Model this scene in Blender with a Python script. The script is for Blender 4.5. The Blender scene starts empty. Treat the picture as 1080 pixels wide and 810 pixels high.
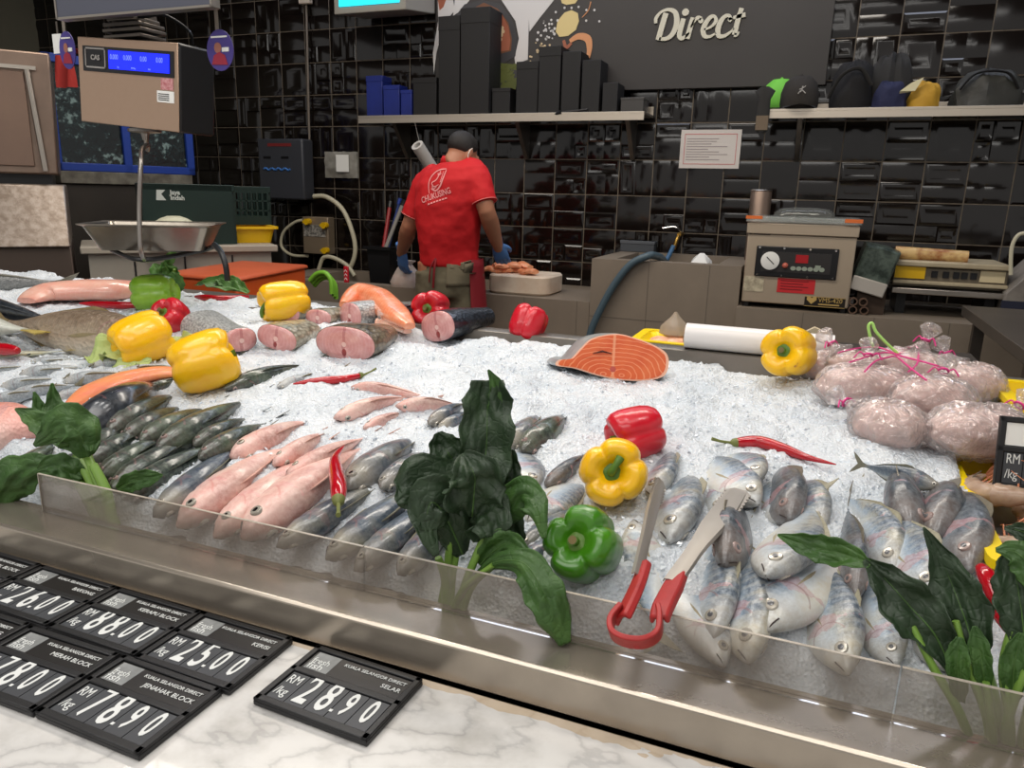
import bpy, bmesh, math, random
import numpy as np
from mathutils import Vector, Matrix, noise
SC = bpy.context.scene; COL = SC.collection
random.seed(11); R_ = random.Random(5)
V = Vector
def rad(a): return math.radians(a)
# ---------------------------------------------------------------- camera
F = 790.0; PITCH = rad(14.234); YAW = rad(21.657); ROLL = rad(1.449); CAM = V((0, 0, 1.35))
_d = V((-math.sin(YAW)*math.cos(PITCH), math.cos(YAW)*math.cos(PITCH), -math.sin(PITCH)))
_r = V((math.cos(YAW), math.sin(YAW), 0)); _u = _r.cross(_d)
CR = math.cos(ROLL)*_r + math.sin(ROLL)*_u; CU = -math.sin(ROLL)*_r + math.cos(ROLL)*_u
cd = bpy.data.cameras.new('camera'); cam = bpy.data.objects.new('camera', cd); COL.objects.link(cam)
cd.sensor_width = 36; cd.lens = 36*F/1080; cd.clip_start = .02
m = Matrix((CR, CU, -_d)).transposed().to_4x4(); m.translation = CAM; cam.matrix_world = m
SC.camera = cam
def ray(u, v): return CR*((u-540)/F) - CU*((v-405)/F) + _d
def at_z(u, v, z):
    d = ray(u, v); return CAM + d*((z-CAM.z)/d.z)
def at_y(u, v, y):
    d = ray(u, v); return CAM + d*(y/d.y)
def smooth(a, b, x):
    t = min(1, max(0, (x-a)/(b-a))); return t*t*(3-2*t)
def lerp(a, b, t): return a+(b-a)*t
# the heap of ice: height over the counter plan
YS = [.79, .86, .95, 1.2, 1.5, 1.75, 1.80, 2.0]; ZS = [.822, .862, .885, .93, .965, .985, .985, .985]
def ice_z(x, y):
    z = float(np.interp(y, YS, ZS))
    z += .018*smooth(-.85, -1.5, x)*smooth(1.25, 1.6, y)+.02*smooth(-1.9, -2.5, x)
    z -= .010*smooth(-.45, -.1, x)*smooth(1.45, 1.72, y)
    z -= .02*smooth(.15, .4, x)*(1-smooth(1.2, 1.5, y))
    return z
def on_ice(u, v, lift=0.0):
    d = ray(u, v); t = .6; step = .01
    while t < 6:
        p = CAM+d*t
        if p.z <= ice_z(p.x, p.y)+lift: break
        t += step
    a, b = t-step, t
    for _ in range(20):
        c = (a+b)/2; p = CAM+d*c
        if p.z <= ice_z(p.x, p.y)+lift: b = c
        else: a = c
    return CAM+d*b
# ---------------------------------------------------------------- mesh collector
def frame(n, up=V((0, 0, 1))):
    n = n.normalized(); a = up.cross(n)
    if a.length < 1e-4: a = V((1, 0, 0)).cross(n)
    a.normalize(); return a, n.cross(a)
def cat(pts, n=6, closed=False):
    P = [V(p) for p in pts]; out = []; N = len(P)
    if N < 3: return P
    for i in range(N if closed else N-1):
        g = (lambda k: P[k % N]) if closed else (lambda k: P[max(0, min(N-1, k))])
        a, b, c, d = g(i-1), g(i), g(i+1), g(i+2)
        for k in range(n):
            t = k/n
            out.append(.5*((2*b)+(c-a)*t+(2*a-5*b+4*c-d)*t*t+(3*b-a-3*c+d)*t**3))
    if not closed: out.append(P[-1])
    return out
def ipl(vals, n):
    vals = list(vals)
    return list(np.interp(np.linspace(0, len(vals)-1, n), range(len(vals)), vals))
class MB:
    post = None
    def __init__(s): s.v = []; s.f = []; s.m = []
    def add(s, vs, fs, mi=0):
        k = len(s.v); s.v += [tuple(p) for p in vs]; s.f += [tuple(i+k for i in f) for f in fs]; s.m += [mi]*len(fs); return s
    def box(s, a, b, mi=0, M=None):
        vs = [V((x, y, z)) for x in (a[0], b[0]) for y in (a[1], b[1]) for z in (a[2], b[2])]
        if M is not None: vs = [M @ p for p in vs]
        return s.add(vs, [(0, 1, 3, 2), (4, 6, 7, 5), (0, 4, 5, 1), (2, 3, 7, 6), (0, 2, 6, 4), (1, 5, 7, 3)], mi)
    def loft(s, rings, caps=True, closed=True, mi=0):
        n = len(rings[0]); vs = [p for r in rings for p in r]; fs = []
        for i in range(len(rings)-1):
            for j in range(n if closed else n-1):
                k = (j+1) % n; fs.append((i*n+j, i*n+k, (i+1)*n+k, (i+1)*n+j))
        if caps and closed:
            fs.append(tuple(reversed(range(n)))); fs.append(tuple((len(rings)-1)*n+j for j in range(n)))
        return s.add(vs, fs, mi)
    def tube(s, pts, r, seg=8, caps=True, mi=0, flat=1.0, up=V((0, 0, 1))):
        P = [V(p) for p in pts]; n = len(P)
        rr = [r]*n if isinstance(r, (int, float)) else ipl(r, n)
        rings = []; a0 = None
        for i in range(n):
            t = P[min(n-1, i+1)]-P[max(0, i-1)]
            if t.length < 1e-9: t = V((0, 0, 1))
            t.normalize()
            if a0 is None: a, b = frame(t, up)
            else:
                a = a0-t*a0.dot(t); a.normalize(); b = t.cross(a)
            a0 = a
            rings.append([P[i]+(a*math.cos(q)*rr[i]+b*math.sin(q)*rr[i]*flat) for q in [2*math.pi*k/seg for k in range(seg)]])
        return s.loft(rings, caps, True, mi)
    def lathe(s, prof, seg=24, M=None, mi=0, caps=True):
        rings = []
        for r, z in prof:
            rg = [V((r*math.cos(2*math.pi*k/seg), r*math.sin(2*math.pi*k/seg), z)) for k in range(seg)]
            rings.append([M @ p for p in rg] if M is not None else rg)
        return s.loft(rings, caps, True, mi)
    def prism(s, poly, o, ux, uy, depth, mi=0):
        ux, uy = V(ux), V(uy); n = ux.cross(uy).normalized()*depth; o = V(o)
        A = [o+ux*p[0]+uy*p[1] for p in poly]; B = [p+n for p in A]; k = len(A)
        return s.add(A+B, [tuple(reversed(range(k))), tuple(range(k, 2*k))]+[(i, (i+1) % k, k+(i+1) % k, k+i) for i in range(k)], mi)
    def ribbon(s, pts, ws, o, ux, uy, depth, mi=0, n=6):
        C = cat([(p[0], p[1], 0) for p in pts], n); W = ipl(ws, len(C)); L = []; Rr = []
        for i, c in enumerate(C):
            t = C[min(len(C)-1, i+1)]-C[max(0, i-1)]; t.normalize(); q = V((-t.y, t.x, 0))*W[i]/2
            L.append(c+q); Rr.append(c-q)
        ux, uy = V(ux), V(uy); nn = ux.cross(uy).normalized()*depth; o = V(o)
        g = lambda p: o+ux*p.x+uy*p.y
        rings = [[g(a), g(b), g(b)+nn, g(a)+nn] for a, b in zip(L, Rr)]
        return s.loft(rings, True, True, mi)
    def disc(s, c, r, o, ux, uy, depth, mi=0, n=14, sx=1, sy=1, rot=0):
        ca, sa = math.cos(rot), math.sin(rot); poly = []
        for k in range(n):
            a = 2*math.pi*k/n; x, y = r*sx*math.cos(a), r*sy*math.sin(a); poly.append((c[0]+x*ca-y*sa, c[1]+x*sa+y*ca))
        return s.prism(poly, o, ux, uy, depth, mi)
    def ball(s, c, r, M=None, seg=12, rings=8, mi=0, sc=(1, 1, 1)):
        rg = []
        for i in range(rings+1):
            a = math.pi*i/rings; rr = max(1e-4, math.sin(a)); z = -math.cos(a)
            row = [V((sc[0]*r*rr*math.cos(2*math.pi*k/seg), sc[1]*r*rr*math.sin(2*math.pi*k/seg), sc[2]*r*z)) for k in range(seg)]
            if M is not None: row = [M @ p for p in row]
            rg.append([V(c)+p for p in row])
        return s.loft(rg, True, True, mi)
    def grid(s, fn, nu, nv, mi=0, closed_u=False):
        vs = [fn(i/nu, j/nv) for j in range(nv+1) for i in range(nu+1)]
        fs = [(j*(nu+1)+i, j*(nu+1)+i+1, (j+1)*(nu+1)+i+1, (j+1)*(nu+1)+i) for j in range(nv) for i in range(nu)]
        return s.add(vs, fs, mi)
    def mesh(s, name, mats, angle=40):
        me = bpy.data.meshes.new(name); me.from_pydata(s.v, [], s.f)
        for mt in (mats if isinstance(mats, (list, tuple)) else [mats]): me.materials.append(mt)
        if any(s.m): me.polygons.foreach_set('material_index', s.m)
        bm = bmesh.new(); bm.from_mesh(me); bmesh.ops.recalc_face_normals(bm, faces=bm.faces); bm.to_mesh(me); bm.free()
        if angle is not None:
            me.polygons.foreach_set('use_smooth', [True]*len(me.polygons)); me.set_sharp_from_angle(angle=rad(angle))
        me.update(); return me
class Front:
    """an upright front plane through two floor points, for equipment standing at an angle"""
    def __init__(s, a, b):
        s.o = V((a.x, a.y, 0)); s.ux = V((b.x-a.x, b.y-a.y, 0)); s.w = s.ux.length; s.ux.normalize(); s.uy = V((-s.ux.y, s.ux.x, 0)); s.rz = math.atan2(s.ux.y, s.ux.x)
        s.M = Matrix((s.ux, s.uy, V((0, 0, 1)))).transposed().to_4x4(); s.M.translation = s.o
    def at(s, u, v, y=0):
        d = ray(u, v); t = (y-(CAM-s.o).dot(s.uy))/d.dot(s.uy); p = CAM+d*t-s.o; return V((p.dot(s.ux), y, p.z))
WM = {}
def link(o, parent=None, M=None):
    COL.objects.link(o)
    if parent is not None: o.parent = parent; WM[o.name] = WM[parent.name]
    else:
        M = M if M is not None else Matrix(); o.matrix_world = M; WM[o.name] = M.copy()
    return o
def tag(o, label=None, cat=None, group=None, kind=None):
    if label: o['label'] = label
    if cat: o['category'] = cat
    if group: o['group'] = group
    if kind: o['kind'] = kind
    return o
def thing(name, label, cat, loc=(0, 0, 0), rz=0, group=None, M=None):
    o = bpy.data.objects.new(name, None); o.empty_display_size = .02
    link(o, None, M if M is not None else Matrix.Translation(V(loc)) @ Matrix.Rotation(rz, 4, 'Z'))
    return tag(o, label, cat, group)
def build(mb, name, mats, parent=None, local=False, angle=40, bevel=0, label=None, seg=2, sub=0):
    """mesh given in world coordinates unless local"""
    if MB.post is not None and not local: mb.v = [tuple(MB.post @ V(p)) for p in mb.v]
    if parent is not None and not local:
        I = WM[parent.name].inverted(); mb.v = [tuple(I @ V(p)) for p in mb.v]
    o = bpy.data.objects.new(name, mb.mesh(name, mats, angle)); link(o, parent)
    if bevel:
        b = o.modifiers.new('bevel', 'BEVEL'); b.width = bevel; b.segments = seg; b.limit_method = 'ANGLE'; b.angle_limit = rad(35)
    if sub:
        b = o.modifiers.new('sub', 'SUBSURF'); b.levels = sub; b.render_levels = sub
    if label: o['label'] = label
    return o
def single(mb, name, mats, label, cat, group=None, loc=None, **k):
    """a top-level thing of one mesh: its origin moves to its base"""
    if loc is None:
        A = np.array(mb.v); loc = ((A[:, 0].min()+A[:, 0].max())/2, (A[:, 1].min()+A[:, 1].max())/2, A[:, 2].min())
    L = V(loc); mb.v = [tuple(V(p)-L) for p in mb.v]
    o = bpy.data.objects.new(name, mb.mesh(name, mats, k.pop('angle', 40))); link(o, None, Matrix.Translation(L))
    bv = k.get('bevel')
    if bv:
        b = o.modifiers.new('bevel', 'BEVEL'); b.width = bv; b.segments = 2; b.limit_method = 'ANGLE'; b.angle_limit = rad(35)
    if k.get('sub'):
        b = o.modifiers.new('sub', 'SUBSURF'); b.levels = b.render_levels = k['sub']
    return tag(o, label, cat, group, k.get('kind'))
def struct(mb, name, mats, label=None, **k):
    o = build(mb, name, mats, **k); o['kind'] = 'structure'
    o['label'] = label or name.replace('_', ' ')
    return o
def dup(o, M=None, parent=None):
    kids = [c for c in bpy.data.objects if c.parent == o] if parent is None else list(KIDS.get(o.name, []))
    c = o.copy(); COL.objects.link(c)
    if parent is not None: c.parent = parent; WM[c.name] = WM[parent.name]
    else: c.matrix_world = M; WM[c.name] = M.copy()
    for k in kids:
        KIDS[k.name] = [q for q in bpy.data.objects if q.parent == k]
        dup(k, None, c)
    return c
KIDS = {}
def text_mb(mb, txt, M, size=1.0, sx=1.0, bold=0.0, depth=.0005, align='LEFT', mi=0, shear=0):
    cu = bpy.data.curves.new('txt', 'FONT'); cu.body = txt; cu.size = size; cu.extrude = depth; cu.offset = bold; cu.align_x = align; cu.shear = shear; cu.resolution_u = 3
    o = bpy.data.objects.new('txt', cu); COL.objects.link(o)
    dg = bpy.context.evaluated_depsgraph_get(); dg.update(); me = bpy.data.meshes.new_from_object(o.evaluated_get(dg))
    S = M @ Matrix.Diagonal((sx, 1, 1, 1))
    mb.add([S @ v.co for v in me.vertices], [tuple(p.vertices) for p in me.polygons], mi)
    bpy.data.objects.remove(o); bpy.data.curves.remove(cu); bpy.data.meshes.remove(me); return mb
# ---------------------------------------------------------------- materials
def lin(c):
    f = lambda x: x/12.92 if x <= .04045 else ((x+.055)/1.055)**2.4
    return (f(c[0]/255), f(c[1]/255), f(c[2]/255), 1)
class NT:
    def __init__(s, m): s.t = m.node_tree; s.N = s.t.nodes; s.L = s.t.links
    def n(s, ty, ins=None, **kw):
        x = s.N.new(ty)
        for k, v in kw.items(): setattr(x, k, v)
        for k, v in (ins or {}).items(): s.set(x, k, v)
        return x
    def set(s, x, k, v):
        i = x.inputs[k]
        if isinstance(v, bpy.types.NodeSocket): s.L.new(v, i)
        elif isinstance(v, bpy.types.Node): s.L.new(v.outputs[0], i)
        else: i.default_value = v
    def math(s, op, a, b=0, c=0, clamp=False):
        x = s.n('ShaderNodeMath', operation=op, use_clamp=clamp); s.set(x, 0, a); s.set(x, 1, b); s.set(x, 2, c); return x.outputs[0]
    def mix(s, f, a, b, mode='MIX'):
        x = s.n('ShaderNodeMix', data_type='RGBA', blend_type=mode); s.set(x, 0, f); s.set(x, 6, a); s.set(x, 7, b); return x.outputs[2]
    def ramp(s, fac, stops, interp='LINEAR'):
        x = s.n('ShaderNodeValToRGB'); e = x.color_ramp; e.interpolation = interp; s.set(x, 0, fac)
        while len(e.elements) < len(stops): e.elements.new(.5)
        for el, (p, c) in zip(e.elements, stops): el.position = p; el.color = c if len(c) == 4 else lin(c)
        return x.outputs[0]
    def tex(s, kind='Object'): return s.n('ShaderNodeTexCoord').outputs[kind]
    def mapping(s, vec, scale=(1, 1, 1), loc=(0, 0, 0), rot=(0, 0, 0)):
        return s.n('ShaderNodeMapping', {'Vector': vec, 'Scale': scale, 'Location': loc, 'Rotation': rot}).outputs[0]
    def noise(s, vec, scale, detail=3, rough=.5, out='Fac', dist=0):
        x = s.n('ShaderNodeTexNoise', {'Vector': vec, 'Scale': scale, 'Detail': detail, 'Roughness': rough, 'Distortion': dist}); return x.outputs[out]
    def voro(s, vec, scale, feature='F1', out='Distance', rnd=1):
        x = s.n('ShaderNodeTexVoronoi', {'Vector': vec, 'Scale': scale, 'Randomness': rnd}, feature=feature); return x.outputs[out]
    def bump(s, h, strength=.3, dist=.01):
        return s.n('ShaderNodeBump', {'Height': h, 'Strength': strength, 'Distance': dist}).outputs[0]
    def sep(s, vec): return s.n('ShaderNodeSeparateXYZ', {0: vec}).outputs
def newmat(name):
    m = bpy.data.materials.new(name); m.use_nodes = True; return m, NT(m), m.node_tree.nodes['Principled BSDF']
def mat(name, col, rough=.5, metal=0, var=None, bump=None, spec=.5, sss=0, coat=0, emit=None, aniso=None, alpha=1, trans=0, ior=1.45, coord='Object'):
    """var: (scale, colour2, contrast) speckles the base colour; bump: (scale, strength)"""
    m, t, b = newmat(name); B = b.inputs
    B['Base Color'].default_value = lin(col); B['Roughness'].default_value = rough; B['Metallic'].default_value = metal
    B['Specular IOR Level'].default_value = spec; B['Coat Weight'].default_value = coat; B['Coat Roughness'].default_value = .1
    B['Alpha'].default_value = alpha; B['Transmission Weight'].default_value = trans; B['IOR'].default_value = ior
    if sss: B['Subsurface Weight'].default_value = sss; B['Subsurface Radius'].default_value = (.012, .006, .004); B['Subsurface Scale'].default_value = 1
    if var or bump: tc = t.tex(coord)
    if var:
        f = t.noise(tc, var[0], 5, .6); c = var[2] if len(var) > 2 else .2
        f = t.ramp(f, [(.5-c, (0, 0, 0, 1)), (.5+c, (1, 1, 1, 1))])
        t.set(b, 'Base Color', t.mix(f, lin(col), lin(var[1])))
    if bump: t.set(b, 'Normal', t.bump(t.noise(tc, bump[0], 4, .6), bump[1]))
    if emit: B['Emission Color'].default_value = lin(emit[0]); B['Emission Strength'].default_value = emit[1]
    if aniso:
        f = t.noise(t.mapping(t.tex('Object'), aniso), 1.0, 4, .6)
        t.set(b, 'Roughness', t.math('MULTIPLY_ADD', f, .35, rough-.15)); t.set(b, 'Normal', t.bump(f, .06, .002))
    return m
STEEL = mat('brushed_steel', (176, 168, 158), .34, 1, aniso=(3, 60, 60))
STEEL_D = mat('dull_steel', (120, 112, 104), .42, .9, var=(6, (92, 86, 80), .3), bump=(18, .05))
STEEL_W = mat('worn_warm_steel', (150, 130, 116), .45, .75, var=(5, (120, 103, 92), .3), bump=(40, .03))
BLACKP = mat('black_plastic', (22, 22, 24), .38)
BLACKM = mat('matt_black_board', (20, 19, 20), .62, bump=(200, .05))
WHITEP = mat('white_plastic', (226, 224, 218), .4)
WHITEPR = mat('white_print', (232, 232, 228), .55)
CHROME = mat('chrome', (205, 205, 205), .15, 1)
# ================================================================ setting
WALL_Y = 4.5
TILE = mat('black_glazed_tile', (15, 11, 9), .13, spec=.5, coat=.2, var=(3, (22, 16, 13), .3)); GROUT = mat('grey_grout', (120, 108, 94), .8, var=(30, (92, 84, 74), .2))
mb = MB(); rt = random.Random(3)
def panel(x0, x1, z0, z1, style):
    mx, mz = x1-x0, z1-z0; k = min(mx, mz)
    seqs = {0: [(0, 0), (.10, .010), (.22, .010), (.30, .003)], 1: [(0, 0), (.07, .004), (.2, .010), (.40, .014)], 2: [(0, 0), (.09, .011), (.26, .002), (.36, .007)]}[style]
    rings = []
    for f, h in seqs:
        i = f*k; y = WALL_Y-.002-h*.42
        rings.append([V((x0+i, y, z0+i)), V((x1-i, y, z0+i)), V((x1-i, y, z1-i)), V((x0+i, y, z1-i))])
    mb.loft(rings, True, True, 0)
X0, X1 = -6.14, 2.66
for i in range(int(round((X1-X0)/.2))):
    for j in range(-5, 9):
        xa = X0+.2*i+.003; xb = xa+.194; za = 1.56+.203*j+.003; zb = za+.197
        lay = rt.choice('12hv4ab12')
        xm = lerp(xa, xb, rt.choice((.5, .5, .4, .6))); zm = lerp(za, zb, rt.choice((.5, .5, .42, .6))); st = lambda: rt.choice((0, 1, 1, 2))
        if lay in '1': panel(xa, xb, za, zb, st())
        elif lay in '2h': panel(xa, xb, za, zm, st()); panel(xa, xb, zm, zb, st())
        elif lay == 'v': panel(xa, xm, za, zb, st()); panel(xm, xb, za, zb, st())
        elif lay == '4': panel(xa, xm, za, zm, st()); panel(xm, xb, za, zm, st()); panel(xa, xm, zm, zb, st()); panel(xm, xb, zm, zb, st())
        elif lay == 'a': panel(xa, xb, zm, zb, st()); panel(xa, xm, za, zm, st()); panel(xm, xb, za, zm, st())
        else: panel(xa, xm, za, zb, st()); panel(xm, xb, za, zm, st()); panel(xm, xb, zm, zb, st())
mb.box((X0, WALL_Y, 0), (X1, WALL_Y+.1, 3.3), 1)
struct(mb, 'wall_back', [TILE, GROUT], 'back wall of glossy black relief tiles with pale grout lines', angle=28)
FLOORM = mat('grey_floor_tile', (88, 82, 76), .5, var=(4, (70, 66, 62), .2))
struct(MB().box((-6.2, -2.5, -.1), (3.2, 4.6, 0)), 'floor', FLOORM, 'grey floor of the shop')
struct(MB().box((-6.2, -2.5, 3.3), (3.2, 4.6, 3.4)), 'ceiling', mat('dark_ceiling', (60, 58, 56), .8), 'dark ceiling above the counter')
struct(MB().box((-6.0, 1.2, 0), (-5.86, 4.5, 3.3)), 'wall_left', mat('grey_green_wall_paint', (120, 116, 98), .5, var=(2, (104, 100, 86), .3)), 'grey green painted wall at the end of the tiles')
# ---------------------------------------------------------------- tiled wash counters
SLATE = mat('grey_ceramic_tile', (136, 124, 110), .42, var=(5, (122, 111, 99), .3), bump=(60, .03)); JOINT = mat('tile_joint', (100, 92, 82), .8)
def tiled_block(t, name, a, b, basin=None, tile=.3):
    """a masonry block faced in square tiles, with a basin cut in its top"""
    m_ = MB(); z1 = b[2]
    if basin:
        x0, y0, x1, y1, dz = basin
        for c in (((a[0], a[1], a[2]), (b[0], y0, z1)), ((a[0], y1, a[2]), (b[0], b[1], z1)), ((a[0], y0, a[2]), (x0, y1, z1)), ((x1, y0, a[2]), (b[0], y1, z1)), ((x0, y0, a[2]), (x1, y1, z1-dz))): m_.box(*c, 0)
    else: m_.box(a, b, 0)
    build(m_, name, SLATE, t)
    j = MB()
    x = a[0]+tile
    while x < b[0]-.03: j.box((x-.0015, a[1]-.0012, a[2]), (x+.0015, a[1]-.0002, z1), 0); x += tile
    z = z1-tile
    while z > a[2]+.02: j.box((a[0], a[1]-.0012, z-.0015), (b[0], a[1]-.0002, z+.0015), 0); z -= tile
    build(j, 'tile_joints', JOINT, t, angle=None)
t = thing('wash_counter', 'long grey tiled work counter with sunken basin under the black tile wall', 'counter', (-2.1, 3.8, 0))
tiled_block(t, 'counter_body', (-3.25, 3.8, 0), (-1.082, 4.482, .808), (-3.0, 3.9, -1.75, 4.4, .25))
t = thing('sink', 'raised square grey tiled sink block with a blue hose over its rim', 'sink', (-.7, 3.8, 0))
tiled_block(t, 'sink_body', (-1.08, 3.8, 0), (-.33, 4.482, 1.036), (-.97, 3.89, -.45, 4.4, .2))
t = thing('machine_counter', 'grey tiled counter carrying the steel vacuum sealer', 'counter', (.3, 3.8, 0))
tiled_block(t, 'counter_body', (-.328, 3.72, 0), (1.5, 4.482, .85))
# ---------------------------------------------------------------- sign board "Direct"
t = thing('sign_board', 'large charcoal wall sign reading Direct beside a food picture', 'sign', (-1.2, 4.47, 1.937))
build(MB().box((-2.33, 4.445, 1.937), (-.06, 4.485, 2.95)), 'board', mat('charcoal_board', (52, 48, 46), .45, var=(3, (46, 42, 40), .3)), t, bevel=.003)
BY = 4.4445
def bp(x, y):                      # zoomed reading of the sign -> point on the board
    q = at_y(x, y, BY); return (q.x, q.z)
def bpts(L, ox, oy, k): return [bp(ox+x/k, oy+y/k) for x, y in L]
O, UX, UZ = (0, BY, 0), (1, 0, 0), (0, 0, 1)
kk = (at_y(740, 30, BY)-at_y(731, 30, BY)).length/81       # metres per zoomed pixel
mb = MB(); D = lambda P, W: mb.ribbon(bpts(P, 680, 0, 9), [w*kk for w in W], O, UX, UZ, .012)
D([(108, 225), (112, 175), (160, 118), (230, 95), (290, 120), (308, 190), (295, 270), (255, 340), (200, 372), (140, 372)], [30, 34, 24, 28, 45, 52, 52, 44, 34, 30])
D([(205, 128), (168, 250), (130, 385)], [52, 52, 50])
D([(372, 180), (340, 290), (332, 345), (355, 368), (395, 345), (425, 315)], [46, 48, 44, 36, 26, 18])
D([(462, 170), (435, 260), (405, 372)], [46, 48, 48]); D([(440, 265), (475, 200), (510, 172), (540, 185)], [14, 26, 36, 36])
D([(565, 285), (630, 258), (678, 205), (665, 160), (625, 168), (580, 225), (556, 290), (572, 345), (620, 350), (680, 318)], [18, 22, 34, 26, 36, 46, 48, 40, 26, 16])
D([(818, 195), (805, 155), (765, 158), (722, 210), (697, 285), (706, 342), (755, 345), (815, 308), (850, 270)], [34, 30, 32, 46, 50, 42, 30, 22, 14])
D([(922, 80), (885, 200), (852, 335)], [40, 46, 46]); D([(842, 172), (958, 142)], [28, 40]); D([(850, 335), (875, 335), (898, 305)], [40, 26, 10])
mb.disc(bp(680+390/9, 120/9), 33*kk, O, UX, UZ, .012); mb.disc(bp(680+535/9, 200/9), 24*kk, O, UX, UZ, .012)
mb.disc(bp(680+812/9, 190/9), 20*kk, O, UX, UZ, .012)
build(mb, 'lettering', mat('cream_lettering', (205, 200, 180), .5), t)
P_ = [mat('print_'+n, c, .5) for n, c in (('white', (206, 202, 198)), ('slate', (58, 56, 58)), ('bowl_brown', (112, 70, 44)), ('rust', (160, 92, 66)), ('herb', (92, 98, 44)), ('garlic', (212, 190, 130)), ('prawn', (206, 142, 96)), ('pepper_red', (140, 44, 44)), ('pepper_cream', (214, 190, 150)))]
mb = MB(); q = lambda L: bpts(L, 440, 0, 5.4); k2 = kk*9/5.4
lay = [0]
def shp(L, mi): lay[0] += 1; mb.prism(q(L), O, UX, UZ, .0008+.0002*lay[0], mi)
shp([(118, 0), (205, 0), (215, 60), (160, 120), (110, 300), (95, 420), (90, 300), (120, 120)], 0)
shp([(118, 0), (165, 0), (150, 40), (128, 60)], 3); shp([(215, 0), (300, 0), (250, 60), (205, 90)], 0)
shp([(480, 0), (640, 0), (630, 340), (560, 365), (555, 330), (580, 220), (560, 120)], 0)
shp([(640, 0), (780, 0), (700, 100), (640, 180), (636, 80)], 0)
shp([(220, 90), (270, 25), (370, 0), (470, 20), (540, 110), (570, 220), (560, 320), (480, 370), (220, 380)], 1)
shp([(300, 60), (380, 15), (460, 50), (520, 130), (540, 220), (535, 290), (430, 320), (300, 320)], 2)
shp([(430, 70), (480, 75), (520, 150), (532, 230), (525, 285), (440, 300), (430, 200)], 3)
shp([(430, 370), (480, 360), (585, 370), (580, 420), (560, 515), (430, 500)], 4)
rp = random.Random(2)
for k in range(50):
    mb.disc(q([(rp.uniform(430, 580), rp.uniform(370, 480))])[0], rp.uniform(6, 13)*k2, O, UX, UZ, .0034+.00005*k, rp.choice((4, 4, 4, 1)), n=7)
for x, y, c in ((458, 95, 8), (462, 120, 7), (455, 140, 7), (485, 160, 8), (465, 180, 8), (480, 200, 8), (455, 215, 8), (490, 180, 8), (475, 225, 8), (455, 260, 8), (450, 200, 8), (450, 275, 8)): mb.disc(q([(x, y)])[0], 12*k2, O, UX, UZ, .004, c, n=9)
for k in range(46):
    a = k/46; x = 770-100*a+rp.uniform(-45, 45); y = 120+210*a+rp.uniform(-25, 25)
    mb.disc(q([(x, y)])[0], rp.uniform(4, 9)*k2, O, UX, UZ, .004, 8 if a > .55 else 0, n=7)
for x, y in ((965, 58), (1010, 58), (963, 118), (1038, 122), (840, 45), (880, 45), (790, 70), (920, 40)): mb.disc(q([(x, y)])[0], 7*k2, O, UX, UZ, .004, 0, n=7)
shp([(820, 0), (915, 0), (900, 20), (850, 28), (825, 18)], 5)
shp([(790, 180), (800, 120), (840, 72), (880, 58), (915, 75), (922, 120), (905, 170), (860, 205), (810, 210)], 5)
mb.ribbon(q([(870, 235), (920, 208), (970, 220), (982, 270), (975, 330)]), [20*k2, 36*k2, 44*k2, 34*k2, 20*k2], O, UX, UZ, .0044, 6)
mb.ribbon(q([(835, 230), (850, 270), (880, 245)]), [16*k2, 22*k2, 14*k2], O, UX, UZ, .0045, 3)
mb.ribbon(q([(990, 10), (975, 60), (940, 100)]), [5*k2, 5*k2, 4*k2], O, UX, UZ, .0044, 6)
build(mb, 'food_picture', P_, t, angle=None)
# ---------------------------------------------------------------- wall shelves
def wall_shelf(x0, x1, brs, label):
    t = thing('wall_shelf', label, 'shelf', ((x0+x1)/2, 4.25, 1.757))
    m_ = MB(); m_.box((x0, 4.25, 1.79), (x1, 4.497, 1.803)); m_.box((x0, 4.25, 1.757), (x1, 4.258, 1.79)); m_.box((x0, 4.489, 1.79), (x1, 4.497, 1.85))
    build(m_, 'shelf_board', mat('shelf_steel', (196, 186, 172), .42, 1, aniso=(3, 50, 50)), t, bevel=.001)
    for x in brs:
        build(MB().prism([(4.495, 1.788), (4.29, 1.788), (4.30, 1.76), (4.47, 1.56), (4.495, 1.56)], (x-.012, 0, 0), (0, 1, 0), (0, 0, 1), .024), 'bracket', STEEL_D, t)
wall_shelf(-2.774, -.957, (-2.55, -1.72, -1.06), 'long steel wall shelf loaded with black boxes')
wall_shelf(-.31, 1.6, (-.16, .95), 'steel wall shelf holding caps and bags')
# ---------------------------------------------------------------- things on the left shelf
SZ = 1.803
BLUE = mat('blue_box', (26, 44, 128), .4, var=(8, (20, 32, 100), .3))
def shelf_box(u0, u1, vt, y, d, mt, name, label, cat_, group, tilt=0, lid=None):
    a = at_y(u0, vt, y); b = at_y(u1, vt, y); h = (a.z+b.z)/2-SZ; cx = (a.x+b.x)/2; w = abs(b.x-a.x)
    t = thing(name, label, cat_, (cx, y+d/2, SZ), 0, group)
    build(MB().box((-w/2, -d/2, 0), (w/2, d/2, h)), 'box_body', mt, t, local=True, bevel=.003)
    if lid == 'coil':
        m2 = MB()
        for k in range(7): m2.tube([(-w/2*.7+w*.7*k/6, -.012+.012*math.cos(q_), h-.004+.012*math.sin(q_)) for q_ in [i*math.pi/5 for i in range(11)]], .0014, 5)
        build(m2, 'wire_binding', CHROME, t, local=True)
    else:
        m2 = MB(); s_ = .0016
        m2.box((-w/2-s_, -d/2-s_, h*.86), (w/2+s_, d/2+s_, h+s_)); build(m2, 'lid', lid or mt, t, local=True, bevel=.002)
    return t
shelf_box(386, 403, 80, 4.30, .11, BLUE, 'storage_box', 'tallest blue box, at the near end of the black-box shelf', 'box', 'blue boxes on the wall shelf')
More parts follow.
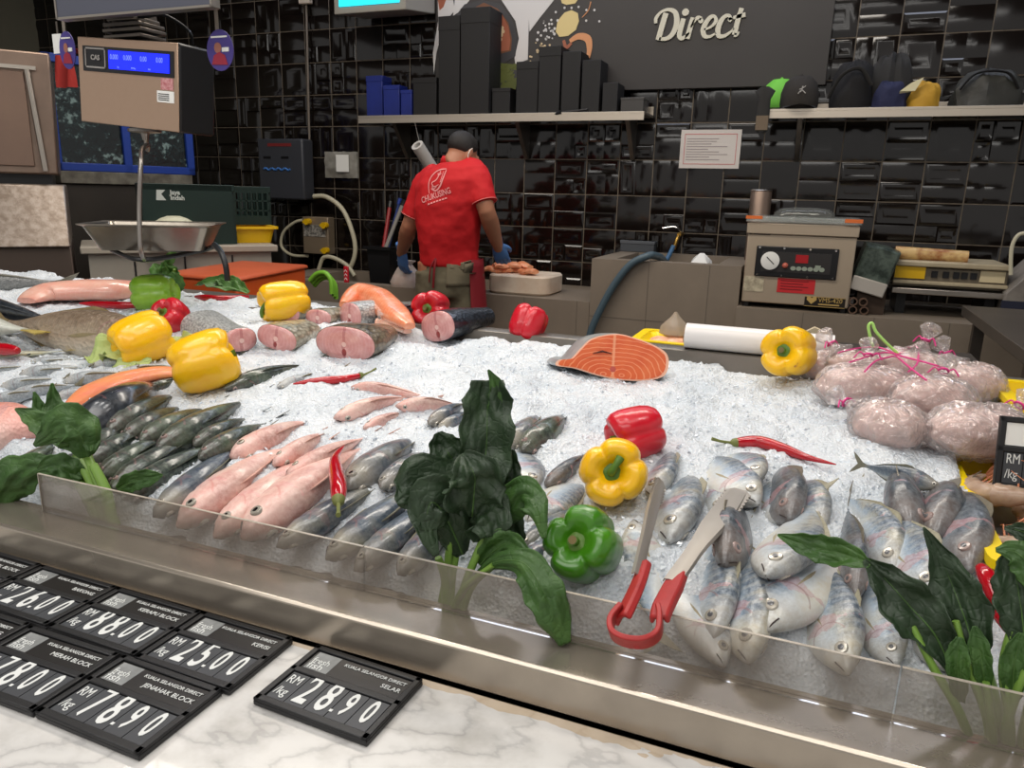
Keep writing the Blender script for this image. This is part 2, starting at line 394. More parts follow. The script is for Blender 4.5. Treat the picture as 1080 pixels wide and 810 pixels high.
shelf_box(404, 421, 90, 4.28, .10, BLUE, 'storage_box', 'middle one of three blue boxes on the long shelf', 'box', 'blue boxes on the wall shelf')
shelf_box(422.5, 434, 95, 4.28, .10, BLUE, 'storage_box', 'smallest blue box, touching the first black box', 'box', 'blue boxes on the wall shelf')
for a, b, vt, y, d, lab, c in ((435.5, 460, 82, 4.28, .15, 'low black box right beside the blue boxes', None), (462.5, 485, 17, 4.28, .16, 'tall black upright box beside the very tallest one', None), (486, 517, 8, 4.27, .18, 'tallest black upright box on the long shelf', None),
        (508, 536, 94, 4.262, .004, '', None), (545, 568, 65, 4.30, .15, 'black upright box a step lower than its coil bound neighbours', None), (569, 592, 49, 4.29, .16, 'black upright box under the garlic picture', None), (593.5, 613, 54, 4.29, .16, 'black upright box under the prawn picture', 'coil'), (614.5, 634, 63, 4.28, .15, 'black upright book with white wire coil on top', 'coil'), (636, 652, 87, 4.28, .15, 'short black upright book with wire coil, last of the row', 'coil')):
    if lab: shelf_box(a, b, vt, y, d, BLACKM, 'file_box', lab, 'box', 'black boxes on the wall shelf', lid=c)
shelf_box(519, 538, 93, 4.30, .12, BLACKM, 'file_box', 'low square black box right of the tallest black box', 'box', 'black boxes on the wall shelf')
shelf_box(655, 679, 103, 4.30, .14, mat('smoky_clear_plastic', (70, 68, 66), .25), 'food_container', 'smoky clear plastic container at the shelf end', 'container', None)
mb = MB(); a = at_y(582, 122, 4.262); b = at_y(620, 118, 4.262)
mb.tube([a+V((0, 0, .012)), b+V((0, 0, .012))], .007, 8); mb.tube([a+V((.02, 0, .006)), a+V((.06, -.01, .018))], .012, 8)
single(mb, 'pen', BLACKP, 'black marker pen lying on the front edge of the long shelf', 'pen', loc=(a.x, 4.262, SZ))
# ================================================================ things on and along the back wall
WF = WALL_Y-.017
def rect(u0, v0, u1, v1, y):
    a, b = at_y(u0, v0, y), at_y(u1, v1, y); return min(a.x, b.x), max(a.x, b.x), min(a.z, b.z), max(a.z, b.z)
# notice
x0, x1, z0, z1 = rect(719, 137, 779, 178, WF)
t = thing('notice', 'white notice with thin red border taped to the black tiles', 'notice', (x0, WF, z0))
build(MB().box((x0, WF-.003, z0), (x1, WF, z1)), 'paper', mat('notice_paper', (205, 198, 192), .6), t)
mb = MB(); i = .022
for a, b in (((x0+i, z0+i), (x1-i, z0+i+.003)), ((x0+i, z1-i-.003), (x1-i, z1-i)), ((x0+i, z0+i), (x0+i+.003, z1-i)), ((x1-i-.003, z0+i), (x1-i, z1-i))): mb.box((a[0], WF-.004, a[1]), (b[0], WF-.003, b[1]))
build(mb, 'printed_border', mat('red_print', (190, 90, 92), .6), t)
mb = MB(); rr = random.Random(9)
for k in range(9):
    z = z1-.05-k*.014; mb.box((x0+.035, WF-.004, z), (x0+.035+rr.uniform(.12, .24), WF-.003, z+.004))
build(mb, 'printed_lines', mat('grey_print', (150, 140, 140), .6), t)
# dark dispenser
x0, x1, z0, z1 = rect(277, 147, 327, 211, WF-.06)
t = thing('dispenser', 'dark grey wall dispenser with a wavy blue stripe', 'dispenser', (x0, WF, z0)); DG = mat('dispenser_grey', (58, 60, 66), .45)
yy = WF-.12
build(MB().box((x0, yy, z0), (x1, WF, z1)), 'housing', DG, t, bevel=.012)
mb = MB(); mb.box((x0+.05, yy-.003, z1-.13), (x0+.11, yy, z1-.115)); mb.box((x0+.20, yy-.003, z1-.13), (x0+.26, yy, z1-.115)); build(mb, 'slots', BLACKP, t)
build(MB().tube([(x0+.05+.22*k/24, yy-.003, z1-.2+.006*math.sin(k*1.05)) for k in range(25)], .007, 6), 'blue_wave', mat('wave_blue', (70, 120, 190), .4), t)
build(MB().box((x0+.09, yy-.002, z1-.05), (x1-.09, yy, z1-.03)), 'red_mark', mat('dull_red', (120, 40, 40), .5), t)
# conduit and socket
mb = MB(); a = at_y(323, 1, WF-.01); b = at_y(328, 205, WF-.01); mb.tube([(a.x, WF-.012, 3.0), (a.x, WF-.012, 2.5), (b.x, WF-.012, b.z)], .007, 8)
single(mb, 'cable', mat('grey_conduit', (118, 108, 98), .5), 'thin vertical grey cable running down the tiles past the dispenser', 'cable')
t = thing('wall_socket', 'small cream wall socket beside the hanging screen', 'socket', (-3.2, WF, 2.5))
x0, x1, z0, z1 = rect(318, -8, 330, 5, WF); build(MB().box((x0, WF-.04, z0), (x1, WF, z1)), 'socket_body', mat('cream_plastic', (190, 176, 160), .5), t, bevel=.006)
build(MB().box((x0+.02, WF-.045, z0+.03), (x0+.05, WF-.04, z0+.06)), 'switch', BLACKP, t)
# screen at the top
x0, x1, z0, z1 = rect(350, -60, 428, 4, 4.1)
t = thing('wall_screen', 'lit cyan screen in a pale grey housing high above the shelf', 'screen', (x0, 4.1, z0)); G = mat('pale_grey_housing', (150, 146, 138), .5)
mb = MB(); mb.prism([(0, 0), (.36, .05), (.36, .5), (0, .5)], (x0, 4.1, z0-.03), (0, 1, 0), (0, 0, 1), x1-x0); build(mb, 'housing', G, t, bevel=.006)
build(MB().box((x0+.04, 4.092, z0+.01), (x1-.04, 4.1, z0+.4)), 'display', mat('cyan_display', (20, 130, 150), .3, emit=((40, 205, 225), 1.5)), t)
# clear plastic packet
x0, x1, z0, z1 = rect(343, 160, 378, 188, WF-.01)
mb = MB(); mb.grid(lambda u, v: V((lerp(x0, x1, u), WF-.02-.012*noise.noise((u*5, v*4, 1))-.02*math.sin(math.pi*u)*math.sin(math.pi*v), lerp(z0, z1, v)+.006*noise.noise((u*6, 3, 2)))), 14, 12)
mb.grid(lambda u, v: V((lerp(x0, x1, u), WF-.004, lerp(z0, z1, v))), 4, 4)
t = thing('plastic_packet', 'crumpled clear plastic packet taped to the tiles', 'packet', (x0, WF, z0))
build(mb, 'film', mat('cloudy_film', (168, 166, 158), .28, var=(20, (130, 126, 118), .25), alpha=.75), t)
a = at_y(361, 173, WF-.045); build(MB().box((a.x-.05, a.y, a.z-.05), (a.x+.05, a.y+.004, a.z+.06)), 'paper_insert', WHITEPR, t)
# dosing unit with hoses
x0, x1, z0, z1 = rect(326, 228, 354, 268, WF)
t = thing('dosing_unit', 'steel soap dosing unit with yellow knobs on the tiled wall', 'dispenser', (x0, WF, z0))
build(MB().box((x0, WF-.08, z0), (x1, WF, z1)), 'steel_box', mat('soap_box_steel', (150, 134, 114), .4, .4), t, bevel=.006)
build(MB().box((x0+.01, WF-.083, z0+.12), (x1-.02, WF-.08, z0+.2)), 'printed_plate', mat('plate_print', (170, 166, 158), .5, var=(60, (90, 88, 84), .1)), t)
YEL = mat('yellow_plastic', (222, 178, 20), .4)
for ux, uz in ((.06, .22), (.2, .2), (.2, .03)): mb = MB(); mb.tube([(x0+ux, WF-.08, z0+uz), (x0+ux, WF-.12, z0+uz)], .022, 10); mb.box((x0+ux-.03, WF-.118, z0+uz-.008), (x0+ux+.03, WF-.105, z0+uz+.008)); build(mb, 'knob', YEL, t)
HOSE = mat('cream_hose', (196, 190, 166), .45)
h = lambda L, y=WF-.06: cat([at_y(u, v, y) for u, v in L], 8)
single(MB().tube(h([(331, 207), (345, 208), (362, 222), (373, 250), (374, 270), (366, 286), (352, 291)]), .016, 10), 'hose', HOSE, 'thick cream hose arching out of the wall beside the dosing unit', 'hose')
single(MB().tube(h([(325, 232), (312, 234), (299, 245), (297, 260), (308, 269), (325, 270)], WF-.05), .011, 10), 'hose', HOSE, 'thin cream hose looping between yellow tray and dosing unit', 'hose')
single(MB().tube(h([(374, 291), (366, 280), (352, 272), (341, 272), (336, 285)], WF-.12), .014, 10), 'hose', HOSE, 'short cream hose bending down under the dosing unit', 'hose')
mb = MB(); LG = mat('lime_hose', (128, 190, 60), .4)
for k in range(3): mb.tube(cat([V((q_.x, 3.55+.02*k, q_.z)) for q_ in [at_y(u, v+3*k, 3.55) for u, v in ((327, 296), (334, 289), (343, 288), (349, 296), (350, 310))]], 6), .014, 10)
single(mb, 'hose', LG, 'lime green hose hung in a short coil by the orange chest', 'hose')
# brooms and bin
def stick(u0, v0, u1, v1, y0, y1, col, label, nm='broom'):
    a, b = at_y(u0, v0, y0), at_y(u1, v1, y1); t = thing(nm, label, 'broom', b, 0)
    build(MB().tube([a, b], .013, 8), 'handle', mat('stick_'+label[:6], col, .4), t)
    d = (a-b).normalized(); build(MB().tube([a, a+d*.04], .017, 8), 'grip_cap', BLACKP if col[0] > 90 else mat('grip_blue', (30, 60, 150), .4), t)
stick(411, 219, 404, 265, 4.40, 4.3, (150, 32, 34), 'red broom handle leaning on tiles behind the worker')
stick(424, 217, 397, 287, 4.38, 4.2, (140, 136, 130), 'grey metal mop pole leaning beside the worker', 'mop')
stick(421, 216, 409, 262, 4.42, 4.32, (36, 58, 120), 'blue capped dark broom handle leaning behind the mop pole')
t = thing('bin', 'black open bin standing in the wash counter below brooms', 'bin', (-2.3, 4.25, .558))
c = at_y(406, 292, 4.25); mb = MB()
z0 = .558
mb.loft([[V((c.x+sx*w, 4.25+sy*w*.9, z)) for sx, sy in ((-1, -1), (1, -1), (1, 1), (-1, 1))] for w, z in ((.06, z0), (.085, .99), (.095, .995), (.095, 1.0), (.08, 1.0), (.055, z0+.02))], True); build(mb, 'bin_body', BLACKP, t)
build(MB().box((c.x-.1, 4.15, .985), (c.x+.1, 4.16, 1.005)), 'rim', BLACKP, t)
c = at_y(366, 303, 3.83); t = thing('packet', 'little red and white packet upright on the counter edge by the lime hose', 'packet', (c.x, 3.83, .809))
build(MB().box((c.x-.015, 3.82, .809), (c.x+.015, 3.835, .905)), 'packet_body', mat('packet_red', (196, 30, 46), .4), t, bevel=.003)
mb = MB()
for k in range(3): mb.prism([(-.011, 0), (.0, .012), (.011, 0), (.011, .006), (0, .018), (-.011, .006)], (c.x, 3.8195, .822+.024*k), UX, UZ, .0006)
build(mb, 'white_chevrons', WHITEPR, t)
# paper roll on a cord
a = at_y(440, 153, 4.1); b = at_y(470, 200, 4.35); d = (b-a).normalized()
t = thing('paper_roll', 'white cardboard tube hung by a cord below the long shelf', 'roll', a)
fa, fb = frame(d)
M_ = Matrix((fa, fb, d)).transposed().to_4x4(); M_.translation = a
build(MB().lathe([(.022, 0), (.038, 0), (.038, .5), (.022, .5), (.022, 0)], 20, M_, caps=False), 'tube', mat('paper_white', (190, 186, 180), .6), t)
w = at_y(437, 122, 4.255); build(MB().tube([V((w.x, 4.262, 1.757)), a+d*.03+V((0, 0, .03)), a+d*.02], .002, 5), 'cord', mat('cord_grey', (120, 116, 110), .7), t)
# ---------------------------------------------------------------- sink fittings
a = at_y(718, 245, 4.46)
t = thing('tap', 'brass wall tap with a short blue hose above the sink', 'tap', a); BR = mat('brass', (176, 140, 70), .3, .9)
mb = MB(); mb.tube([(a.x+.005, WF, a.z-.01), (a.x+.005, WF-.11, a.z-.01)], .012, 10); mb.tube(cat([(a.x+.005, WF-.08, a.z-.01), (a.x+.0, WF-.12, a.z-.03), (a.x-.015, WF-.13, a.z-.09)], 5), .011, 10)
build(mb, 'spout', BR, t)
build(MB().tube(cat([(a.x+.01, WF-.05, a.z+.0), (a.x-.03, WF-.06, a.z+.03), (a.x-.1, WF-.06, a.z+.02)], 5), [.006, .005, .004], 8), 'lever', CHROME, t)
TEAL = mat('blue_grey_hose', (70, 88, 98), .45)
build(MB().tube(cat([(a.x-.015, WF-.13, a.z-.07), (a.x-.05, WF-.15, a.z-.16), (a.x-.12, WF-.2, a.z-.3)], 6), .013, 10), 'hose_tail', mat('blue_hose', (70, 110, 150), .45), t)
P0 = [(704, 280, 4.1, 0), (697, 272, 3.92, .0), (690, 269.5, 3.84, 0), (683, 270, 3.79, 0), (665, 279, 3.775, 0), (648, 300, 3.77, 0), (635, 323, 3.765, 0), (624, 347, 3.76, 0), (620, 365, 3.76, 0)]
single(MB().tube(cat([at_y(u, v, y) for u, v, y, _ in P0], 6), .019, 12), 'hose', TEAL, 'blue grey hose drooping over the front of the sink', 'hose')
mb = MB(); c = at_y(740, 273, 4.1); mb.loft([[c+V((-.07, -.06, -.12)), c+V((.07, -.06, -.12)), c+V((.07, .06, -.12)), c+V((-.07, .06, -.12))], [c+V((-.05, -.03, -.02)), c+V((.04, -.03, -.03)), c+V((.05, .03, -.01)), c+V((-.05, .04, 0))], [c+V((-.01, 0, .03)), c+V((.01, 0, .02)), c+V((.01, .01, .03)), c+V((0, .01, .03))]])
c.z -= .12
mb.v = [(x, y, z-(c.z-.836)) for x, y, z in mb.v] if False else mb.v
single(mb, 'paper', WHITEPR, 'crumpled white paper sticking up out of the sink', 'paper')
x0, x1, z0, z1 = rect(655, 253, 690, 264, 4.42)
t = thing('soap_box', 'dark grey plastic box on the rear rim of the sink', 'box', (x0, 4.4, 1.036))
build(MB().box((x0, 4.41, 1.036), (x1, 4.485, z1)), 'box_body', mat('slate_plastic', (70, 74, 80), .5), t, bevel=.004)
build(MB().box((x0-.003, 4.407, z1-.02), (x1+.003, 4.487, z1)), 'lid', mat('slate_plastic_lid', (84, 88, 94), .5), t, bevel=.003)
# cutting block with salmon offcuts
a = at_y(512, 300, 3.86); b = at_y(577, 300, 3.86)
t = thing('cutting_block', 'thick white round-cornered cutting block on the wash counter', 'board', ((a.x+b.x)/2, 4.02, .809))
mb = MB(); w = (b.x-a.x)/2; cx = (a.x+b.x)/2
def rrect(w, d, r, z, cx, cy, n=5):
    out = []
    for sx, sy, a0 in ((1, 1, 0), (-1, 1, 90), (-1, -1, 180), (1, -1, 270)):
        for k in range(n+1):
            q = rad(a0+90*k/n); out.append(V((cx+sx*(w-r)+r*math.cos(q), cy+sy*(d-r)+r*math.sin(q), z)))
    return out
mb.loft([rrect(w-.01, .15, .06, .809, cx, 4.02), rrect(w, .16, .07, .82, cx, 4.02), rrect(w, .16, .07, .905, cx, 4.02), rrect(w-.01, .15, .06, .915, cx, 4.02)])
build(mb, 'block', mat('worn_cutting_block', (230, 218, 200), .55, var=(8, (206, 180, 156), .25)), t)
SAL = mat('salmon_offcut', (222, 122, 74), .38, var=(24, (240, 176, 136), .18), sss=.2)
for k, (u, v, w, r) in enumerate(((520, 292, .07, .3), (532, 290, .08, -.2), (546, 291, .09, .5), (557, 290, .08, -.4), (540, 284, .08, .2), (551, 283, .08, -.3), (528, 284, .06, .7))):
    c = at_y(u, v, 3.93+.04*(k % 3)); z0 = .916+(.024 if k > 3 else 0); mb = MB(); rr = random.Random(k)
    Mk = Matrix.Translation((c.x, c.y, z0)) @ Matrix.Rotation(r, 4, 'Z')
    mb.loft([[Mk @ V((w*(s-.5)*2*.7, .035*math.cos(q)*(1-.5*abs(s-.5))*(1+.2*rr.random()), max(0, .016+.016*math.sin(q)*(1.3-abs(s-.5))+.006*math.sin(s*6+k)))) for q in [2*math.pi*i/10 for i in range(10)]] for s in [j/6 for j in range(7)]])
    single(mb, 'salmon_offcut', SAL, 'orange salmon trimming in the heap on the white cutting block', 'fish piece', 'salmon trimmings on the cutting block')
# bag of fish in the worker's hand
t = thing('fish_bag', 'clear plastic bag of pale fish held by the worker over counter', 'bag', at_y(428, 300, 3.86))
c = at_y(428, 291, 3.86); mb = MB(); mb.loft([[c+V((w*math.cos(q)*(1+.12*math.sin(5*q)), .6*w*math.sin(q), z)) for q in [2*math.pi*k/20 for k in range(20)]] for w, z in ((.05, -.07), (.095, -.066), (.105, -.035), (.085, 0), (.06, .04), (.035, .07), (.055, .085), (.06, .09))])
build(mb, 'plastic', mat('thin_bag', (214, 196, 184), .3, alpha=.6, var=(30, (230, 220, 212), .2)), t)
mb = MB(); rr = random.Random(4)
for k in range(9): mb.ball(c+V((rr.uniform(-.06, .06), rr.uniform(-.03, .03), rr.uniform(-.055, -.01))), rr.uniform(.02, .028), seg=8, rings=6, sc=(1.3, 1, .8))
build(mb, 'fish_meat', mat('pale_meat', (206, 160, 140), .4, sss=.2), t)
# ---------------------------------------------------------------- vacuum sealer
a = at_y(787, 326, 3.76); L = at_y(781, 322, 3.76); Rr = at_y(893, 334, 3.76); TL = at_y(792, 232, 3.76); TR = at_y(911, 236, 3.76)
bx0, bx1, zt = L.x, Rr.x, TL.z-.012
t = thing('vacuum_sealer', 'boxy stainless vacuum sealer with black control panel and red sticker', 'machine', ((bx0+bx1)/2, 3.95, .85))
SS = mat('sealer_steel', (178, 162, 142), .38, .4, aniso=(60, 3, 60))
zb = .874; w0, w1 = bx1-bx0, (TR.x-TL.x)
mb = MB(); mb.loft([[V((bx0, 3.77, zb)), V((bx1, 3.77, zb)), V((bx1, 4.2, zb)), V((bx0, 4.2, zb))], [V((bx0, 3.77, zt-.05)), V((bx1, 3.77, zt-.05)), V((bx1, 4.2, zt-.05)), V((bx0, 4.2, zt-.05))]])
build(mb, 'case', SS, t, bevel=.006)
build(MB().box((bx0-.006, 3.76, zt-.05), (bx1+.006, 4.21, zt)), 'top_rim', SS, t, bevel=.004)
build(MB().box((bx0-.012, 3.75, zt+.004), (bx1+.012, 4.2, zt+.03)), 'acrylic_lid', mat('clear_acrylic', (200, 205, 200), .08, alpha=.35), t, bevel=.004)
mb = MB(); mb.loft([[V((lerp(bx0, bx1, .5)+math.copysign(abs(math.cos(q))**.5, math.cos(q))*w, 3.95+math.copysign(abs(math.sin(q))**.5, math.sin(q))*w*.85, z)) for q in [2*math.pi*k/28 for k in range(28)]] for w, z in ((.14, zt+.03), (.135, zt+.05), (.11, zt+.068), (.05, zt+.075))])
build(mb, 'lid_dome', mat('smoky_dome', (110, 112, 108), .08, alpha=.5), t)
OT = mat('orange_tab', (222, 112, 50), .4); build(MB().box((bx0-.014, 3.748, zt+.018), (bx0+.06, 3.79, zt+.032)), 'hinge', OT, t); build(MB().box((bx1-.06, 3.748, zt+.014), (bx1+.014, 3.79, zt+.03)), 'hinge', OT, t)
fy = 3.77; fx = lambda s: lerp(bx0, bx1, s); fz = lambda s: lerp(zb, zt, s)
def plate(s0, q0, s1, q1, d): return MB().box((fx(s0), fy-d, fz(q0)), (fx(s1), fy, fz(q1)))
f_ = build(plate(.1, .34, .86, .72, .01), 'control_panel', BLACKP, t, bevel=.004)
build(MB().box((fx(.16), fy-.012, fz(.405)), (fx(.8), fy-.0101, fz(.655))), 'panel_face', mat('panel_face', (48, 46, 46), .35), f_)
Mg = Matrix.Translation((fx(.24), fy-.012, fz(.54))) @ Matrix.Rotation(rad(90), 4, 'X')
g = build(MB().lathe([(.042, 0), (.042, .008), (.036, .01), (.001, .01)], 24, Mg), 'gauge', WHITEPR, f_)
mb = MB(); mb.box((fx(.475), fy-.014, fz(.53)), (fx(.59), fy-.012, fz(.63)), 0); build(mb, 'red_display', mat('red_display', (70, 16, 18), .3, emit=((220, 30, 40), .25)), f_)
mb = MB(); mb.ball((fx(.385), fy-.014, fz(.49)), .014, seg=10, rings=6); build(mb, 'red_button', mat('red_button', (190, 100, 84), .4), f_)
mb = MB()
for k in range(6): mb.disc((fx(.46)+.025*(k % 6), fz(.46)), .010, (0, fy-.012, 0), UX, UZ, .003, n=12, sx=1.2)
mb.box((fx(.66), fy-.015, fz(.46)), (fx(.71), fy-.012, fz(.51)))
build(mb, 'buttons', mat('grey_green_button', (150, 160, 146), .4), f_)
for sx in (.13, .36, .6, .83):
    for sz_ in (.70, .36): build(MB().disc((fx(sx), fz(sz_)), .005, (0, fy-.01, 0), UX, UZ, .003), 'screw', CHROME, f_)
build(MB().tube([(fx(.24)+.018, fy-.0235, fz(.54)-.014), (fx(.24)-.016, fy-.0235, fz(.54)+.018)], .002, 5), 'needle', BLACKP, g)
XF = Matrix.Rotation(rad(90), 4, 'X')
s_ = build(plate(.33, .15, .68, .33, .002), 'red_sticker', mat('red_sticker', (196, 44, 48), .45), t)
mb = MB()
for k in range(4): mb.box((fx(.36), fy-.003, fz(.295-.035*k)), (fx(.62-.05*(k % 2)), fy-.002, fz(.305-.035*k)))
build(mb, 'sticker_print', mat('sticker_print', (120, 24, 30), .5), s_)
build(plate(.01, .14, .2, .33, .002), 'paper_sticker', mat('paper_sticker', (196, 186, 160), .6, var=(40, (150, 140, 120), .12)), t)
s_ = build(plate(.6, .0, .97, .125, .003), 'name_plate', mat('black_plate', (34, 28, 22), .4), t)
mb = MB(); GOLD = mat('gold_print', (190, 160, 96), .45); E4 = lambda x, z, y=fy-.0045: Matrix.Translation((x, y, z)) @ XF
text_mb(mb, 'VMS-420', E4(fx(.725), fz(.06)), .030, .95, 0); mb.prism([(0, 0), (.022, .02), (.02, .034), (.01, .036), (0, .028), (-.01, .036), (-.02, .034), (-.022, .02)], (fx(.665), fy-.004, fz(.03)), UX, UZ, .001)
mb.box((fx(.73), fy-.004, fz(.025)), (fx(.92), fy-.003, fz(.04)))
for x_, z_, a_, b_ in ((.6, .0, .97, .006), (.6, .119, .97, .125)): mb.box((fx(x_), fy-.004, fz(z_)), (fx(a_), fy-.003, fz(b_)))
build(mb, 'plate_print', GOLD, s_)
s_ = build(plate(.015, .855, .215, .925, .003), 'maker_plate', mat('black_plate2', (30, 26, 22), .4), t)
mb = MB(); mb.disc((fx(.05), fz(.89)), .011, (0, fy-.003, 0), UX, UZ, .001); mb.box((fx(.09), fy-.004, fz(.882)), (fx(.19), fy-.003, fz(.898))); build(mb, 'maker_mark', GOLD, s_)
for x_, y_ in ((.04, 3.8), (.96, 3.8), (.04, 4.16), (.96, 4.16)): build(MB().lathe([(.018, .851), (.018, .875)], 12, Matrix.Translation((fx(x_), y_, 0))), 'rubber_foot', BLACKP, t)
# steel canister behind
a = at_y(790, 233, 4.25); b = at_y(812, 200, 4.25); w = (b.x-a.x)/2+.01
t = thing('canister', 'tall brushed canister standing behind the vacuum sealer', 'canister', ((a.x+b.x)/2, 4.3, .85))
build(MB().lathe([(w, .85), (w, b.z-.012), (w-.006, b.z-.004)], 28, Matrix.Translation(((a.x+b.x)/2, 4.3, 0))), 'can_body', STEEL_W, t)
build(MB().lathe([(w-.004, b.z-.01), (w+.002, b.z-.006), (w-.004, b.z)], 28, Matrix.Translation(((a.x+b.x)/2, 4.3, 0))), 'lid', STEEL, t)
# plastic film roll (checked wrap) and cardboard tubes
a = at_y(922, 282, 3.9); t = thing('wrap_bundle', 'dark green checked plastic bundle with white end beside the sealer', 'bundle', (a.x, 3.9, .85))
Mr = Matrix.Translation(a) @ Matrix.Rotation(rad(14), 4, 'Y')
mb = MB(); mb.loft([[Mr @ V((sx*w, y, sz*h)) for sx, sz in ((-1, -1), (-.4, -1.05), (1, -1), (1, 1), (.2, 1.08), (-1, 1))] for y, w, h in ((-.1, .065, .085), (-.09, .075, .095), (.05, .08, .1), (.15, .075, .09))])
build(mb, 'wrap', mat('green_check_wrap', (40, 50, 44), .3, var=(26, (86, 98, 90), .12)), t)
build(MB().box((-.075, -.11, -.115), (.075, -.06, -.05), M=Mr), 'white_end', mat('greyish_white', (176, 170, 162), .5), t, bevel=.006)
build(MB().box((a.x-.06, 3.82, .851), (a.x+.06, 4.05, a.z-.09)), 'cardboard_stand', mat('dark_card', (60, 46, 36), .8), t)
for k, (u, v) in enumerate(((899, 327), (911, 328), (911, 313), (900, 316))):
    c = at_y(u, v, 3.80); r = .019; z = .870 if k < 2 else .908
    Mk = Matrix.Translation((c.x, 3.775, z)) @ Matrix.Rotation(rad(-90), 4, 'X')
    single(MB().lathe([(r*.72, 0), (r, 0), (r, .03), (r*.72, .03), (r*.72, 0)], 18, Mk, caps=False), 'cardboard_tube', mat('brown_card', (92, 70, 56), .8), 'short brown cardboard tube stacked right of the vacuum sealer', 'tube', 'cardboard tubes by the sealer')
# film wrapper stack
a, b = at_y(941, 300, 3.9), at_y(1064, 300, 3.9); x0, x1 = a.x, b.x; zz = lambda v: at_y(1000, v, 3.9).z
t = thing('film_wrapper', 'low film wrapping machine with yellow label and pale bars', 'machine', ((x0+x1)/2, 3.9, .85)); CREAM = mat('cream_enamel', (190, 178, 150), .4, var=(10, (160, 146, 120), .25))
build(MB().box((x0, 3.88, zz(312)), (x1+.03, 4.3, zz(306))), 'base_tray', STEEL, t, bevel=.003)
build(MB().box((x0, 3.93, zz(305)), (x1, 4.28, zz(284))), 'body', mat('wrapper_grey', (120, 110, 94), .4, .3), t, bevel=.004)
build(MB().box((x0-.005, 3.9, zz(283)), (x1, 4.28, zz(277))), 'top_bar', CREAM, t, bevel=.006)
build(MB().box((x0, 3.9, zz(302)), (x1, 3.93, zz(298))), 'front_bar', CREAM, t, bevel=.004)
build(MB().box((x0+.005, 3.915, zz(296)), (x0+.13, 3.93, zz(282.5))), 'yellow_label', YEL, t)
mb = MB()
for s in (.34, .44, .53, .6, .68): mb.box((lerp(x0, x1, s), 3.921, zz(294)), (lerp(x0, x1, s)+.025, 3.93, zz(287)))
build(mb, 'buttons', BLACKP, t); build(MB().box((lerp(x0, x1, .76), 3.921, zz(296)), (lerp(x0, x1, .97), 3.93, zz(284))), 'white_label', mat('cream_label', (210, 196, 160), .5), t)
build(MB().tube([(x0+.0, 4.0, zz(270)), (x1-.16, 4.0, zz(272))], .03, 14), 'film_roll', mat('striped_film', (208, 176, 120), .3, var=(9, (150, 90, 50), .08)), t)
for xx in (x0+.05, x1-.05): build(MB().box((xx-.02, 3.95, .851), (xx+.02, 4.25, zz(312))), 'foot', BLACKP, t)
# equipment at the right margin
c = at_y(1078, 275, 3.95); t = thing('slicer', 'white countertop machine with curved wire at the counter end', 'machine', (c.x, 3.95, .85))
build(MB().prism([(-.06, .851), (.3, .851), (.3, 1.15), (.05, 1.12), (-.06, .98)], (c.x, 4.15, 0), UX, UZ, .3), 'machine_body', mat('slicer_grey', (140, 134, 126), .45, var=(12, (110, 104, 98), .2)), t, bevel=.006)
build(MB().box((c.x-.07, 3.84, .851), (c.x+.2, 3.85, .95)), 'blue_skirt', mat('navy_plastic', (28, 32, 52), .5), t)
build(MB().tube(h([(1066, 290), (1067, 262), (1074, 248), (1085, 246)], 3.84), .008, 8), 'wire', HOSE, t)
# stainless table at the right
t = thing('steel_table', 'dark stainless work table with square legs at the aisle', 'table', (1.1, 3.1, 0))
pl = at_z(1015, 322, .955); pr = at_z(1085, 372, .955)
y0, y1 = pr.y, pl.y; xs = pl.x
mb = MB(); mb.prism([(xs, y1), (pr.x, y0), (pr.x+1.2, y0), (pr.x+1.2, y1)], (0, 0, .915), (1, 0, 0), (0, 1, 0), .04); build(mb, 'table_top', mat('dark_steel_top', (104, 96, 88), .4, .5, var=(4, (84, 78, 72), .3)), t, bevel=.003)
for lx, ly in ((xs+.06, y1-.06), (pr.x+.03, y0+.05), (pr.x+1.1, y0+.05), (pr.x+1.1, y1-.06)): build(MB().box((lx-.02, ly-.02, 0), (lx+.02, ly+.02, .915)), 'leg', STEEL_D, t)
# ---------------------------------------------------------------- caps and bags on the right shelf
DK = mat('black_fabric', (24, 23, 24), .85, bump=(90, .2)); DK2 = mat('charcoal_fabric', (46, 45, 44), .85, bump=(90, .2))
def cap(c, rz, crown, brim, label, mark=None):
    t = thing('cap', label, 'cap', (c.x, c.y, SZ), rz)
    prof = [(.088, 0), (.094, .03), (.092, .085), (.076, .135), (.045, .162), (.006, .168)]
    build(MB().lathe([(r, z) for r, z in prof], 24), 'crown', crown, t, local=True)
    build(MB().grid(lambda u, v: V((.09*math.sin(rad(-70+140*u))*(1+.0*v), -.09*math.cos(rad(-70+140*u))*(1-v)-v*(.09*math.cos(rad(-70+140*u))+.065*math.cos(rad(-88+176*u))), .016-.012*v*abs(math.sin(rad(-70+140*u))))), 14, 5), 'brim', brim, t, local=True)
    mb = MB(); mb.ball((0, 0, .168), .008, seg=8, rings=5); build(mb, 'button', crown, t, local=True)
    if mark:
        mb = MB(); n = lambda P: [(x*.0011, z*.0011) for x, z in P]
        for P, w in (((( -4, 2), (0, 14), (3, 22)), 5), (((0, 13), (-8, 4), (-14, -6)), 4), (((1, 12), (10, 4), (18, -4)), 4), (((3, 20), (12, 26), (16, 31)), 3), (((2, 19), (-6, 16), (-10, 14)), 3)): mb.ribbon(n(P), [w*.0011]*3, (0, -.099, .075), (1, 0, 0), (0, .25, .96), .002)
        mb.disc((.004, .029), .0035, (0, -.099, .075), (1, 0, 0), (0, .25, .96), .002)
        build(mb, 'emblem', mat('emblem_grey', (150, 146, 140), .6), t, local=True)
    return t
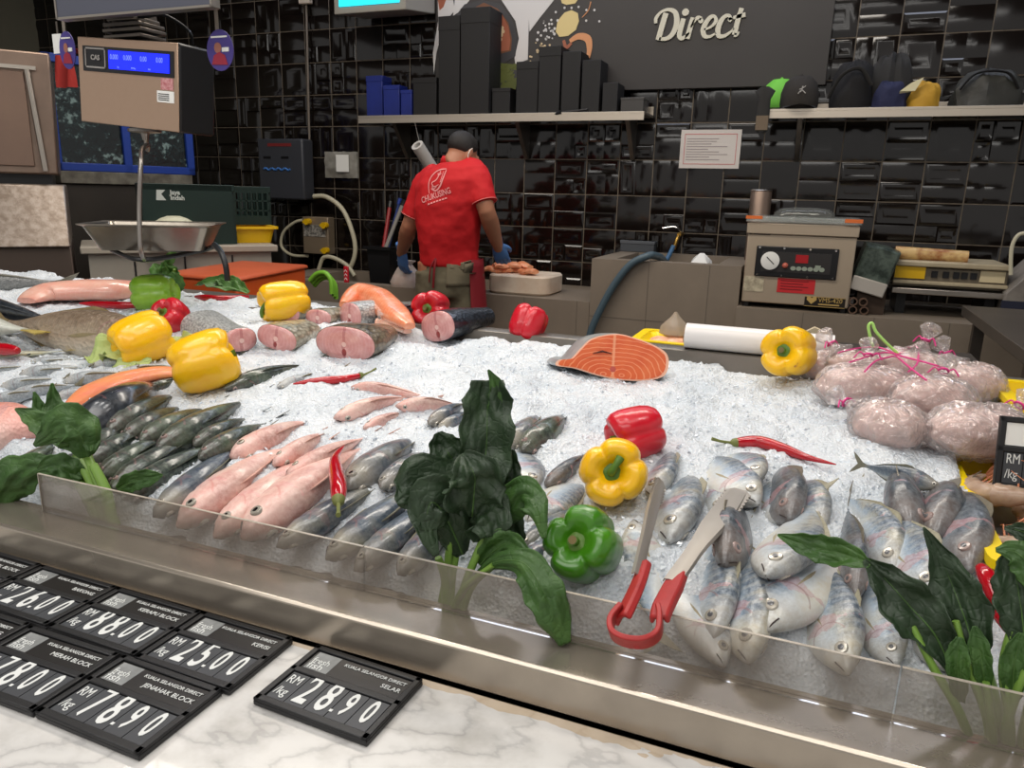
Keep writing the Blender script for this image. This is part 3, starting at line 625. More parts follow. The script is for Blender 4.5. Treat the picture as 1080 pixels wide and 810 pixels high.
cap(at_y(843, 105, 4.34), rad(6), mat('olive_black_fabric', (44, 40, 36), .85, bump=(90, .2)), DK2, 'dark baseball cap with a small pale emblem, on the shelf', True)
cap(at_y(823, 100, 4.43), rad(-30), mat('neon_fabric', (110, 190, 66), .7), DK, 'neon green cap hung at the near shelf corner')
t = thing('pouch', 'grey fabric pouch dangling off the shelf corner below the green cap', 'pouch', at_y(805, 132, 4.24))
c = at_y(805, 118, 4.24); mb = MB(); mb.loft([[c+V((w*math.cos(q), .018*math.sin(q), z)) for q in [2*math.pi*k/12 for k in range(12)]] for w, z in ((.02, -.1), (.03, -.09), (.032, 0), (.03, .06), (.05, .1), (.02, .12))]); build(mb, 'pouch_body', DK2, t)
build(MB().box((c.x-.03, c.y-.022, c.z-.09), (c.x+.03, c.y-.014, c.z-.02)), 'patch', mat('beige_patch', (110, 96, 80), .8), t)
def blob(name, label, cat_, u0, u1, vt, y, d, mt, sd, grp=None, squish=.8, dome=1.0):
    a, b = at_y(u0, vt, y), at_y(u1, vt, y); cx = (a.x+b.x)/2; w = abs(b.x-a.x)/2; hh = (a.z+b.z)/2-SZ; mb = MB()
    def f(q, s):
        an = math.pi/2*s; rr_ = math.cos(an)**.38; wob = 1+.22*noise.noise((3*math.cos(q)+sd, 3*math.sin(q), s*3))
        return V((cx+w*rr_*math.cos(q)*wob, y+d*rr_*math.sin(q)*wob, SZ+max(0, hh*math.sin(an)*(1+.2*noise.noise((4*math.cos(q), 4*math.sin(q), sd+s))))))
    mb.loft([[f(2*math.pi*k/26, s/9*.98) for k in range(26)] for s in range(10)])
    return mb
t = thing('backpack', 'black backpack slumped beside the dark cap on the shelf', 'bag', (0, 4.36, SZ)); build(blob('', '', '', 880, 926, 66, 4.38, .1, DK, 1), 'bag_body', DK, t)
c = at_y(897, 80, 4.28); build(MB().tube(cat([c+V((-.09, .02, -.1)), c+V((-.04, -.02, .0)), c+V((.04, -.01, .03)), c+V((.1, .03, -.04))], 6), .012, 8, flat=.5), 'strap', DK2, t)
single(blob('', '', '', 918, 968, 60, 4.41, .08, DK2, 7), 'jacket', DK2, 'crumpled charcoal jacket piled behind the blue cloth', 'jacket')
single(blob('', '', '', 922, 958, 88, 4.30, .05, DK2, 3), 'cloth', mat('navy_fabric', (30, 34, 66), .8, bump=(80, .2)), 'folded navy blue cloth in front of the jacket', 'cloth')
single(blob('', '', '', 960, 995, 88, 4.33, .06, DK2, 5), 'bag', mat('mustard_fabric', (186, 142, 40), .7, bump=(40, .2)), 'mustard yellow bag at the end of the clothes pile', 'bag')
c = at_y(961, 90, 4.25); mb = MB(); mb.loft([[c+V((x, .01*s, z)) for x, z in ((-.045, -.025-.01*s), (.02, -.025), (.05, .035), (.0, .012))] for s in (0, 1)]); single(mb, 'paper_slip', mat('cream_paper', (222, 214, 176), .6), 'small cream paper slip tucked on the blue cloth', 'paper')
t = thing('holdall', 'grey black holdall at the far end of the shelf', 'bag', (.8, 4.36, SZ)); build(blob('', '', '', 1008, 1084, 76, 4.38, .1, DK, 9), 'bag_body', mat('holdall_fabric', (52, 52, 48), .5, bump=(30, .3)), t)
c = at_y(1045, 82, 4.30); build(MB().tube(cat([c+V((-.12, .0, -.05)), c+V((-.06, -.01, .02)), c+V((.06, -.01, .02)), c+V((.12, 0, -.05))], 6), .011, 8, flat=.5), 'handle', DK, t)
# ================================================================ left-hand equipment
# ice machine
t = thing('ice_machine', 'scuffed stainless ice machine with a sloping hatch, partly in frame', 'machine', (-3.6, 2.9, 0))
a = at_y(62, 185, 2.6); xr = a.x; MB.post = Matrix.Translation((xr, 2.6, 0)) @ Matrix.Rotation(rad(51), 4, 'Z') @ Matrix.Translation((-xr, -2.6, 0)); xt = at_y(70, 57, 2.6).x
mb = MB(); mb.loft([[V((-4.5, 2.6, 1.385)), V((xr, 2.6, 1.385)), V((xr, 3.1, 1.385)), V((-4.5, 3.1, 1.385))], [V((-4.5, 2.6, 1.92)), V((xr+.02, 2.6, 1.92)), V((xr+.02, 3.1, 1.92)), V((-4.5, 3.1, 1.92))]])
build(mb, 'upper_case', STEEL_W, t, bevel=.008)
build(MB().box((-4.45, 2.588, 1.42), (xr-.09, 2.6, 1.83)), 'front_panel', mat('warm_brown_steel', (118, 98, 88), .5, .7, var=(4, (134, 112, 98), .3), bump=(60, .04)), t, bevel=.003)
mb = MB(); mb.tube([(xr-.05, 2.585, 1.40), (xr-.075, 2.585, 1.84)], .013, 8); mb.box((-4.4, 2.58, 1.84), (xr-.04, 2.592, 1.856)); build(mb, 'trim_bar', STEEL, t)
pa = at_y(62, 194, 2.58); pb = at_y(54, 260, 2.38)
mb = MB(); mb.loft([[V((-4.5, 2.6, 1.34)), V((pa.x, 2.6, 1.34)), V((pa.x, 3.2, 1.34)), V((-4.5, 3.2, 1.34))], [V((-4.5, 2.42, 1.06)), V((pa.x, 2.42, 1.06)), V((pa.x, 3.2, 1.06)), V((-4.5, 3.2, 1.06))]])
build(mb, 'hatch', mat('scratched_steel', (140, 126, 114), .4, .75, var=(30, (170, 158, 148), .12), bump=(80, .06)), t, bevel=.01)
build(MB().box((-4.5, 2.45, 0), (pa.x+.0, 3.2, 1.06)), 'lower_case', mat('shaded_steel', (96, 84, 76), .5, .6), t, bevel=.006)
build(MB().box((-4.5, 2.65, 1.34), (xr-.03, 3.2, 1.385)), 'gap_strip', BLACKP, t)
MB.post = None
# blue framed tank
FT_ = Front(at_y(55, 180, 3.0), at_y(206, 181, 3.75)); y = 0; x0, x1 = .03, FT_.w-.03; z0 = FT_.at(130, 178).z; zt2 = FT_.at(64, 62).z
t = thing('fish_tank', 'blue framed glass tank with dark wet panes behind the hanging scale', 'tank', tuple(FT_.M @ V((x0, .2, 0)))); MB.post = FT_.M; BF = mat('tank_blue_paint', (24, 56, 140), .4)
def fr(mb, a, b, w=.045): mb.box((min(a[0], b[0])-w/2, y-.02, min(a[1], b[1])-w/2), (max(a[0], b[0])+w/2, y+.03, max(a[1], b[1])+w/2))
mb = MB()
for p, q2 in (((x0, z0), (x1, z0)), ((x0, zt2), (x1, zt2)), ((x0, z0), (x0, zt2)), ((x1, z0), (x1, zt2)), (((x0+x1)/2+.0, z0), ((x0+x1)/2+.0, zt2))): fr(mb, p, q2)
for xx in (x0, x1): mb.box((xx-.022, y, z0-.022), (xx+.022, y+.36, z0+.022)); mb.box((xx-.022, y+.32, z0), (xx+.022, y+.36, zt2)); mb.box((xx-.022, y, zt2-.022), (xx+.022, y+.36, zt2+.022))
build(mb, 'frame', BF, t, bevel=.004)
m_, nt, b_ = newmat('mottled_wet_pane'); tc = nt.tex()
f1 = nt.noise(tc, 26, 4, .65); f2 = nt.noise(tc, 7, 3, .5)
c_ = nt.ramp(nt.math('MULTIPLY', f1, nt.math('MULTIPLY_ADD', f2, 1.0, .5)), [(.50, (14, 24, 26)), (.60, (26, 44, 46)), (.70, (120, 140, 138))])
nt.set(b_, 'Base Color', c_); b_.inputs['Roughness'].default_value = .12; nt.set(b_, 'Normal', nt.bump(f1, .3))
build(MB().box((x0, y, z0), (x1, y+.012, zt2)), 'front_pane', m_, t)
build(MB().box((x0, y+.02, z0), (x1, y+.34, zt2-.2)), 'water', mat('dark_tank_water', (14, 28, 30), .1), t)
zc = z0-.03
build(MB().box((x0, y+.0, .0), (x1, y+.36, zc-.06)), 'stand', mat('tank_stand', (66, 60, 54), .5, .4, var=(4, (52, 48, 44), .3)), t, bevel=.004)
build(MB().box((x0, y-.02, zc-.06), (x1+.0, y+.36, z0-.022)), 'ledge', mat('limed_ledge', (120, 116, 104), .6, var=(14, (70, 64, 56), .2)), t, bevel=.004)
MB.post = None
# red cloth
y = 2.57
p = [at_y(u, v, 2.7) for u, v in ((57, 57), (72, 62), (80, 72), (79, 92), (68, 93), (63, 72))]
mb = MB(); c0 = at_y(67, 60, 2.57)
mb.grid(lambda u, v: V((at_y(lerp(56+8*v, 74+8*v, u), 57+36*v, 2.56).x, 2.57-.012*math.sin(u*9+v*2)-.02*v, at_y(60, 58+35*v, 2.56).z)), 12, 10)
mb.grid(lambda u, v: V((at_y(lerp(56, 74, u), 57, 2.56).x, 2.57+.14*v, 1.925+.004*math.sin(u*9))), 12, 4)
single(mb, 'cloth', mat('red_cloth', (152, 36, 30), .8, bump=(120, .2)), 'red cloth draped over the corner of the ice machine', 'cloth')
# work cabinet
FC_ = Front(at_y(84, 261, 2.55), at_y(293, 258, 3.25)); MB.post = FC_.M; x0, x1 = 0, FC_.w; zt = FC_.at(190, 259.5).z
t = thing('work_cabinet', 'low cream work cabinet with a thick pale top', 'cabinet', tuple(FC_.M @ V((x1/2, .3, 0))))
build(MB().box((x0, 0, zt-.035), (x1, .52, zt)), 'worktop', mat('cream_worktop', (170, 162, 148), .45, var=(5, (146, 138, 126), .3)), t, bevel=.006)
build(MB().box((x0+.03, .03, 0), (x1-.03, .5, zt-.035)), 'cabinet_body', mat('cream_panel', (164, 158, 146), .5, var=(3, (146, 140, 130), .3)), t, bevel=.004)
mb = MB()
for k in (1, 2, 3): mb.box((lerp(x0, x1, k/4)-.004, .026, .1), (lerp(x0, x1, k/4)+.004, .03, zt-.05))
build(mb, 'panel_gaps', BLACKP, t); CABZ = zt; MB.post = None
# orange chest (cool box) turned to the counter
c = at_z(250, 289, 1.0)
ZT = .985
A, B_, C_ = at_z(181, 288, ZT), at_z(250, 293, ZT), at_z(324, 279, ZT)
t = thing('cool_box', 'closed orange brown cool box with lid standing before the cabinet', 'box', B_)
ux = (A-B_); uy = (C_-B_); ux.z = uy.z = 0; ux *= 1.15
def quad(o, g, z): return [V((o.x, o.y, z))+(ux.normalized()+uy.normalized())*(-g), V((o.x, o.y, z))+uy+(uy.normalized()-ux.normalized())*g, V((o.x, o.y, z))+ux+uy+(ux.normalized()+uy.normalized())*g, V((o.x, o.y, z))+ux+(ux.normalized()-uy.normalized())*g]
OR = mat('orange_brown_plastic', (226, 96, 36), .5, var=(6, (204, 84, 34), .3))
build(MB().loft([quad(B_, -.03, .0), quad(B_, -.02, .5), quad(B_, -.006, ZT-.02)]), 'tub', OR, t, bevel=.01)
build(MB().loft([quad(B_, .004, ZT-.02), quad(B_, .004, ZT-.006), quad(B_, -.01, ZT)]), 'lid', mat('orange_lid', (190, 88, 50), .5, var=(5, (166, 74, 42), .3)), t, bevel=.006)
# crates
GRN = mat('dark_green_plastic', (11, 36, 31), .45)
def crate(name, label, u0, u1, z0, z1, y0, d, slots, mt, grp):
    xa, xb = FC_.at(u0, 230, y0).x, FC_.at(u1, 230, y0).x; w = xb-xa; t = thing(name, label, 'crate', tuple(FC_.M @ V(((xa+xb)/2, y0+d/2, z0))), FC_.rz, grp)
    th = .012; mb = MB(); mb.box((-w/2, -d/2, 0), (w/2, d/2, th))
    def wall(p, q2):
        ax = (q2-p).normalized(); L = (q2-p).length; n_ = max(6, int(L/.03)); H = z1-z0; nn = V((-ax.y, ax.x, 0))*th
        def bx(s0, s1, h0, h1):
            a, b = p+ax*s0, p+ax*s1; mb.prism([(0, h0), (s1-s0, h0), (s1-s0, h1), (0, h1)], a, ax, (0, 0, 1), th)
        if not slots: bx(0, L, 0, H); return
        rows = [(0, .05), (H*.36, H*.40), (H*.62, H*.66), (H*.85, H)]
        for h0, h1 in rows: bx(0, L, h0, h1)
        for k in range(n_+1): s0 = (L-.010)*k/n_; bx(s0, s0+.010, .05, H*.85)
    P = [V((-w/2, -d/2, 0)), V((w/2, -d/2, 0)), V((w/2, d/2, 0)), V((-w/2, d/2, 0))]
    for k in range(4): wall(P[k], P[(k+1) % 4])
    build(mb, 'basket', mt, t, local=True, angle=None)
    mb = MB(); H = z1-z0
    for a, b in (((-w/2-.012, -d/2-.012), (w/2+.012, -d/2)), ((-w/2-.012, d/2), (w/2+.012, d/2+.012)), ((-w/2-.012, -d/2), (-w/2, d/2)), ((w/2, -d/2), (w/2+.012, d/2))): mb.box((a[0], a[1], H-.03), (b[0], b[1], H+.004))
    build(mb, 'rim', mt, t, local=True, bevel=.003); return t, w, d
zz = lambda v, y: FC_.at(200, v, y).z
t, w, d = crate('crate', 'dark green solid sided crate with white print behind scale tray', 151, 246, CABZ+.001, zz(195, .10), .10, .26, False, GRN, 'green crates on the cabinet')
mb = MB(); Mx = Matrix.Translation((-w/2+.13, -d/2-.0135, (zz(195, .10)-CABZ)-.075)) @ Matrix.Rotation(rad(90), 4, 'X')
text_mb(mb, 'Jaya', Mx @ Matrix.Translation((.0, .026, 0)), .03, 1, .001); text_mb(mb, 'Indah', Mx, .03, 1, .001); mb.prism([(-.055, 0), (-.01, 0), (-.03, .03), (-.01, .05), (-.05, .05)], (-w/2+.12, -d/2-.0125, (zz(195, .10)-CABZ)-.078), UX, UZ, .001)
build(mb, 'crate_print', mat('grey_white_print', (176, 184, 180), .6), t, local=True)
# yellow tray under the slotted crate
x0, x1 = FC_.at(245, 250, .16).x, FC_.at(291, 250, .16).x; zy0, zy1 = CABZ+.001, FC_.at(268, 239.5, .16).z
def tub(name, label, x0, x1, y0, y1, z0, z1, mt, M=None, flare=.02, rim=.016, th=.008, cat_='tub', grp=None):
    w, d, h = (x1-x0)/2, (y1-y0)/2, z1-z0; t = thing(name, label, cat_, ((x0+x1)/2, (y0+y1)/2, z0), 0, grp, M)
    rg = lambda g, z: rrect(w+g, d+g, .02, z, 0, 0, 3)
    build(MB().loft([rg(-flare, 0), rg(0, h), rg(-th, h), rg(-flare-th, th)]), 'tub_body', mt, t, local=True)
    build(MB().loft([rg(-.001, h-.012), rg(rim, h-.010), rg(rim, h+.002), rg(-th, h+.002), rg(-th, h-.004)], caps=False), 'rim', mt, t, local=True)
    return t
tub('tray', 'yellow plastic tray beneath the slotted green crate', x0, x1, .16, .42, zy0, zy1, YEL, cat_='tray', M=FC_.M @ Matrix.Translation(((x0+x1)/2, .29, zy0)))
crate('crate', 'dark green slotted crate stacked on the yellow tray', 206, 284, zy1+.002, FC_.at(245, 197, .18).z, .385, .24, True, GRN, 'green crates on the cabinet')
c = FC_.M @ FC_.at(184, 240, .04); c.y -= .0; t = thing('bowl', 'upturned white plastic bowl behind the scale tray', 'bowl', (c.x, c.y, CABZ))
hb = FC_.at(184, 228, .04).z-CABZ
build(MB().lathe([(.122, 0), (.122, .3*hb), (.108, .72*hb), (.06, .93*hb), (.03, hb), (.002, hb)], 28, Matrix.Translation((c.x, c.y, CABZ+.001))), 'bowl_body', mat('cream_bowl', (196, 194, 170), .4), t)
build(MB().lathe([(.12, .0), (.13, .004), (.13, .012), (.12, .016)], 28, Matrix.Translation((c.x, c.y, CABZ+.001))), 'rim', mat('cream_bowl_rim', (200, 198, 176), .4), t)
# ---------------------------------------------------------------- hanging scale
YS_ = 1.62
A = at_y(80, 38, YS_); B_ = at_y(190, 140, YS_); c = (A+B_)/2; W2, H2, D2 = .358/2, .222/2, .13
Ms = Matrix.Translation((c.x, YS_, c.z)) @ Matrix.Rotation(rad(5.2), 4, 'Y')
t = thing('hanging_scale', 'boxy steel hanging scale with a lit blue display and shallow tray', 'scale', M=Matrix.Translation((c.x, YS_, c.z)))
SCF = mat('scale_front_steel', (184, 156, 134), .34, .75, aniso=(50, 3, 50))
hs = build(MB().box((-W2, 0, -H2), (W2, .004, H2), M=Ms), 'front_plate', SCF, t, bevel=.003)
build(MB().box((-W2-.002, .004, -H2-.001), (W2+.002, D2, H2+.001), M=Ms), 'housing', BLACKP, t, bevel=.006)
bz = build(MB().box((-W2+.02, -.002, H2-.087), (W2-.012, .0, H2-.022), M=Ms), 'bezel', BLACKP, hs)
lcd = build(MB().box((-W2+.118, -.004, H2-.077), (W2-.026, -.002, H2-.03), M=Ms), 'display', mat('blue_lcd', (10, 20, 200), .3, emit=((20, 40, 255), 1.1)), t)
mb = MB(); XR = Ms @ Matrix.Rotation(rad(90), 4, 'X')
def onscale(x, z): return Ms @ Matrix.Translation((x, -.0045, z)) @ Matrix.Rotation(rad(90), 4, 'X')
for x_, s_ in ((-W2+.124, '0.000'), (-W2+.172, '0.000'), (-W2+.232, '0.00'), (-W2+.288, '0.00')): text_mb(mb, s_, onscale(x_, H2-.052), .018, .75, 0, .0002)
for x_, s_ in ((-W2+.15, 'kg'), (-W2+.2, 'RM/kg'), (-W2+.26, 'RM')): text_mb(mb, s_, onscale(x_, H2-.073), .006, 1, 0, .0002)
build(mb, 'digits', mat('pale_blue_digits', (120, 140, 255), .4, emit=((120, 140, 255), .6)), t)
mb = MB(); F2 = lambda a0, b0, a1, b1, y: mb.box((a0, y, b0), (a1, 0, b1), M=Ms)
for a in ((-W2+.03, H2-.078, -W2+.105, H2-.074), (-W2+.03, H2-.03, -W2+.105, H2-.026), (-W2+.03, H2-.078, -W2+.033, H2-.026), (-W2+.102, H2-.078, -W2+.105, H2-.026)): F2(*a, -.0035)
text_mb(mb, 'CAS', onscale(-W2+.053, H2-.057), .018, 1, .0006, .0006); build(mb, 'maker_badge', mat('badge_grey', (150, 146, 142), .4), t)
st = build(MB().box((W2-.072, -.0015, -H2+.072), (W2-.013, 0, -H2+.101), M=Ms), 'white_sticker', WHITEPR, t)
mb = MB()
for k in range(4): mb.box((W2-.068, -.0022, -H2+.077+.005*k), (W2-.03, -.0015, -H2+.079+.005*k), M=Ms)
build(mb, 'sticker_print', BLACKP, st)
build(MB().box((W2-.058, -.0015, -H2+.104), (W2-.016, 0, -H2+.133), M=Ms), 'pink_sticker', mat('pink_sticker', (210, 160, 160), .5, var=(120, (170, 90, 96), .15)), t)
# stub, hook, bail, tray
CH = mat('scale_rod', (150, 144, 138), .3, .9)
sb = at_y(153, 141, YS_+.1)
mb = MB(); mb.lathe([(.045, 0), (.045, -.008), (.012, -.012), (.008, -.03)], 16, Matrix.Translation((sb.x, YS_+.1, sb.z+.012))); build(mb, 'hook_plate', CH, t)
yb = YS_+.02
rod = [V((sb.x, YS_+.1, sb.z-.01)), V((sb.x+.004, YS_+.1, sb.z-.045))]
fr_ = [at_y(156, 153, YS_+.02), at_y(150, 158, YS_-.03), at_y(148.5, 175, YS_-.07), at_y(147, 215, YS_-.085), at_y(147.5, 250, YS_-.1), at_y(149, 266, YS_-.1), at_y(153, 274, YS_-.06), at_y(160, 274, YS_+.05)]
build(MB().tube(cat([rod[0], rod[1]]+fr_, 6), .0062, 10), 'bail_rod', CH, t)
ta = at_y(100, 240, YS_-.12); tb = at_y(231, 243, YS_-.12); zb_ = at_y(165, 268, YS_-.1).z; ztp = at_y(165, 240.5, YS_-.12).z
w, d = .162, .12; cq = at_y(166, 255, YS_+.04); cx, cy = cq.x, cq.y; MB.post = Matrix.Translation((cx, cy, 0)) @ Matrix.Rotation(rad(33), 4, 'Z') @ Matrix.Translation((-cx, -cy, 0))
rg = lambda gx, gy, z, r=.02: rrect(gx, gy, r, z, cx, cy, 4)
mb = MB(); mb.loft([rg(w*.82, d*.72, zb_), rg(w, d, ztp-.004), rg(w+.012, d+.012, ztp), rg(w+.012, d+.012, ztp+.003), rg(w-.002, d-.002, ztp), rg(w*.82-.002, d*.72-.002, zb_+.004)])
build(mb, 'tray', mat('tray_steel', (160, 152, 140), .3, .9, var=(12, (130, 122, 112), .3)), t); MB.post = None
mb = MB(); mb.tube(cat([V((cx-.09, cy-.08, zb_-.004)), at_y(150, 274, YS_-.07), V((cx+.1, cy+.05, zb_-.006)), V((cx+.17, cy+.04, zb_+.012))], 5), .007, 8); mb.tube(cat([at_y(226, 258, YS_-.02), at_y(233, 266, YS_-.04), at_y(238, 280, YS_-.05), at_y(240, 296, YS_-.05)], 6), .008, 8)
mb.tube([V((cx-.09, cy+.04, zb_-.006)), V((cx+.1, cy+.05, zb_-.006))], .006, 8); p_ = at_y(106, 243, YS_-.02); mb.tube([p_+V((0, .02, -.03)), p_+V((0, .02, .01))], .006, 8)
build(mb, 'black_bracket', BLACKP, t)
# suspension above the scale: stacked plates and hanging strap up to the ceiling
tp = at_y(150, 40, YS_+.1)
mb = MB()
for k, (w_, h0) in enumerate(((.068, .0), (.07, .016), (.066, .03), (.05, .044))): mb.box((tp.x-w_, YS_+.03, tp.z-.012+h0), (tp.x+w_, YS_+.12, tp.z+h0-.002))
mb.box((tp.x-.032, YS_+.09, tp.z+.03), (tp.x+.03, YS_+.13, 3.3))
build(mb, 'hanger_plates', STEEL_D, t, bevel=.002)
mb = MB(); mb.tube(cat([tp+V((-.05, -.05, 0)), tp+V((-.03, -.07, .05)), tp+V((.06, -.05, .04)), tp+V((.12, -.03, .045)), tp+V((.17, 0, .01)), tp+V((.16, .02, -.02))], 6), .004, 6); build(mb, 'power_cable', BLACKP, t)
# overhead panel with badges
x0, x1 = at_y(65, 14, YS_-.03).x, at_y(228, 14, YS_-.03).x; zp = at_y(150, 14, YS_-.03).z
t = thing('hanging_sign', 'plain blue grey back of a sign hanging above the scale', 'sign', ((x0+x1)/2, YS_-.03, zp), rad(0))
build(MB().box((x0, YS_-.045, zp), (x1, YS_-.02, zp+.32), M=Matrix.Rotation(0, 4, 'X')), 'sign_panel', mat('slate_sign', (82, 84, 96), .5), t, bevel=.003)
mb = MB()
for xx in (x0, x1): mb.box((xx-.003, YS_-.047, zp-.001), (xx+.003, YS_-.018, zp+.32))
mb.box((x0, YS_-.047, zp-.003), (x1, YS_-.018, zp+.003)); build(mb, 'edge_trim', STEEL, t)
mb = MB()
for xx in (lerp(x0, x1, .1), lerp(x0, x1, .9)): mb.tube([(xx, YS_-.03, zp+.3), (xx, YS_-.03, 3.3)], .004, 6)
build(mb, 'wires', STEEL_D, t)
PUR = mat('violet_card', (70, 58, 132), .5); SK0 = mat('printed_skin', (160, 104, 88), .6); RD0 = mat('printed_red', (150, 40, 60), .6)
for u, lab, y in ((71, 'violet oval badge hanging left of the scale, half hidden by it', YS_+.03), (232, 'violet round badge hanging clear of the scale on its strip', YS_+.03)):
    c = at_y(u, 53, y); r = .05; t = thing('hanging_badge', lab, 'badge', (c.x, y, c.z), 0, None); o = (c.x, y, c.z)
    build(MB().disc((0, 0), r, o, UX, UZ, -.002, n=28, sx=.86 if u > 100 else .62), 'card', PUR, t)
    k = 1 if u > 100 else .7
    mb = MB(); mb.disc((-.006*k, .006), .013, (c.x, y-.0005, c.z), UX, UZ, .001, 0, sx=k*.9); mb.prism([(-.028*k, -.034), (.024*k, -.036), (.016*k, -.012), (-.002*k, -.004), (-.02*k, -.012)], (c.x, y-.0005, c.z), UX, UZ, .0012, 1)
    build(mb, 'printed_figure', [SK0, RD0], t)
    mb = MB(); mb.box((c.x-.026*k, y-.002, c.z+.03), (c.x+.026*k, y-.0005, c.z+.034)); mb.box((c.x+.008*k, y-.002, c.z-.004), (c.x+.03*k, y-.0005, c.z+.006)); build(mb, 'printed_lines', WHITEPR, t)
    build(MB().box((c.x-.013, y+.0021, c.z+.0), (c.x-.001, y+.0025, zp+.02)), 'strip', mat('clear_strip', (150, 140, 128), .3, alpha=.6), t)
c = at_y(61, 46, YS_+.05); t = thing('price_flag', 'small blank white card behind the half hidden violet badge', 'card', (c.x, YS_+.05, c.z))
build(MB().box((c.x-.02, YS_+.05, c.z-.026), (c.x+.014, YS_+.052, c.z+.026)), 'card', WHITEPR, t); build(MB().box((c.x-.004, YS_+.053, c.z), (c.x+.002, YS_+.054, zp+.02)), 'strip', STEEL_D, t)
# ================================================================ display counter
CX0, CX1 = -3.3, 1.5
m_, nt, b_ = newmat('veined_marble'); tc = nt.tex()
wv = nt.n('ShaderNodeTexWave', {'Vector': nt.mapping(tc, (1.6, 2.6, 1), rot=(0, 0, .5)), 'Scale': 2.2, 'Distortion': 16, 'Detail': 6, 'Detail Scale': 1.8})
v1 = nt.ramp(wv.outputs[1], [(0, (182, 180, 178)), (.05, (196, 194, 191)), (.3, (204, 202, 199)), (1, (208, 206, 203))])
n2 = nt.ramp(nt.noise(tc, 9, 5, .6), [(.3, (200, 197, 192)), (.55, (255, 255, 255))])
c1 = nt.mix(.7, v1, n2, 'MULTIPLY')
sx, sy, sz = nt.sep(tc)
st = nt.math('MULTIPLY', nt.math('GREATER_THAN', nt.math('MULTIPLY_ADD', nt.noise(nt.mapping(tc, (1, 2, 1)), 14, 3, .6), .05, sy), .222), .6)
st2 = nt.math('MULTIPLY', nt.ramp(nt.noise(tc, 5, 2, .5), [(.66, (0, 0, 0, 1)), (.72, (1, 1, 1, 1))]), .10)
c1 = nt.mix(nt.math('MAXIMUM', st, st2), c1, lin((178, 148, 104)))
nt.set(b_, 'Base Color', c1); b_.inputs['Roughness'].default_value = .22; b_.inputs['Coat Weight'].default_value = .3
t = thing('marble_ledge', 'white veined marble ledge with brown stains in front of the display', 'counter', (-1, .5, 0))
build(MB().box((CX0, .16, .73), (CX1, .712, .77)), 'marble_top', m_, t, bevel=.004)
build(MB().box((CX0, .2, 0), (CX1, .70, .73)), 'front_panel', mat('dark_counter_panel', (60, 56, 54), .5), t)
t = thing('fish_counter', 'long stainless fish display counter heaped with ice', 'counter', (-1, 1.3, 0))
RAIL = mat('rail_steel', (186, 176, 162), .24, .72, var=(7, (156, 146, 134), .3), bump=(30, .012))
mb = MB(); mb.loft([[V((x, y, z)) for y, z in ((.716, .771), (.720, .816), (.724, .82), (.80, .82), (.80, .80), (.74, .80), (.74, .771))] for x in (CX0, -2, -1, 0, 1, CX1)])
build(mb, 'front_rail', RAIL, t, angle=12, bevel=.0012)
mb = MB(); prof = [(.79, .8205), (.80, .80), (.84, .80), (1.76, .90), (1.775, .92), (1.78, .998), (1.784, 1.0), (1.83, 1.0), (1.83, .93)]
mb.loft([[V((x, y, z)) for y, z in prof]+[V((x, y, z-.006)) for y, z in reversed(prof)] for x in (CX0, -1.4, -.9, -.5, 0, CX1)])
build(mb, 'ice_pan', mat('pan_steel', (150, 144, 136), .36, .8, var=(6, (120, 114, 106), .3)), t, angle=50)
build(MB().box((CX0, .80, 0), (CX1, 1.80, .79)), 'counter_body', STEEL_D, t)
build(MB().box((CX0, 1.832, .92), (-.95, 2.02, .998)), 'back_ledge', mat('grey_back_ledge', (118, 112, 104), .4, .5, var=(6, (96, 90, 84), .3)), t, bevel=.004)
build(MB().box((CX0, 1.832, 0), (CX1, 1.95, .92)), 'back_panel', STEEL_D, t)
build(MB().box((-.42, 1.95, .90), (.45, 2.5, .93)), 'back_shelf', STEEL_D, t)
# splash guard
m_, nt, b_ = newmat('smeared_clear_acrylic')
out = nt.N['Material Output']; tr = nt.n('ShaderNodeBsdfTransparent', {'Color': (.90, .89, .87, 1)}); gl = nt.n('ShaderNodeBsdfGlossy', {'Color': (.9, .9, .9, 1), 'Roughness': .06}); di = nt.n('ShaderNodeBsdfDiffuse', {'Color': (.42, .36, .31, 1)})
tc = nt.tex(); hz = nt.ramp(nt.noise(nt.mapping(tc, (1, 1, 1.5)), 7, 5, .6), [(.35, (.17, .17, .17, 1)), (.75, (.34, .34, .34, 1))])
mx = nt.n('ShaderNodeMixShader', {0: hz, 1: tr, 2: di}); fr = nt.n('ShaderNodeLayerWeight', {'Blend': .18})
mx2 = nt.n('ShaderNodeMixShader', {0: nt.math('MULTIPLY', fr.outputs[0], .7), 1: mx, 2: gl}); nt.L.new(mx2.outputs[0], out.inputs[0])
PANE = m_
EDGE = mat('acrylic_edge', (196, 186, 172), .3, var=(40, (150, 142, 130), .2))
js = [-1.142, at_y(385, 618, .783).x, at_y(946, 730, .783).x, .8, CX1]
for k in range(4):
    p = build(MB().box((js[k]+.001, .7815, .8203), (js[k+1]-.001, .7845, .8865)), 'splash_guard', PANE, t)
    build(MB().box((js[k]+.001, .7812, .8866), (js[k+1]-.001, .7848, .8874)), 'polished_edge', EDGE, p)
build(MB().box((js[0]-.0005, .7812, .8203), (js[0]+.0008, .7848, .8874)), 'end_edge', EDGE, t)
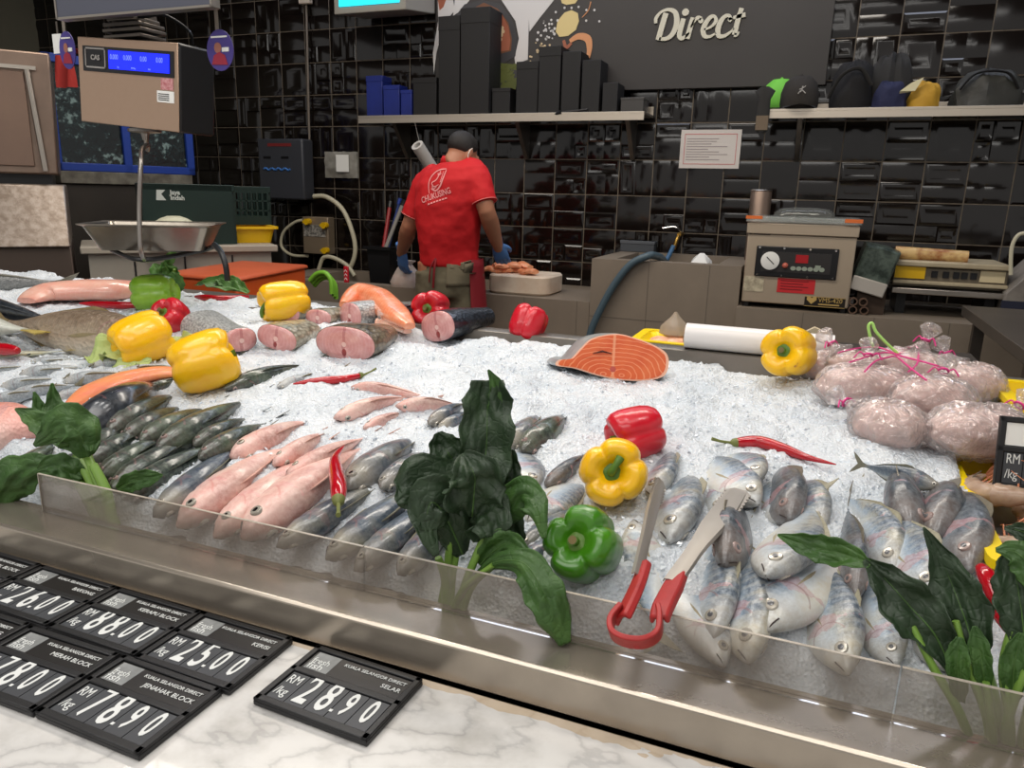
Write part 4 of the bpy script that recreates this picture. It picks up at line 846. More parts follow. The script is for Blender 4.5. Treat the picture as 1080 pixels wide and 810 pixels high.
# ---------------------------------------------------------------- ice
ng = np.random.default_rng(4)
gx = np.arange(-2.9, 1.3001, .0055); gy = np.concatenate([np.arange(.80, 1.2, .0045), np.arange(1.2, 1.985, .006)])
X, Y = np.meshgrid(gx, gy)
def vnoise(sc, seed):
    g = np.random.default_rng(seed).random((int(1.4/sc)+4, int(4.4/sc)+4))
    u = (X+2.95)/sc; v = (Y-.78)/sc; i = u.astype(int); j = v.astype(int); fu = u-i; fv = v-j; fu = fu*fu*(3-2*fu); fv = fv*fv*(3-2*fv)
    return (g[j, i]*(1-fu)+g[j, i+1]*fu)*(1-fv)+(g[j+1, i]*(1-fu)+g[j+1, i+1]*fu)*fv-.5
H = np.vectorize(ice_z)(gx[None, ::8].repeat(1, 0), gy[:, None])
Zb = np.array([np.interp(gx, gx[::8], r) for r in H])
Zi = Zb+.024*vnoise(.13, 1)+.014*vnoise(.05, 2)+.008*vnoise(.018, 3)+.0055*vnoise(.009, 4)+.004*ng.random(X.shape)-.003
sm = lambda a, b, x: np.clip((x-a)/(b-a), 0, 1)**2*(3-2*np.clip((x-a)/(b-a), 0, 1))
Zi -= .04*(1-sm(.815, .90, Y+.05*vnoise(.07, 6)))                       # the heap stops short of the splash guard
back = np.where(X < -.95, 1.93-.10*sm(-1.35, -.95, X), 1.755)
Zi -= .16*sm(0, .05, Y-back-.05*vnoise(.06, 7))
inside = (X > .252) & (Y > 1.005) & (Y < 1.43) | (X > .37) & (Y > 1.565)
Zi = np.where(inside, Zi-.12, Zi)
mb = MB(); nx, ny = len(gx), len(gy)
vs = np.stack([X, Y, Zi], -1).reshape(-1, 3)
idx = np.arange(nx*ny).reshape(ny, nx); fs = np.stack([idx[:-1, :-1], idx[:-1, 1:], idx[1:, 1:], idx[1:, :-1]], -1).reshape(-1, 4)
m_, nt, b_ = newmat('crushed_ice'); B = b_.inputs; tc = nt.tex()
n1 = nt.noise(tc, 260, 3, .7); n3 = nt.voro(tc, 190); n2 = nt.noise(tc, 10, 4, .6)
nt.set(b_, 'Base Color', nt.mix(nt.ramp(n2, [(.35, (0, 0, 0, 1)), (.65, (1, 1, 1, 1))]), lin((204, 211, 218)), lin((226, 230, 234))))
B['Roughness'].default_value = .28; B['Subsurface Weight'].default_value = .35; B['Subsurface Radius'].default_value = (.01, .011, .012); B['Subsurface Scale'].default_value = .6
nt.set(b_, 'Normal', nt.bump(nt.math('ADD', nt.math('MULTIPLY', n1, .8), n3), .55, .008))
ICE = m_
me = bpy.data.meshes.new('crushed_ice'); me.from_pydata(vs.tolist(), [], fs.tolist()); me.materials.append(ICE); me.polygons.foreach_set('use_smooth', [True]*len(me.polygons)); me.update()
o = bpy.data.objects.new('crushed_ice', me); link(o); tag(o, 'bed of white crushed ice filling the display counter', 'ice', kind='stuff')
def ice_top(x, y):
    i = int(np.clip(round((x-gx[0])/.0055), 0, nx-1)); j = int(np.argmin(abs(gy-y))); return float(Zi[j, i])
# loose crystals over the heap and the edges of the fish
mb = MB(); rr = random.Random(8)
for k in range(5200):
    x = rr.uniform(-2.0, .6); y = rr.uniform(.84, 1.74)
    if .25 < x and 1.0 < y < 1.43: continue
    z = ice_top(x, y)+rr.uniform(-.001, .003); r = rr.uniform(.002, .0052)
    c = V((x, y, z)); mb.add([c+V((rr.uniform(-1, 1), rr.uniform(-1, 1), rr.uniform(-1, 1)))*r for _ in range(6)], [(0, 1, 2), (0, 2, 3), (0, 3, 4), (0, 4, 1), (5, 2, 1), (5, 3, 2), (5, 4, 3), (5, 1, 4)])
o = build(mb, 'ice_crystals', mat('ice_crystal', (232, 238, 244), .12, sss=.1, spec=.6), None, angle=None); tag(o, 'loose clear ice crystals strewn over the ice bed', 'ice', kind='stuff')
# ---------------------------------------------------------------- price tags
TAGB = mat('tag_black', (28, 28, 30), .42, bump=(60, .02)); TAGC = mat('tag_card', (30, 28, 28), .35); TAGD = mat('tag_digit_card', (62, 64, 68), .45); LOGO = mat('tag_logo_grey', (104, 106, 106), .45, var=(40, (140, 142, 142), .2)); INK = mat('tag_white_ink', (214, 216, 214), .5)
def price_tag(x, y, rz, name, digits, label, w=.156, h=.116, z=.771, sub=None, M=None, logo=True, full=True):
    t = thing('price_tag', label, 'price tag', group='price tags on the marble ledge' if M is None else None, M=M if M is not None else Matrix.Translation((x, y, z)) @ Matrix.Rotation(rz, 4, 'Z'))
    W, Hh = w/2, h/2; D_ = .010
    mb = MB(); mb.box((-W, -Hh, 0), (W, Hh, .006))
    ys = -Hh+h*.56
    for a in (((-W, -Hh), (W, -Hh+.010)), ((-W, Hh-.008), (W, Hh)), ((-W, -Hh), (-W+.008, Hh)), ((W-.008, -Hh), (W, Hh)), ((-W, ys-.004), (W, ys+.005))): mb.box((a[0][0], a[0][1], .006), (a[1][0], a[1][1], D_))
    build(mb, 'frame', TAGB, t, local=True, bevel=.0012)
    if full:
        c = build(MB().box((-W+.009, ys+.006, .006), (W-.009, Hh-.009, .0075)), 'name_card', TAGC if logo else WHITEPR, t, local=True)
        if logo:
            L = MB(); L.box((-W+.012, ys+.008, .0075), (-W+.046, Hh-.010, .0079)); build(L, 'logo_patch', LOGO, c, local=True)
            mb = MB(); T = lambda x_, y_: Matrix.Translation((x_, y_, .0083))
            text_mb(mb, 'fresh', T(-W+.0145, ys+.0205), .0145, .86, 0, .0003); text_mb(mb, 'fish', T(-W+.0145, ys+.0095), .0165, .98, 0, .0003)
            build(mb, 'logo_text', INK, c, local=True, angle=None); mb = MB()
            text_mb(mb, 'KUALA SELANGOR DIRECT', T(W-.012, ys+.0305), .0074, .98, 0, .0003, 'RIGHT')
            text_mb(mb, name, T(W-.012, ys+.0165), .0098, 1.0, 0, .0003, 'RIGHT')
            if sub: text_mb(mb, sub, T(W-.012, ys+.0065), .0098, 1.0, 0, .0003, 'RIGHT')
            build(mb, 'name_print', INK, c, local=True, angle=None)
    yb, yt = -Hh+.011, ys-.005; x = -W+.009; cw = [.026]+[(w-.018-.026)/4]*4
    mb = MB(); T = lambda x_, y_: Matrix.Translation((x_, y_, .0086))
    for k, wd in enumerate(cw): mb.box((x+.0006, yb, .006), (x+wd-.0006, yt, .0080)); x += wd
    dc = build(mb, 'digit_cards', TAGD, t, local=True)
    mb = MB(); x = -W+.009
    text_mb(mb, 'RM', T(x+.003, yb+.030), .021, .66, 0, .0003); text_mb(mb, '/kg', T(x+.003, yb+.008), .019, .76, 0, .0003)
    x += .026; wd = cw[1]; big, small = digits[:2], digits[2:]
    for ch in big: text_mb(mb, ch, T(x+wd*.5, yb+.006), .072, .48, .0011, .0003, 'CENTER'); x += wd
    for i, ch in enumerate(small):
        if i == 0: mb.disc((x+wd*.06, yb+.0115), .0028, (0, 0, .0083), (1, 0, 0), (0, 1, 0), .0006, n=4, rot=.78)
        text_mb(mb, ch, T(x+wd*.52, yb+.0105), .054, .46, .0009, .0003, 'CENTER'); x += wd
    build(mb, 'digits', INK, dc, local=True, angle=None)
    return t
price_tag(-.4635, .6415, rad(-2.4), 'SELAR', '2890', 'black price tag of 28.90 standing apart nearest the display rail', w=.157, h=.117)
price_tag(-.6545, .646, rad(-.6), 'KERISI', '2500', 'black price tag reading 25.00 for kerisi', w=.15, h=.116)
price_tag(-.811, .648, rad(-.4), 'KERAPU BLOCK', '8800', 'black price tag reading 88.00 for kerapu block', w=.155, h=.112)
price_tag(-.970, .650, rad(-.4), 'BAKONG', '2600', 'black price tag reading 26.00 against the rail', w=.155, h=.112)
price_tag(-1.130, .652, rad(-.4), 'BAWAL BLOCK', '6800', 'black price tag cut off at the frame edge against the rail', w=.155, h=.112)
price_tag(-.668, .528, rad(-1.0), 'JENAHAK BLOCK', '7890', 'black price tag reading 78.90 at the corner of the tag block', w=.157, h=.117)
price_tag(-.830, .528, rad(.6), 'MERAH BLOCK', '7800', 'black price tag reading 78.00 for merah block', w=.157, h=.117)
price_tag(-.992, .530, rad(.6), 'BINTANG', '8800', 'black price tag mostly cut off by the frame in the near row', w=.157, h=.117, sub='BLOCK')
# ---------------------------------------------------------------- yellow tubs, prawns, tub price card
YT = mat('bright_yellow_tub', (240, 208, 14), .35, sss=.05)
tub('tub', 'yellow tub of prawns sunk in the ice beside the scad pile', .255, .66, 1.01, 1.42, .81, .928, YT)
tub('tub', 'second yellow tub beyond the bagged squid', .375, .72, 1.575, 1.78, .90, 1.0, YT)
PRM = mat('grey_prawn', (196, 172, 150), .28, var=(40, (150, 120, 100), .25), sss=.15); PRO = mat('orange_prawn_leg', (208, 130, 90), .35)
def prawn_parts():
    mb = MB(); n = 22; rings = []
    for i in range(n+1):
        s = i/n; a = rad(-20+150*s); c = V((.07*math.cos(a), 0, .07*math.sin(a)))
        r = .017*float(np.interp(s, (0, .04, .2, .34, .36, .6, .85, .95, 1), (.15, .5, 1, 1.08, .95, .8, .5, .3, .15)))*(1+.07*math.cos(s*60))
        rad_ = c.normalized(); rings.append([c+rad_*r*1.15*math.sin(q)+V((0, 1, 0))*r*math.cos(q) for q in [2*math.pi*k/10 for k in range(10)]])
    mb.loft(rings); body = mb.mesh('prawn_body', PRM)
    mb = MB(); a = rad(130); c = V((.07*math.cos(a), 0, .07*math.sin(a))); d = V((-math.sin(a), 0, math.cos(a)))
    for sg in (-1, 0, 1): e = (d+V((0, .45*sg, 0))).normalized(); mb.tube([c, c+e*.016, c+e*.032], [.002, .006, .003], 6, flat=.25)
    tail = mb.mesh('prawn_tail', PRO)
    mb = MB()
    for i in range(7):
        a = rad(-8+14*i); c = V((.056*math.cos(a), 0, .056*math.sin(a)))
        for sg in (-1, 1): mb.tube([c+V((0, .006*sg, 0)), c*.72+V((0, .016*sg, 0)), c*.5+V((0, .008*sg, .002))], [.0018, .0013, .0008], 5)
    legs = mb.mesh('prawn_legs', PRO)
    mb = MB(); a = rad(-20); c = V((.07*math.cos(a), 0, .07*math.sin(a)))
    for sg in (-1, 1): mb.tube(cat([c, c+V((.012, .02*sg, -.035)), c+V((.03, .045*sg, -.03)), c+V((.05, .07*sg, .02))], 5), [.001, .0007, .0005], 5)
    ant = mb.mesh('prawn_antennae', PRO)
    mb = MB(); a = rad(-6); c = V((.076*math.cos(a), 0, .076*math.sin(a)))
    for sg in (-1, 1): mb.ball(c+V((0, .012*sg, 0)), .0042, seg=8, rings=6)
    return [('shell', body), ('tail_fan', tail), ('legs', legs), ('antennae', ant), ('eyes', mb.mesh('prawn_eyes', BLACKP))]
PP = prawn_parts(); rr = random.Random(21)
k = 0
for gy_ in range(5):
    for gx_ in range(5):
        x = .300+.072*gx_+rr.uniform(-.012, .012); y = 1.06+.075*gy_+rr.uniform(-.012, .012); lay2 = (gx_+gy_) % 2+.8*(gy_ > 2)
        M_ = Matrix.Translation((x, y, .886+.026*lay2)) @ Matrix.Rotation(rr.uniform(0, 6.28), 4, 'Z') @ Matrix.Rotation(rad(90)+rr.uniform(-.25, .25), 4, 'X') @ Matrix.Translation((-.02, 0, -.04)) @ Matrix.Diagonal((.95, .95, .95, 1))
        t = thing('prawn', 'greyish raw prawn heaped with others inside the yellow tub', 'prawn', group='prawns in the yellow tub', M=M_)
        for n_, me in PP: o = bpy.data.objects.new(n_, me); link(o, t)
Mp = Matrix.Translation(at_y(1054, 438, 1.27)) @ Matrix.Rotation(rad(6), 4, 'Z') @ Matrix.Rotation(rad(78), 4, 'X') @ Matrix.Translation((.07, -.055, 0))
price_tag(0, 0, 0, '', '', 'upright price card with blank white strip in the prawn tub', w=.14, h=.110, M=Mp, logo=False)
# ---------------------------------------------------------------- white roll and scrap tray at the back of the pan
a, b = at_y(722, 361, 1.79), at_y(878, 377, 1.79)
t = thing('film_roll', 'white plastic roll lying along the rear edge of the ice', 'roll', ((a.x+b.x)/2, 1.79, 1.0))
zc = 1.031
build(MB().tube([V((a.x, 1.805, zc)), V((b.x, 1.805, zc))], .030, 24), 'film', mat('white_film', (226, 222, 220), .3), t)
mb = MB(); mb.tube([V((a.x-.004, 1.805, zc)), V((a.x+.02, 1.805, zc))], .018, 16); mb.tube([V((b.x-.02, 1.805, zc)), V((b.x+.004, 1.805, zc))], .018, 16); build(mb, 'core', mat('card_core', (150, 124, 96), .8), t)
a = at_z(706, 362, .95)
t = tub('tray', 'small yellow tray of orange fish scraps behind the ice', a.x-.085, a.x+.07, a.y-.06, a.y+.12, .931, .962, YT, cat_='tray')
c = V((a.x, a.y+.02, .94)); mb = MB(); rg = random.Random(3)
for k in range(7): mb.ball(c+V((rg.uniform(-.05, .04), rg.uniform(-.03, .05), rg.uniform(0, .012))), rg.uniform(.018, .026), seg=8, rings=6, sc=(1.5, 1, .7))
single(mb, 'fish_scraps', mat('scrap_orange', (214, 146, 104), .4, var=(30, (230, 190, 160), .2), sss=.2), 'orange salmon scraps inside the small yellow tray', 'fish scraps', kind='stuff')
c = V((a.x+.0, a.y+.07, .975)); mb = MB(); mb.loft([[c+V((.8*w*math.cos(q)*(1+.2*math.sin(3*q)), .5*w*math.sin(q), z)) for q in [2*math.pi*k/14 for k in range(14)]] for w, z in ((.03, -.02), (.055, -.01), (.05, .01), (.032, .026), (.016, .040), (.004, .055))])
single(mb, 'plastic_bag', mat('milky_bag', (170, 156, 140), .35, alpha=.8, bump=(60, .2)), 'milky knotted plastic bag on the small yellow tray', 'bag')
mb = MB(); c = at_y(858, 355, 2.0); mb.loft([[V((c.x+dx, 2.0+.02*k, z)) for dx, z in ((-.06, .931), (.05, .931), (.04, 1.03), (.0, 1.045), (-.04, 1.02))] for k in (0, 1)])
single(mb, 'paper', mat('beige_paper', (196, 180, 150), .6), 'beige folded paper propped behind the white roll', 'paper')
# ---------------------------------------------------------------- bags of pale squid
m_, nt, b_ = newmat('squid_bag_film'); tc = nt.tex(); cr = nt.bump(nt.math('ADD', nt.voro(tc, 42, 'DISTANCE_TO_EDGE'), nt.math('MULTIPLY', nt.noise(tc, 34, 4, .65), 1.3)), 1.0, .012)
tr = nt.n('ShaderNodeBsdfTransparent', {'Color': (.97, .95, .95, 1)}); gl = nt.n('ShaderNodeBsdfGlossy', {'Color': (1, .98, .98, 1), 'Roughness': .10, 'Normal': cr}); di = nt.n('ShaderNodeBsdfDiffuse', {'Color': lin((244, 234, 230)), 'Normal': cr})
lw = nt.n('ShaderNodeLayerWeight', {'Blend': .35, 'Normal': cr}); mx = nt.n('ShaderNodeMixShader', {0: nt.math('MULTIPLY_ADD', lw.outputs[1], .36, .08), 1: tr, 2: di}); mx2 = nt.n('ShaderNodeMixShader', {0: nt.math('MULTIPLY_ADD', lw.outputs[0], .5, .07), 1: mx, 2: gl}); nt.L.new(mx2.outputs[0], nt.N['Material Output'].inputs[0]); FILM = m_
MEAT = mat('pale_pink_squid', (240, 212, 204), .3, sss=.2, var=(18, (230, 192, 182), .3)); PINK = mat('pink_tie', (226, 60, 140), .4)
def squid_bag(u, v, wpx, hpx, lift, rz, knot, label, tilt=0, n=9, sd=0):
    c = on_ice(u, v, lift); dep = (c-CAM).dot(_d); w = wpx/F*dep/2; h = hpx/F*dep/2; L = w*1.15; hh = max(.024, min(h*.95, w*.8))
    t = thing('squid_bag', label, 'bag', group='bags of squid at the end of the ice', M=Matrix.Translation(c) @ Matrix.Rotation(rz, 4, 'Z') @ Matrix.Rotation(tilt, 4, 'Y'))
    rr = random.Random(sd+31); mb = MB()
    for k in range(n):
        a = 2*math.pi*k/n+rr.uniform(-.3, .3); q = rr.uniform(.15, .45)
        mb.ball((L*q*math.cos(a), hh*.95*q*math.sin(a), hh*rr.uniform(-.12, .12)), hh*rr.uniform(.46, .58), Matrix.Rotation(rr.uniform(0, 3), 4, 'Z'), 14, 9, 0, (1.5, 1.0, .9))
    s0 = sd*3.1
    def fi(q, s):
        z = -math.cos(math.pi*s); r = math.sin(math.pi*s)**.7; lump = 1+.13*noise.noise((2.6*math.cos(q)+s0, 2.6*math.sin(q), z*2.2))
        return V((L*.90*r*math.cos(q)*lump, hh*1.14*r*math.sin(q)*lump, hh*.80*z*(1+.16*noise.noise((3.4*math.cos(q), 3.4*math.sin(q)+s0, 1)))))
    mb.loft([[fi(2*math.pi*k/40, .02+.96*i/20) for k in range(40)] for i in range(21)])
    build(mb, 'squid_pieces', MEAT, t, local=True, angle=180)
    mb = MB(); s0 = sd*3.1
    def f(q, s):
        z = -math.cos(math.pi*s); r = math.sin(math.pi*s)**.75
        wob = 1+.10*noise.noise((2.2*math.cos(q)+s0, 2.2*math.sin(q), z*2))+.05*noise.noise((7*math.cos(q)+s0, 7*math.sin(q), z*5))
        return V((L*1.02*r*math.cos(q)*wob, hh*1.3*r*math.sin(q)*wob, hh*.95*z*(1+.16*noise.noise((6*math.cos(q), 6*math.sin(q)+s0, z*3))+.10*noise.noise((13*math.cos(q)+s0, 13*math.sin(q), z*10))+.05*abs(noise.noise((5*math.cos(q)+s0, 5*math.sin(q), z*22))))))
    mb.loft([[f(2*math.pi*k/64, .02+.96*i/32) for k in range(64)] for i in range(33)])
    kx, ky, kz = knot; kd = V((kx, ky, kz)).normalized(); k0 = V((L*kd.x, hh*1.2*kd.y, hh*.9*kd.z))*.92
    pl = []
    for s, r in ((0, .030), (.012, .016), (.026, .007), (.034, .006), (.044, .013), (.056, .019), (.066, .012)):
        fa, fb = frame(kd); pl.append([k0+kd*s+(fa*math.cos(q)+fb*math.sin(q))*r*(1+.18*math.sin(4*q)) for q in [2*math.pi*k/14 for k in range(14)]])
    mb.loft(pl, True)
    build(mb, 'plastic_bag', FILM, t, local=True, angle=180)
    fa, fb = frame(kd); mb = MB(); mb.tube([k0+kd*.03+(fa*math.cos(q)+fb*math.sin(q))*.008 for q in [2*math.pi*k/12 for k in range(13)]], .0022, 6)
    for sg in (-1, 1): mb.tube(cat([k0+kd*.03+fa*.008*sg, k0+kd*.032+fa*.016*sg+V((0, 0, .004)), k0+kd*.026+fa*.026*sg+V((0, 0, -.004))], 5), .0015, 5)
    build(mb, 'pink_tie', PINK, t, local=True, label='thin pink plastic string knotted round the neck'); return t
for k, a in enumerate(((878, 388, 56, 40, .02, .3, (-.3, .8, .5), 'small squid bag touching the yellow pepper at the back'), (912, 408, 88, 52, .032, .2, (.1, .6, .8), 'wide squid bag right behind the frontmost bag'), (957, 388, 66, 44, .05, -.3, (.2, .4, .9), 'squid bag on top of the heap under the lime ring'),
        (938, 449, 70, 60, .022, -.5, (-.9, .1, .3), 'frontmost squid bag resting alone on open ice'), (984, 420, 76, 52, .04, .2, (.3, .7, .6), 'squid bag in the middle of the heap'), (1022, 404, 60, 48, .035, 0, (-.5, .5, .8), 'squid bag beside the far yellow tub, knot upward'), (1030, 455, 92, 64, .035, .4, (.75, .3, .55), 'squid bag behind the upright price card'), (905, 386, 56, 36, .045, 0, (-.6, .4, .6), 'squid bag at the rear of the heap beside the white roll'))):
    squid_bag(*a[:4], a[4], a[5], a[6], a[7], sd=k)
LIME = mat('lime_ring', (176, 226, 120), .35)
b0 = on_ice(947, 373, .085)
q_ = [(947, 373), (935, 362), (924, 350), (920, 341), (916, 344), (918, 356), (921, 366)]
single(MB().tube(cat([at_y(u, v, b0.y) for u, v in q_], 6), .003, 8), 'cable_tie', LIME, 'lime green plastic loop standing up from the squid bags', 'tie', loc=b0)
mb = MB()
for L in ([(947, 374), (925, 366), (900, 368), (884, 372)], [(946, 375), (925, 380), (912, 392)], [(947, 374), (966, 365), (968, 382), (958, 392)], [(948, 375), (975, 382), (996, 388)], [(946, 376), (960, 388), (977, 401)], [(946, 374), (930, 372), (896, 382)]): mb.tube(cat([on_ice(u, v, .085) for u, v in L], 5), .0018, 5)
single(mb, 'string', PINK, 'tangle of pink plastic string spread over the squid bags', 'string')
# ================================================================ fish
def fish_mat(name, back, flank, belly, head, lo=-.02, hi=.06, rough=.22, pinkg=.5, coat=.25, stripe=None, tint=None, met=.06, spots=.25, scale=(70, .08), gill=(.34, .085), gillcol=(140, 96, 96), mid=None):
    """natural fish colouring along the height of the body; lo..hi = where flank turns to back (body lengths)"""
    m, t, b = newmat(name); tc = t.tex(); x, y, z = t.sep(tc)
    info = t.n('ShaderNodeObjectInfo').outputs['Random']
    off = t.n('ShaderNodeVectorMath', {0: tc, 1: t.n('ShaderNodeCombineXYZ', {0: t.math('MULTIPLY', info, 9), 1: t.math('MULTIPLY', info, 5)})}, operation='ADD').outputs[0]
    n = t.noise(off, 9, 4, .6); zz = t.math('ADD', z, t.math('MULTIPLY_ADD', n, .05, -.025))
    mr = t.n('ShaderNodeMapRange', {'Value': zz, 'From Min': -.13, 'From Max': .13}).outputs[0]; g = lambda v: (v+.13)/.26
    stops = [(g(-.10), belly), (g(lo), flank), (g(hi), back), (1, tuple(.82*v for v in back))]
    if mid: stops.insert(2, (g((lo+hi)/2), mid))
    c = t.ramp(mr, stops)
    hf = t.n('ShaderNodeMapRange', {'Value': t.math('ADD', x, t.math('MULTIPLY_ADD', n, .06, -.03)), 'From Min': .30, 'From Max': .40}).outputs[0]
    c = t.mix(t.math('MULTIPLY', hf, .7), c, lin(head))
    if stripe:
        w = t.n('ShaderNodeTexWave', {'Vector': t.mapping(off, (1, 0, .5)), 'Scale': stripe[0], 'Distortion': 3, 'Detail': 2}).outputs[1]
        c = t.mix(t.math('MULTIPLY', t.ramp(w, [(.55, (0, 0, 0, 1)), (.8, (1, 1, 1, 1))]), t.math('MULTIPLY', stripe[2], t.n('ShaderNodeMapRange', {'Value': z, 'From Min': lo-.01, 'From Max': hi-.01}).outputs[0])), c, lin(stripe[1]))
    if tint:
        tn = t.noise(off, 5, 3, .5); c = t.mix(t.math('MULTIPLY', t.ramp(tn, [(.5, (0, 0, 0, 1)), (.66, (1, 1, 1, 1))]), tint[1]), c, lin(tint[0]))
    sn = t.n('ShaderNodeMapRange', {'Value': t.math('ADD', x, t.math('MULTIPLY_ADD', t.noise(off, 24, 4, .6), .10, -.05)), 'From Min': .425, 'From Max': .50}).outputs[0]
    c = t.mix(t.math('MULTIPLY', sn, .6), c, lin(tuple(.5*v+12 for v in head)))
    gd = t.math('ADD', t.math('ABSOLUTE', t.math('SUBTRACT', x, gill[0]-gill[1]-.0)), t.math('MULTIPLY', t.math('ABSOLUTE', z), .35)); gm = t.math('MULTIPLY', t.math('LESS_THAN', gd, t.math('MULTIPLY', t.noise(off, 13, 3, .6), .085)), pinkg)
    c = t.mix(gm, c, lin(tuple(.5*p+.5*q for p, q in zip(gillcol, (226, 170, 176)))))
    bl = t.ramp(t.noise(off, 42, 4, .7), [(.40, (0, 0, 0, 1)), (.62, (1, 1, 1, 1))])
    c = t.mix(t.math('MULTIPLY', bl, spots), c, lin(tuple(min(255, v*1.12+14) for v in flank)))
    d = t.math('SQRT', t.math('ADD', t.math('POWER', t.math('SUBTRACT', x, gill[0]), 2), t.math('MULTIPLY', t.math('POWER', t.math('ADD', z, .01), 2), .9)))
    e = t.math('ABSOLUTE', t.math('SUBTRACT', d, gill[1])); back_ = t.math('LESS_THAN', x, gill[0]-.02)
    c = t.mix(t.math('MULTIPLY', t.math('MULTIPLY', t.math('LESS_THAN', e, t.math('MULTIPLY', n, .008)), back_), .45), c, lin(gillcol))
    t.set(b, 'Base Color', c); t.set(b, 'Roughness', t.math('MULTIPLY_ADD', t.noise(off, 30, 3, .6), .25, rough+.02)); b.inputs['Metallic'].default_value = met
    b.inputs['Coat Weight'].default_value = coat; b.inputs['Coat Roughness'].default_value = .16
    sc = t.voro(t.mapping(tc, (1, .8, 1.2)), scale[0]); t.set(b, 'Normal', t.bump(t.math('ADD', sc, t.math('MULTIPLY', t.noise(off, 26, 4, .6), .8)), scale[1], .004)); return m
EYEW = mat('fish_eye_ring', (180, 174, 162), .2, .35, coat=.5); EYEG = mat('cloudy_pupil', (92, 92, 94), .2, coat=.5); EYED = mat('dark_pupil', (22, 20, 22), .12, coat=.6); EYEP = mat('pink_eye_ring', (150, 128, 122), .25, coat=.5)
MOUTH = mat('mouth_line', (52, 40, 38), .5)
KIND = {
 'scad': dict(m=fish_mat('scad_skin', (92, 106, 122), (186, 194, 200), (214, 212, 206), (188, 182, 172), -.02, .065, tint=((206, 192, 152), .35), mid=(146, 164, 182), stripe=(6, (206, 200, 180), .16)), H=.305, W=.14, eye=.030, ex=.40, ez=.03, er=EYEW, pu=EYEG, fin=(176, 170, 146), pf=(178, 166, 136)),
 'dark': dict(m=fish_mat('dark_scad_skin', (72, 80, 88), (136, 142, 146), (182, 180, 174), (124, 112, 106), -.06, .03, tint=((118, 96, 80), .35), mid=(106, 114, 122)), H=.29, W=.145, eye=.026, ex=.40, ez=.03, er=EYEP, pu=EYEG, fin=(130, 122, 104), pf=(120, 110, 90)),
 'mackerel': dict(m=fish_mat('mackerel_skin', (66, 80, 96), (178, 182, 180), (214, 208, 196), (158, 150, 138), -.055, .01, pinkg=.15, coat=.55, mid=(104, 118, 130), tint=((176, 166, 132), .3), spots=.12), H=.235, W=.155, eye=.024, ex=.43, ez=.02, er=EYEW, pu=EYED, fin=(130, 128, 110), pf=(170, 160, 130)),
 'green': dict(m=fish_mat('green_mackerel_skin', (28, 38, 36), (112, 128, 112), (176, 164, 148), (84, 72, 64), -.075, -.005, pinkg=.08, coat=.6, mid=(60, 80, 68), tint=((112, 128, 98), .3), stripe=(10, (38, 46, 44), .4), rough=.2), H=.22, W=.165, eye=.018, ex=.43, ez=.02, er=EYEP, pu=EYED, fin=(92, 96, 82), pf=(110, 108, 90)),
 'pink': dict(m=fish_mat('pink_bream_skin', (218, 164, 154), (232, 198, 188), (238, 216, 208), (226, 172, 162), -.03, .07, met=.08, tint=((240, 216, 202), .45), spots=.25, rough=.28, gill=(.34, .10), gillcol=(206, 130, 122)), H=.27, W=.165, eye=.026, ex=.40, ez=.035, er=EYEW, pu=EYED, fin=(232, 186, 170), pf=(236, 200, 186)),
 'slim': dict(m=fish_mat('slim_silver_skin', (146, 152, 156), (206, 212, 214), (226, 226, 222), (184, 178, 170), -.01, .03, pinkg=0, mid=(164, 172, 178)), H=.15, W=.11, eye=.014, ex=.445, ez=.01, er=EYEW, pu=EYED, fin=(170, 160, 130), pf=(180, 170, 150)),
 'scaled': dict(m=fish_mat('brown_scaled_skin', (134, 114, 94), (166, 148, 128), (196, 186, 168), (138, 120, 104), -.05, .05, pinkg=0, tint=((180, 168, 140), .3), scale=(46, .9), met=.15, stripe=(26, (96, 80, 64), .5)), H=.26, W=.19, eye=.016, ex=.43, ez=.02, er=EYEW, pu=EYED, fin=(150, 130, 90), pf=(150, 136, 100)),
 'bigdark': dict(m=fish_mat('slate_large_skin', (30, 36, 44), (66, 74, 84), (170, 174, 176), (56, 56, 60), -.08, .0, rough=.16, met=.1, pinkg=0, coat=.7), H=.24, W=.18, eye=.016, ex=.43, ez=.02, er=EYEW, pu=EYED, fin=(80, 84, 88), pf=(90, 92, 92)),
 'biggrey': dict(m=fish_mat('grey_scaled_skin', (110, 112, 112), (158, 158, 154), (206, 206, 200), (130, 124, 118), -.05, .06, pinkg=0, scale=(50, .7), stripe=(24, (100, 100, 100), .4)), H=.24, W=.18, eye=.016, ex=.43, ez=.02, er=EYEW, pu=EYED, fin=(140, 136, 120), pf=(150, 146, 130)),
 'pale': dict(m=fish_mat('pale_belly_skin', (150, 156, 150), (206, 208, 196), (222, 222, 212), (190, 186, 176), -.02, .08, tint=((222, 214, 160), .4)), H=.26, W=.17, eye=.018, ex=.43, ez=.02, er=EYEW, pu=EYED, fin=(214, 190, 96), pf=(210, 196, 120)),
 'rose': dict(m=fish_mat('rose_large_skin', (226, 150, 134), (236, 176, 164), (238, 206, 196), (226, 160, 150), -.03, .07, met=.05, scale=(60, .4), rough=.3), H=.28, W=.18, eye=.02, ex=.42, ez=.03, er=EYEW, pu=EYED, fin=(230, 160, 146), pf=(236, 190, 176)),
}
FT = [0, .015, .05, .10, .17, .24, .30, .38, .46, .55, .64, .72, .80, .87, .92, .95]
TOP = [.02, .07, .145, .245, .365, .45, .49, .50, .48, .43, .36, .28, .19, .11, .085, .09]
BOT = [.03, .08, .15, .245, .36, .445, .49, .50, .48, .44, .37, .29, .20, .11, .085, .09]
WID = [.04, .11, .20, .315, .44, .49, .49, .49, .46, .41, .34, .26, .17, .09, .05, .03]
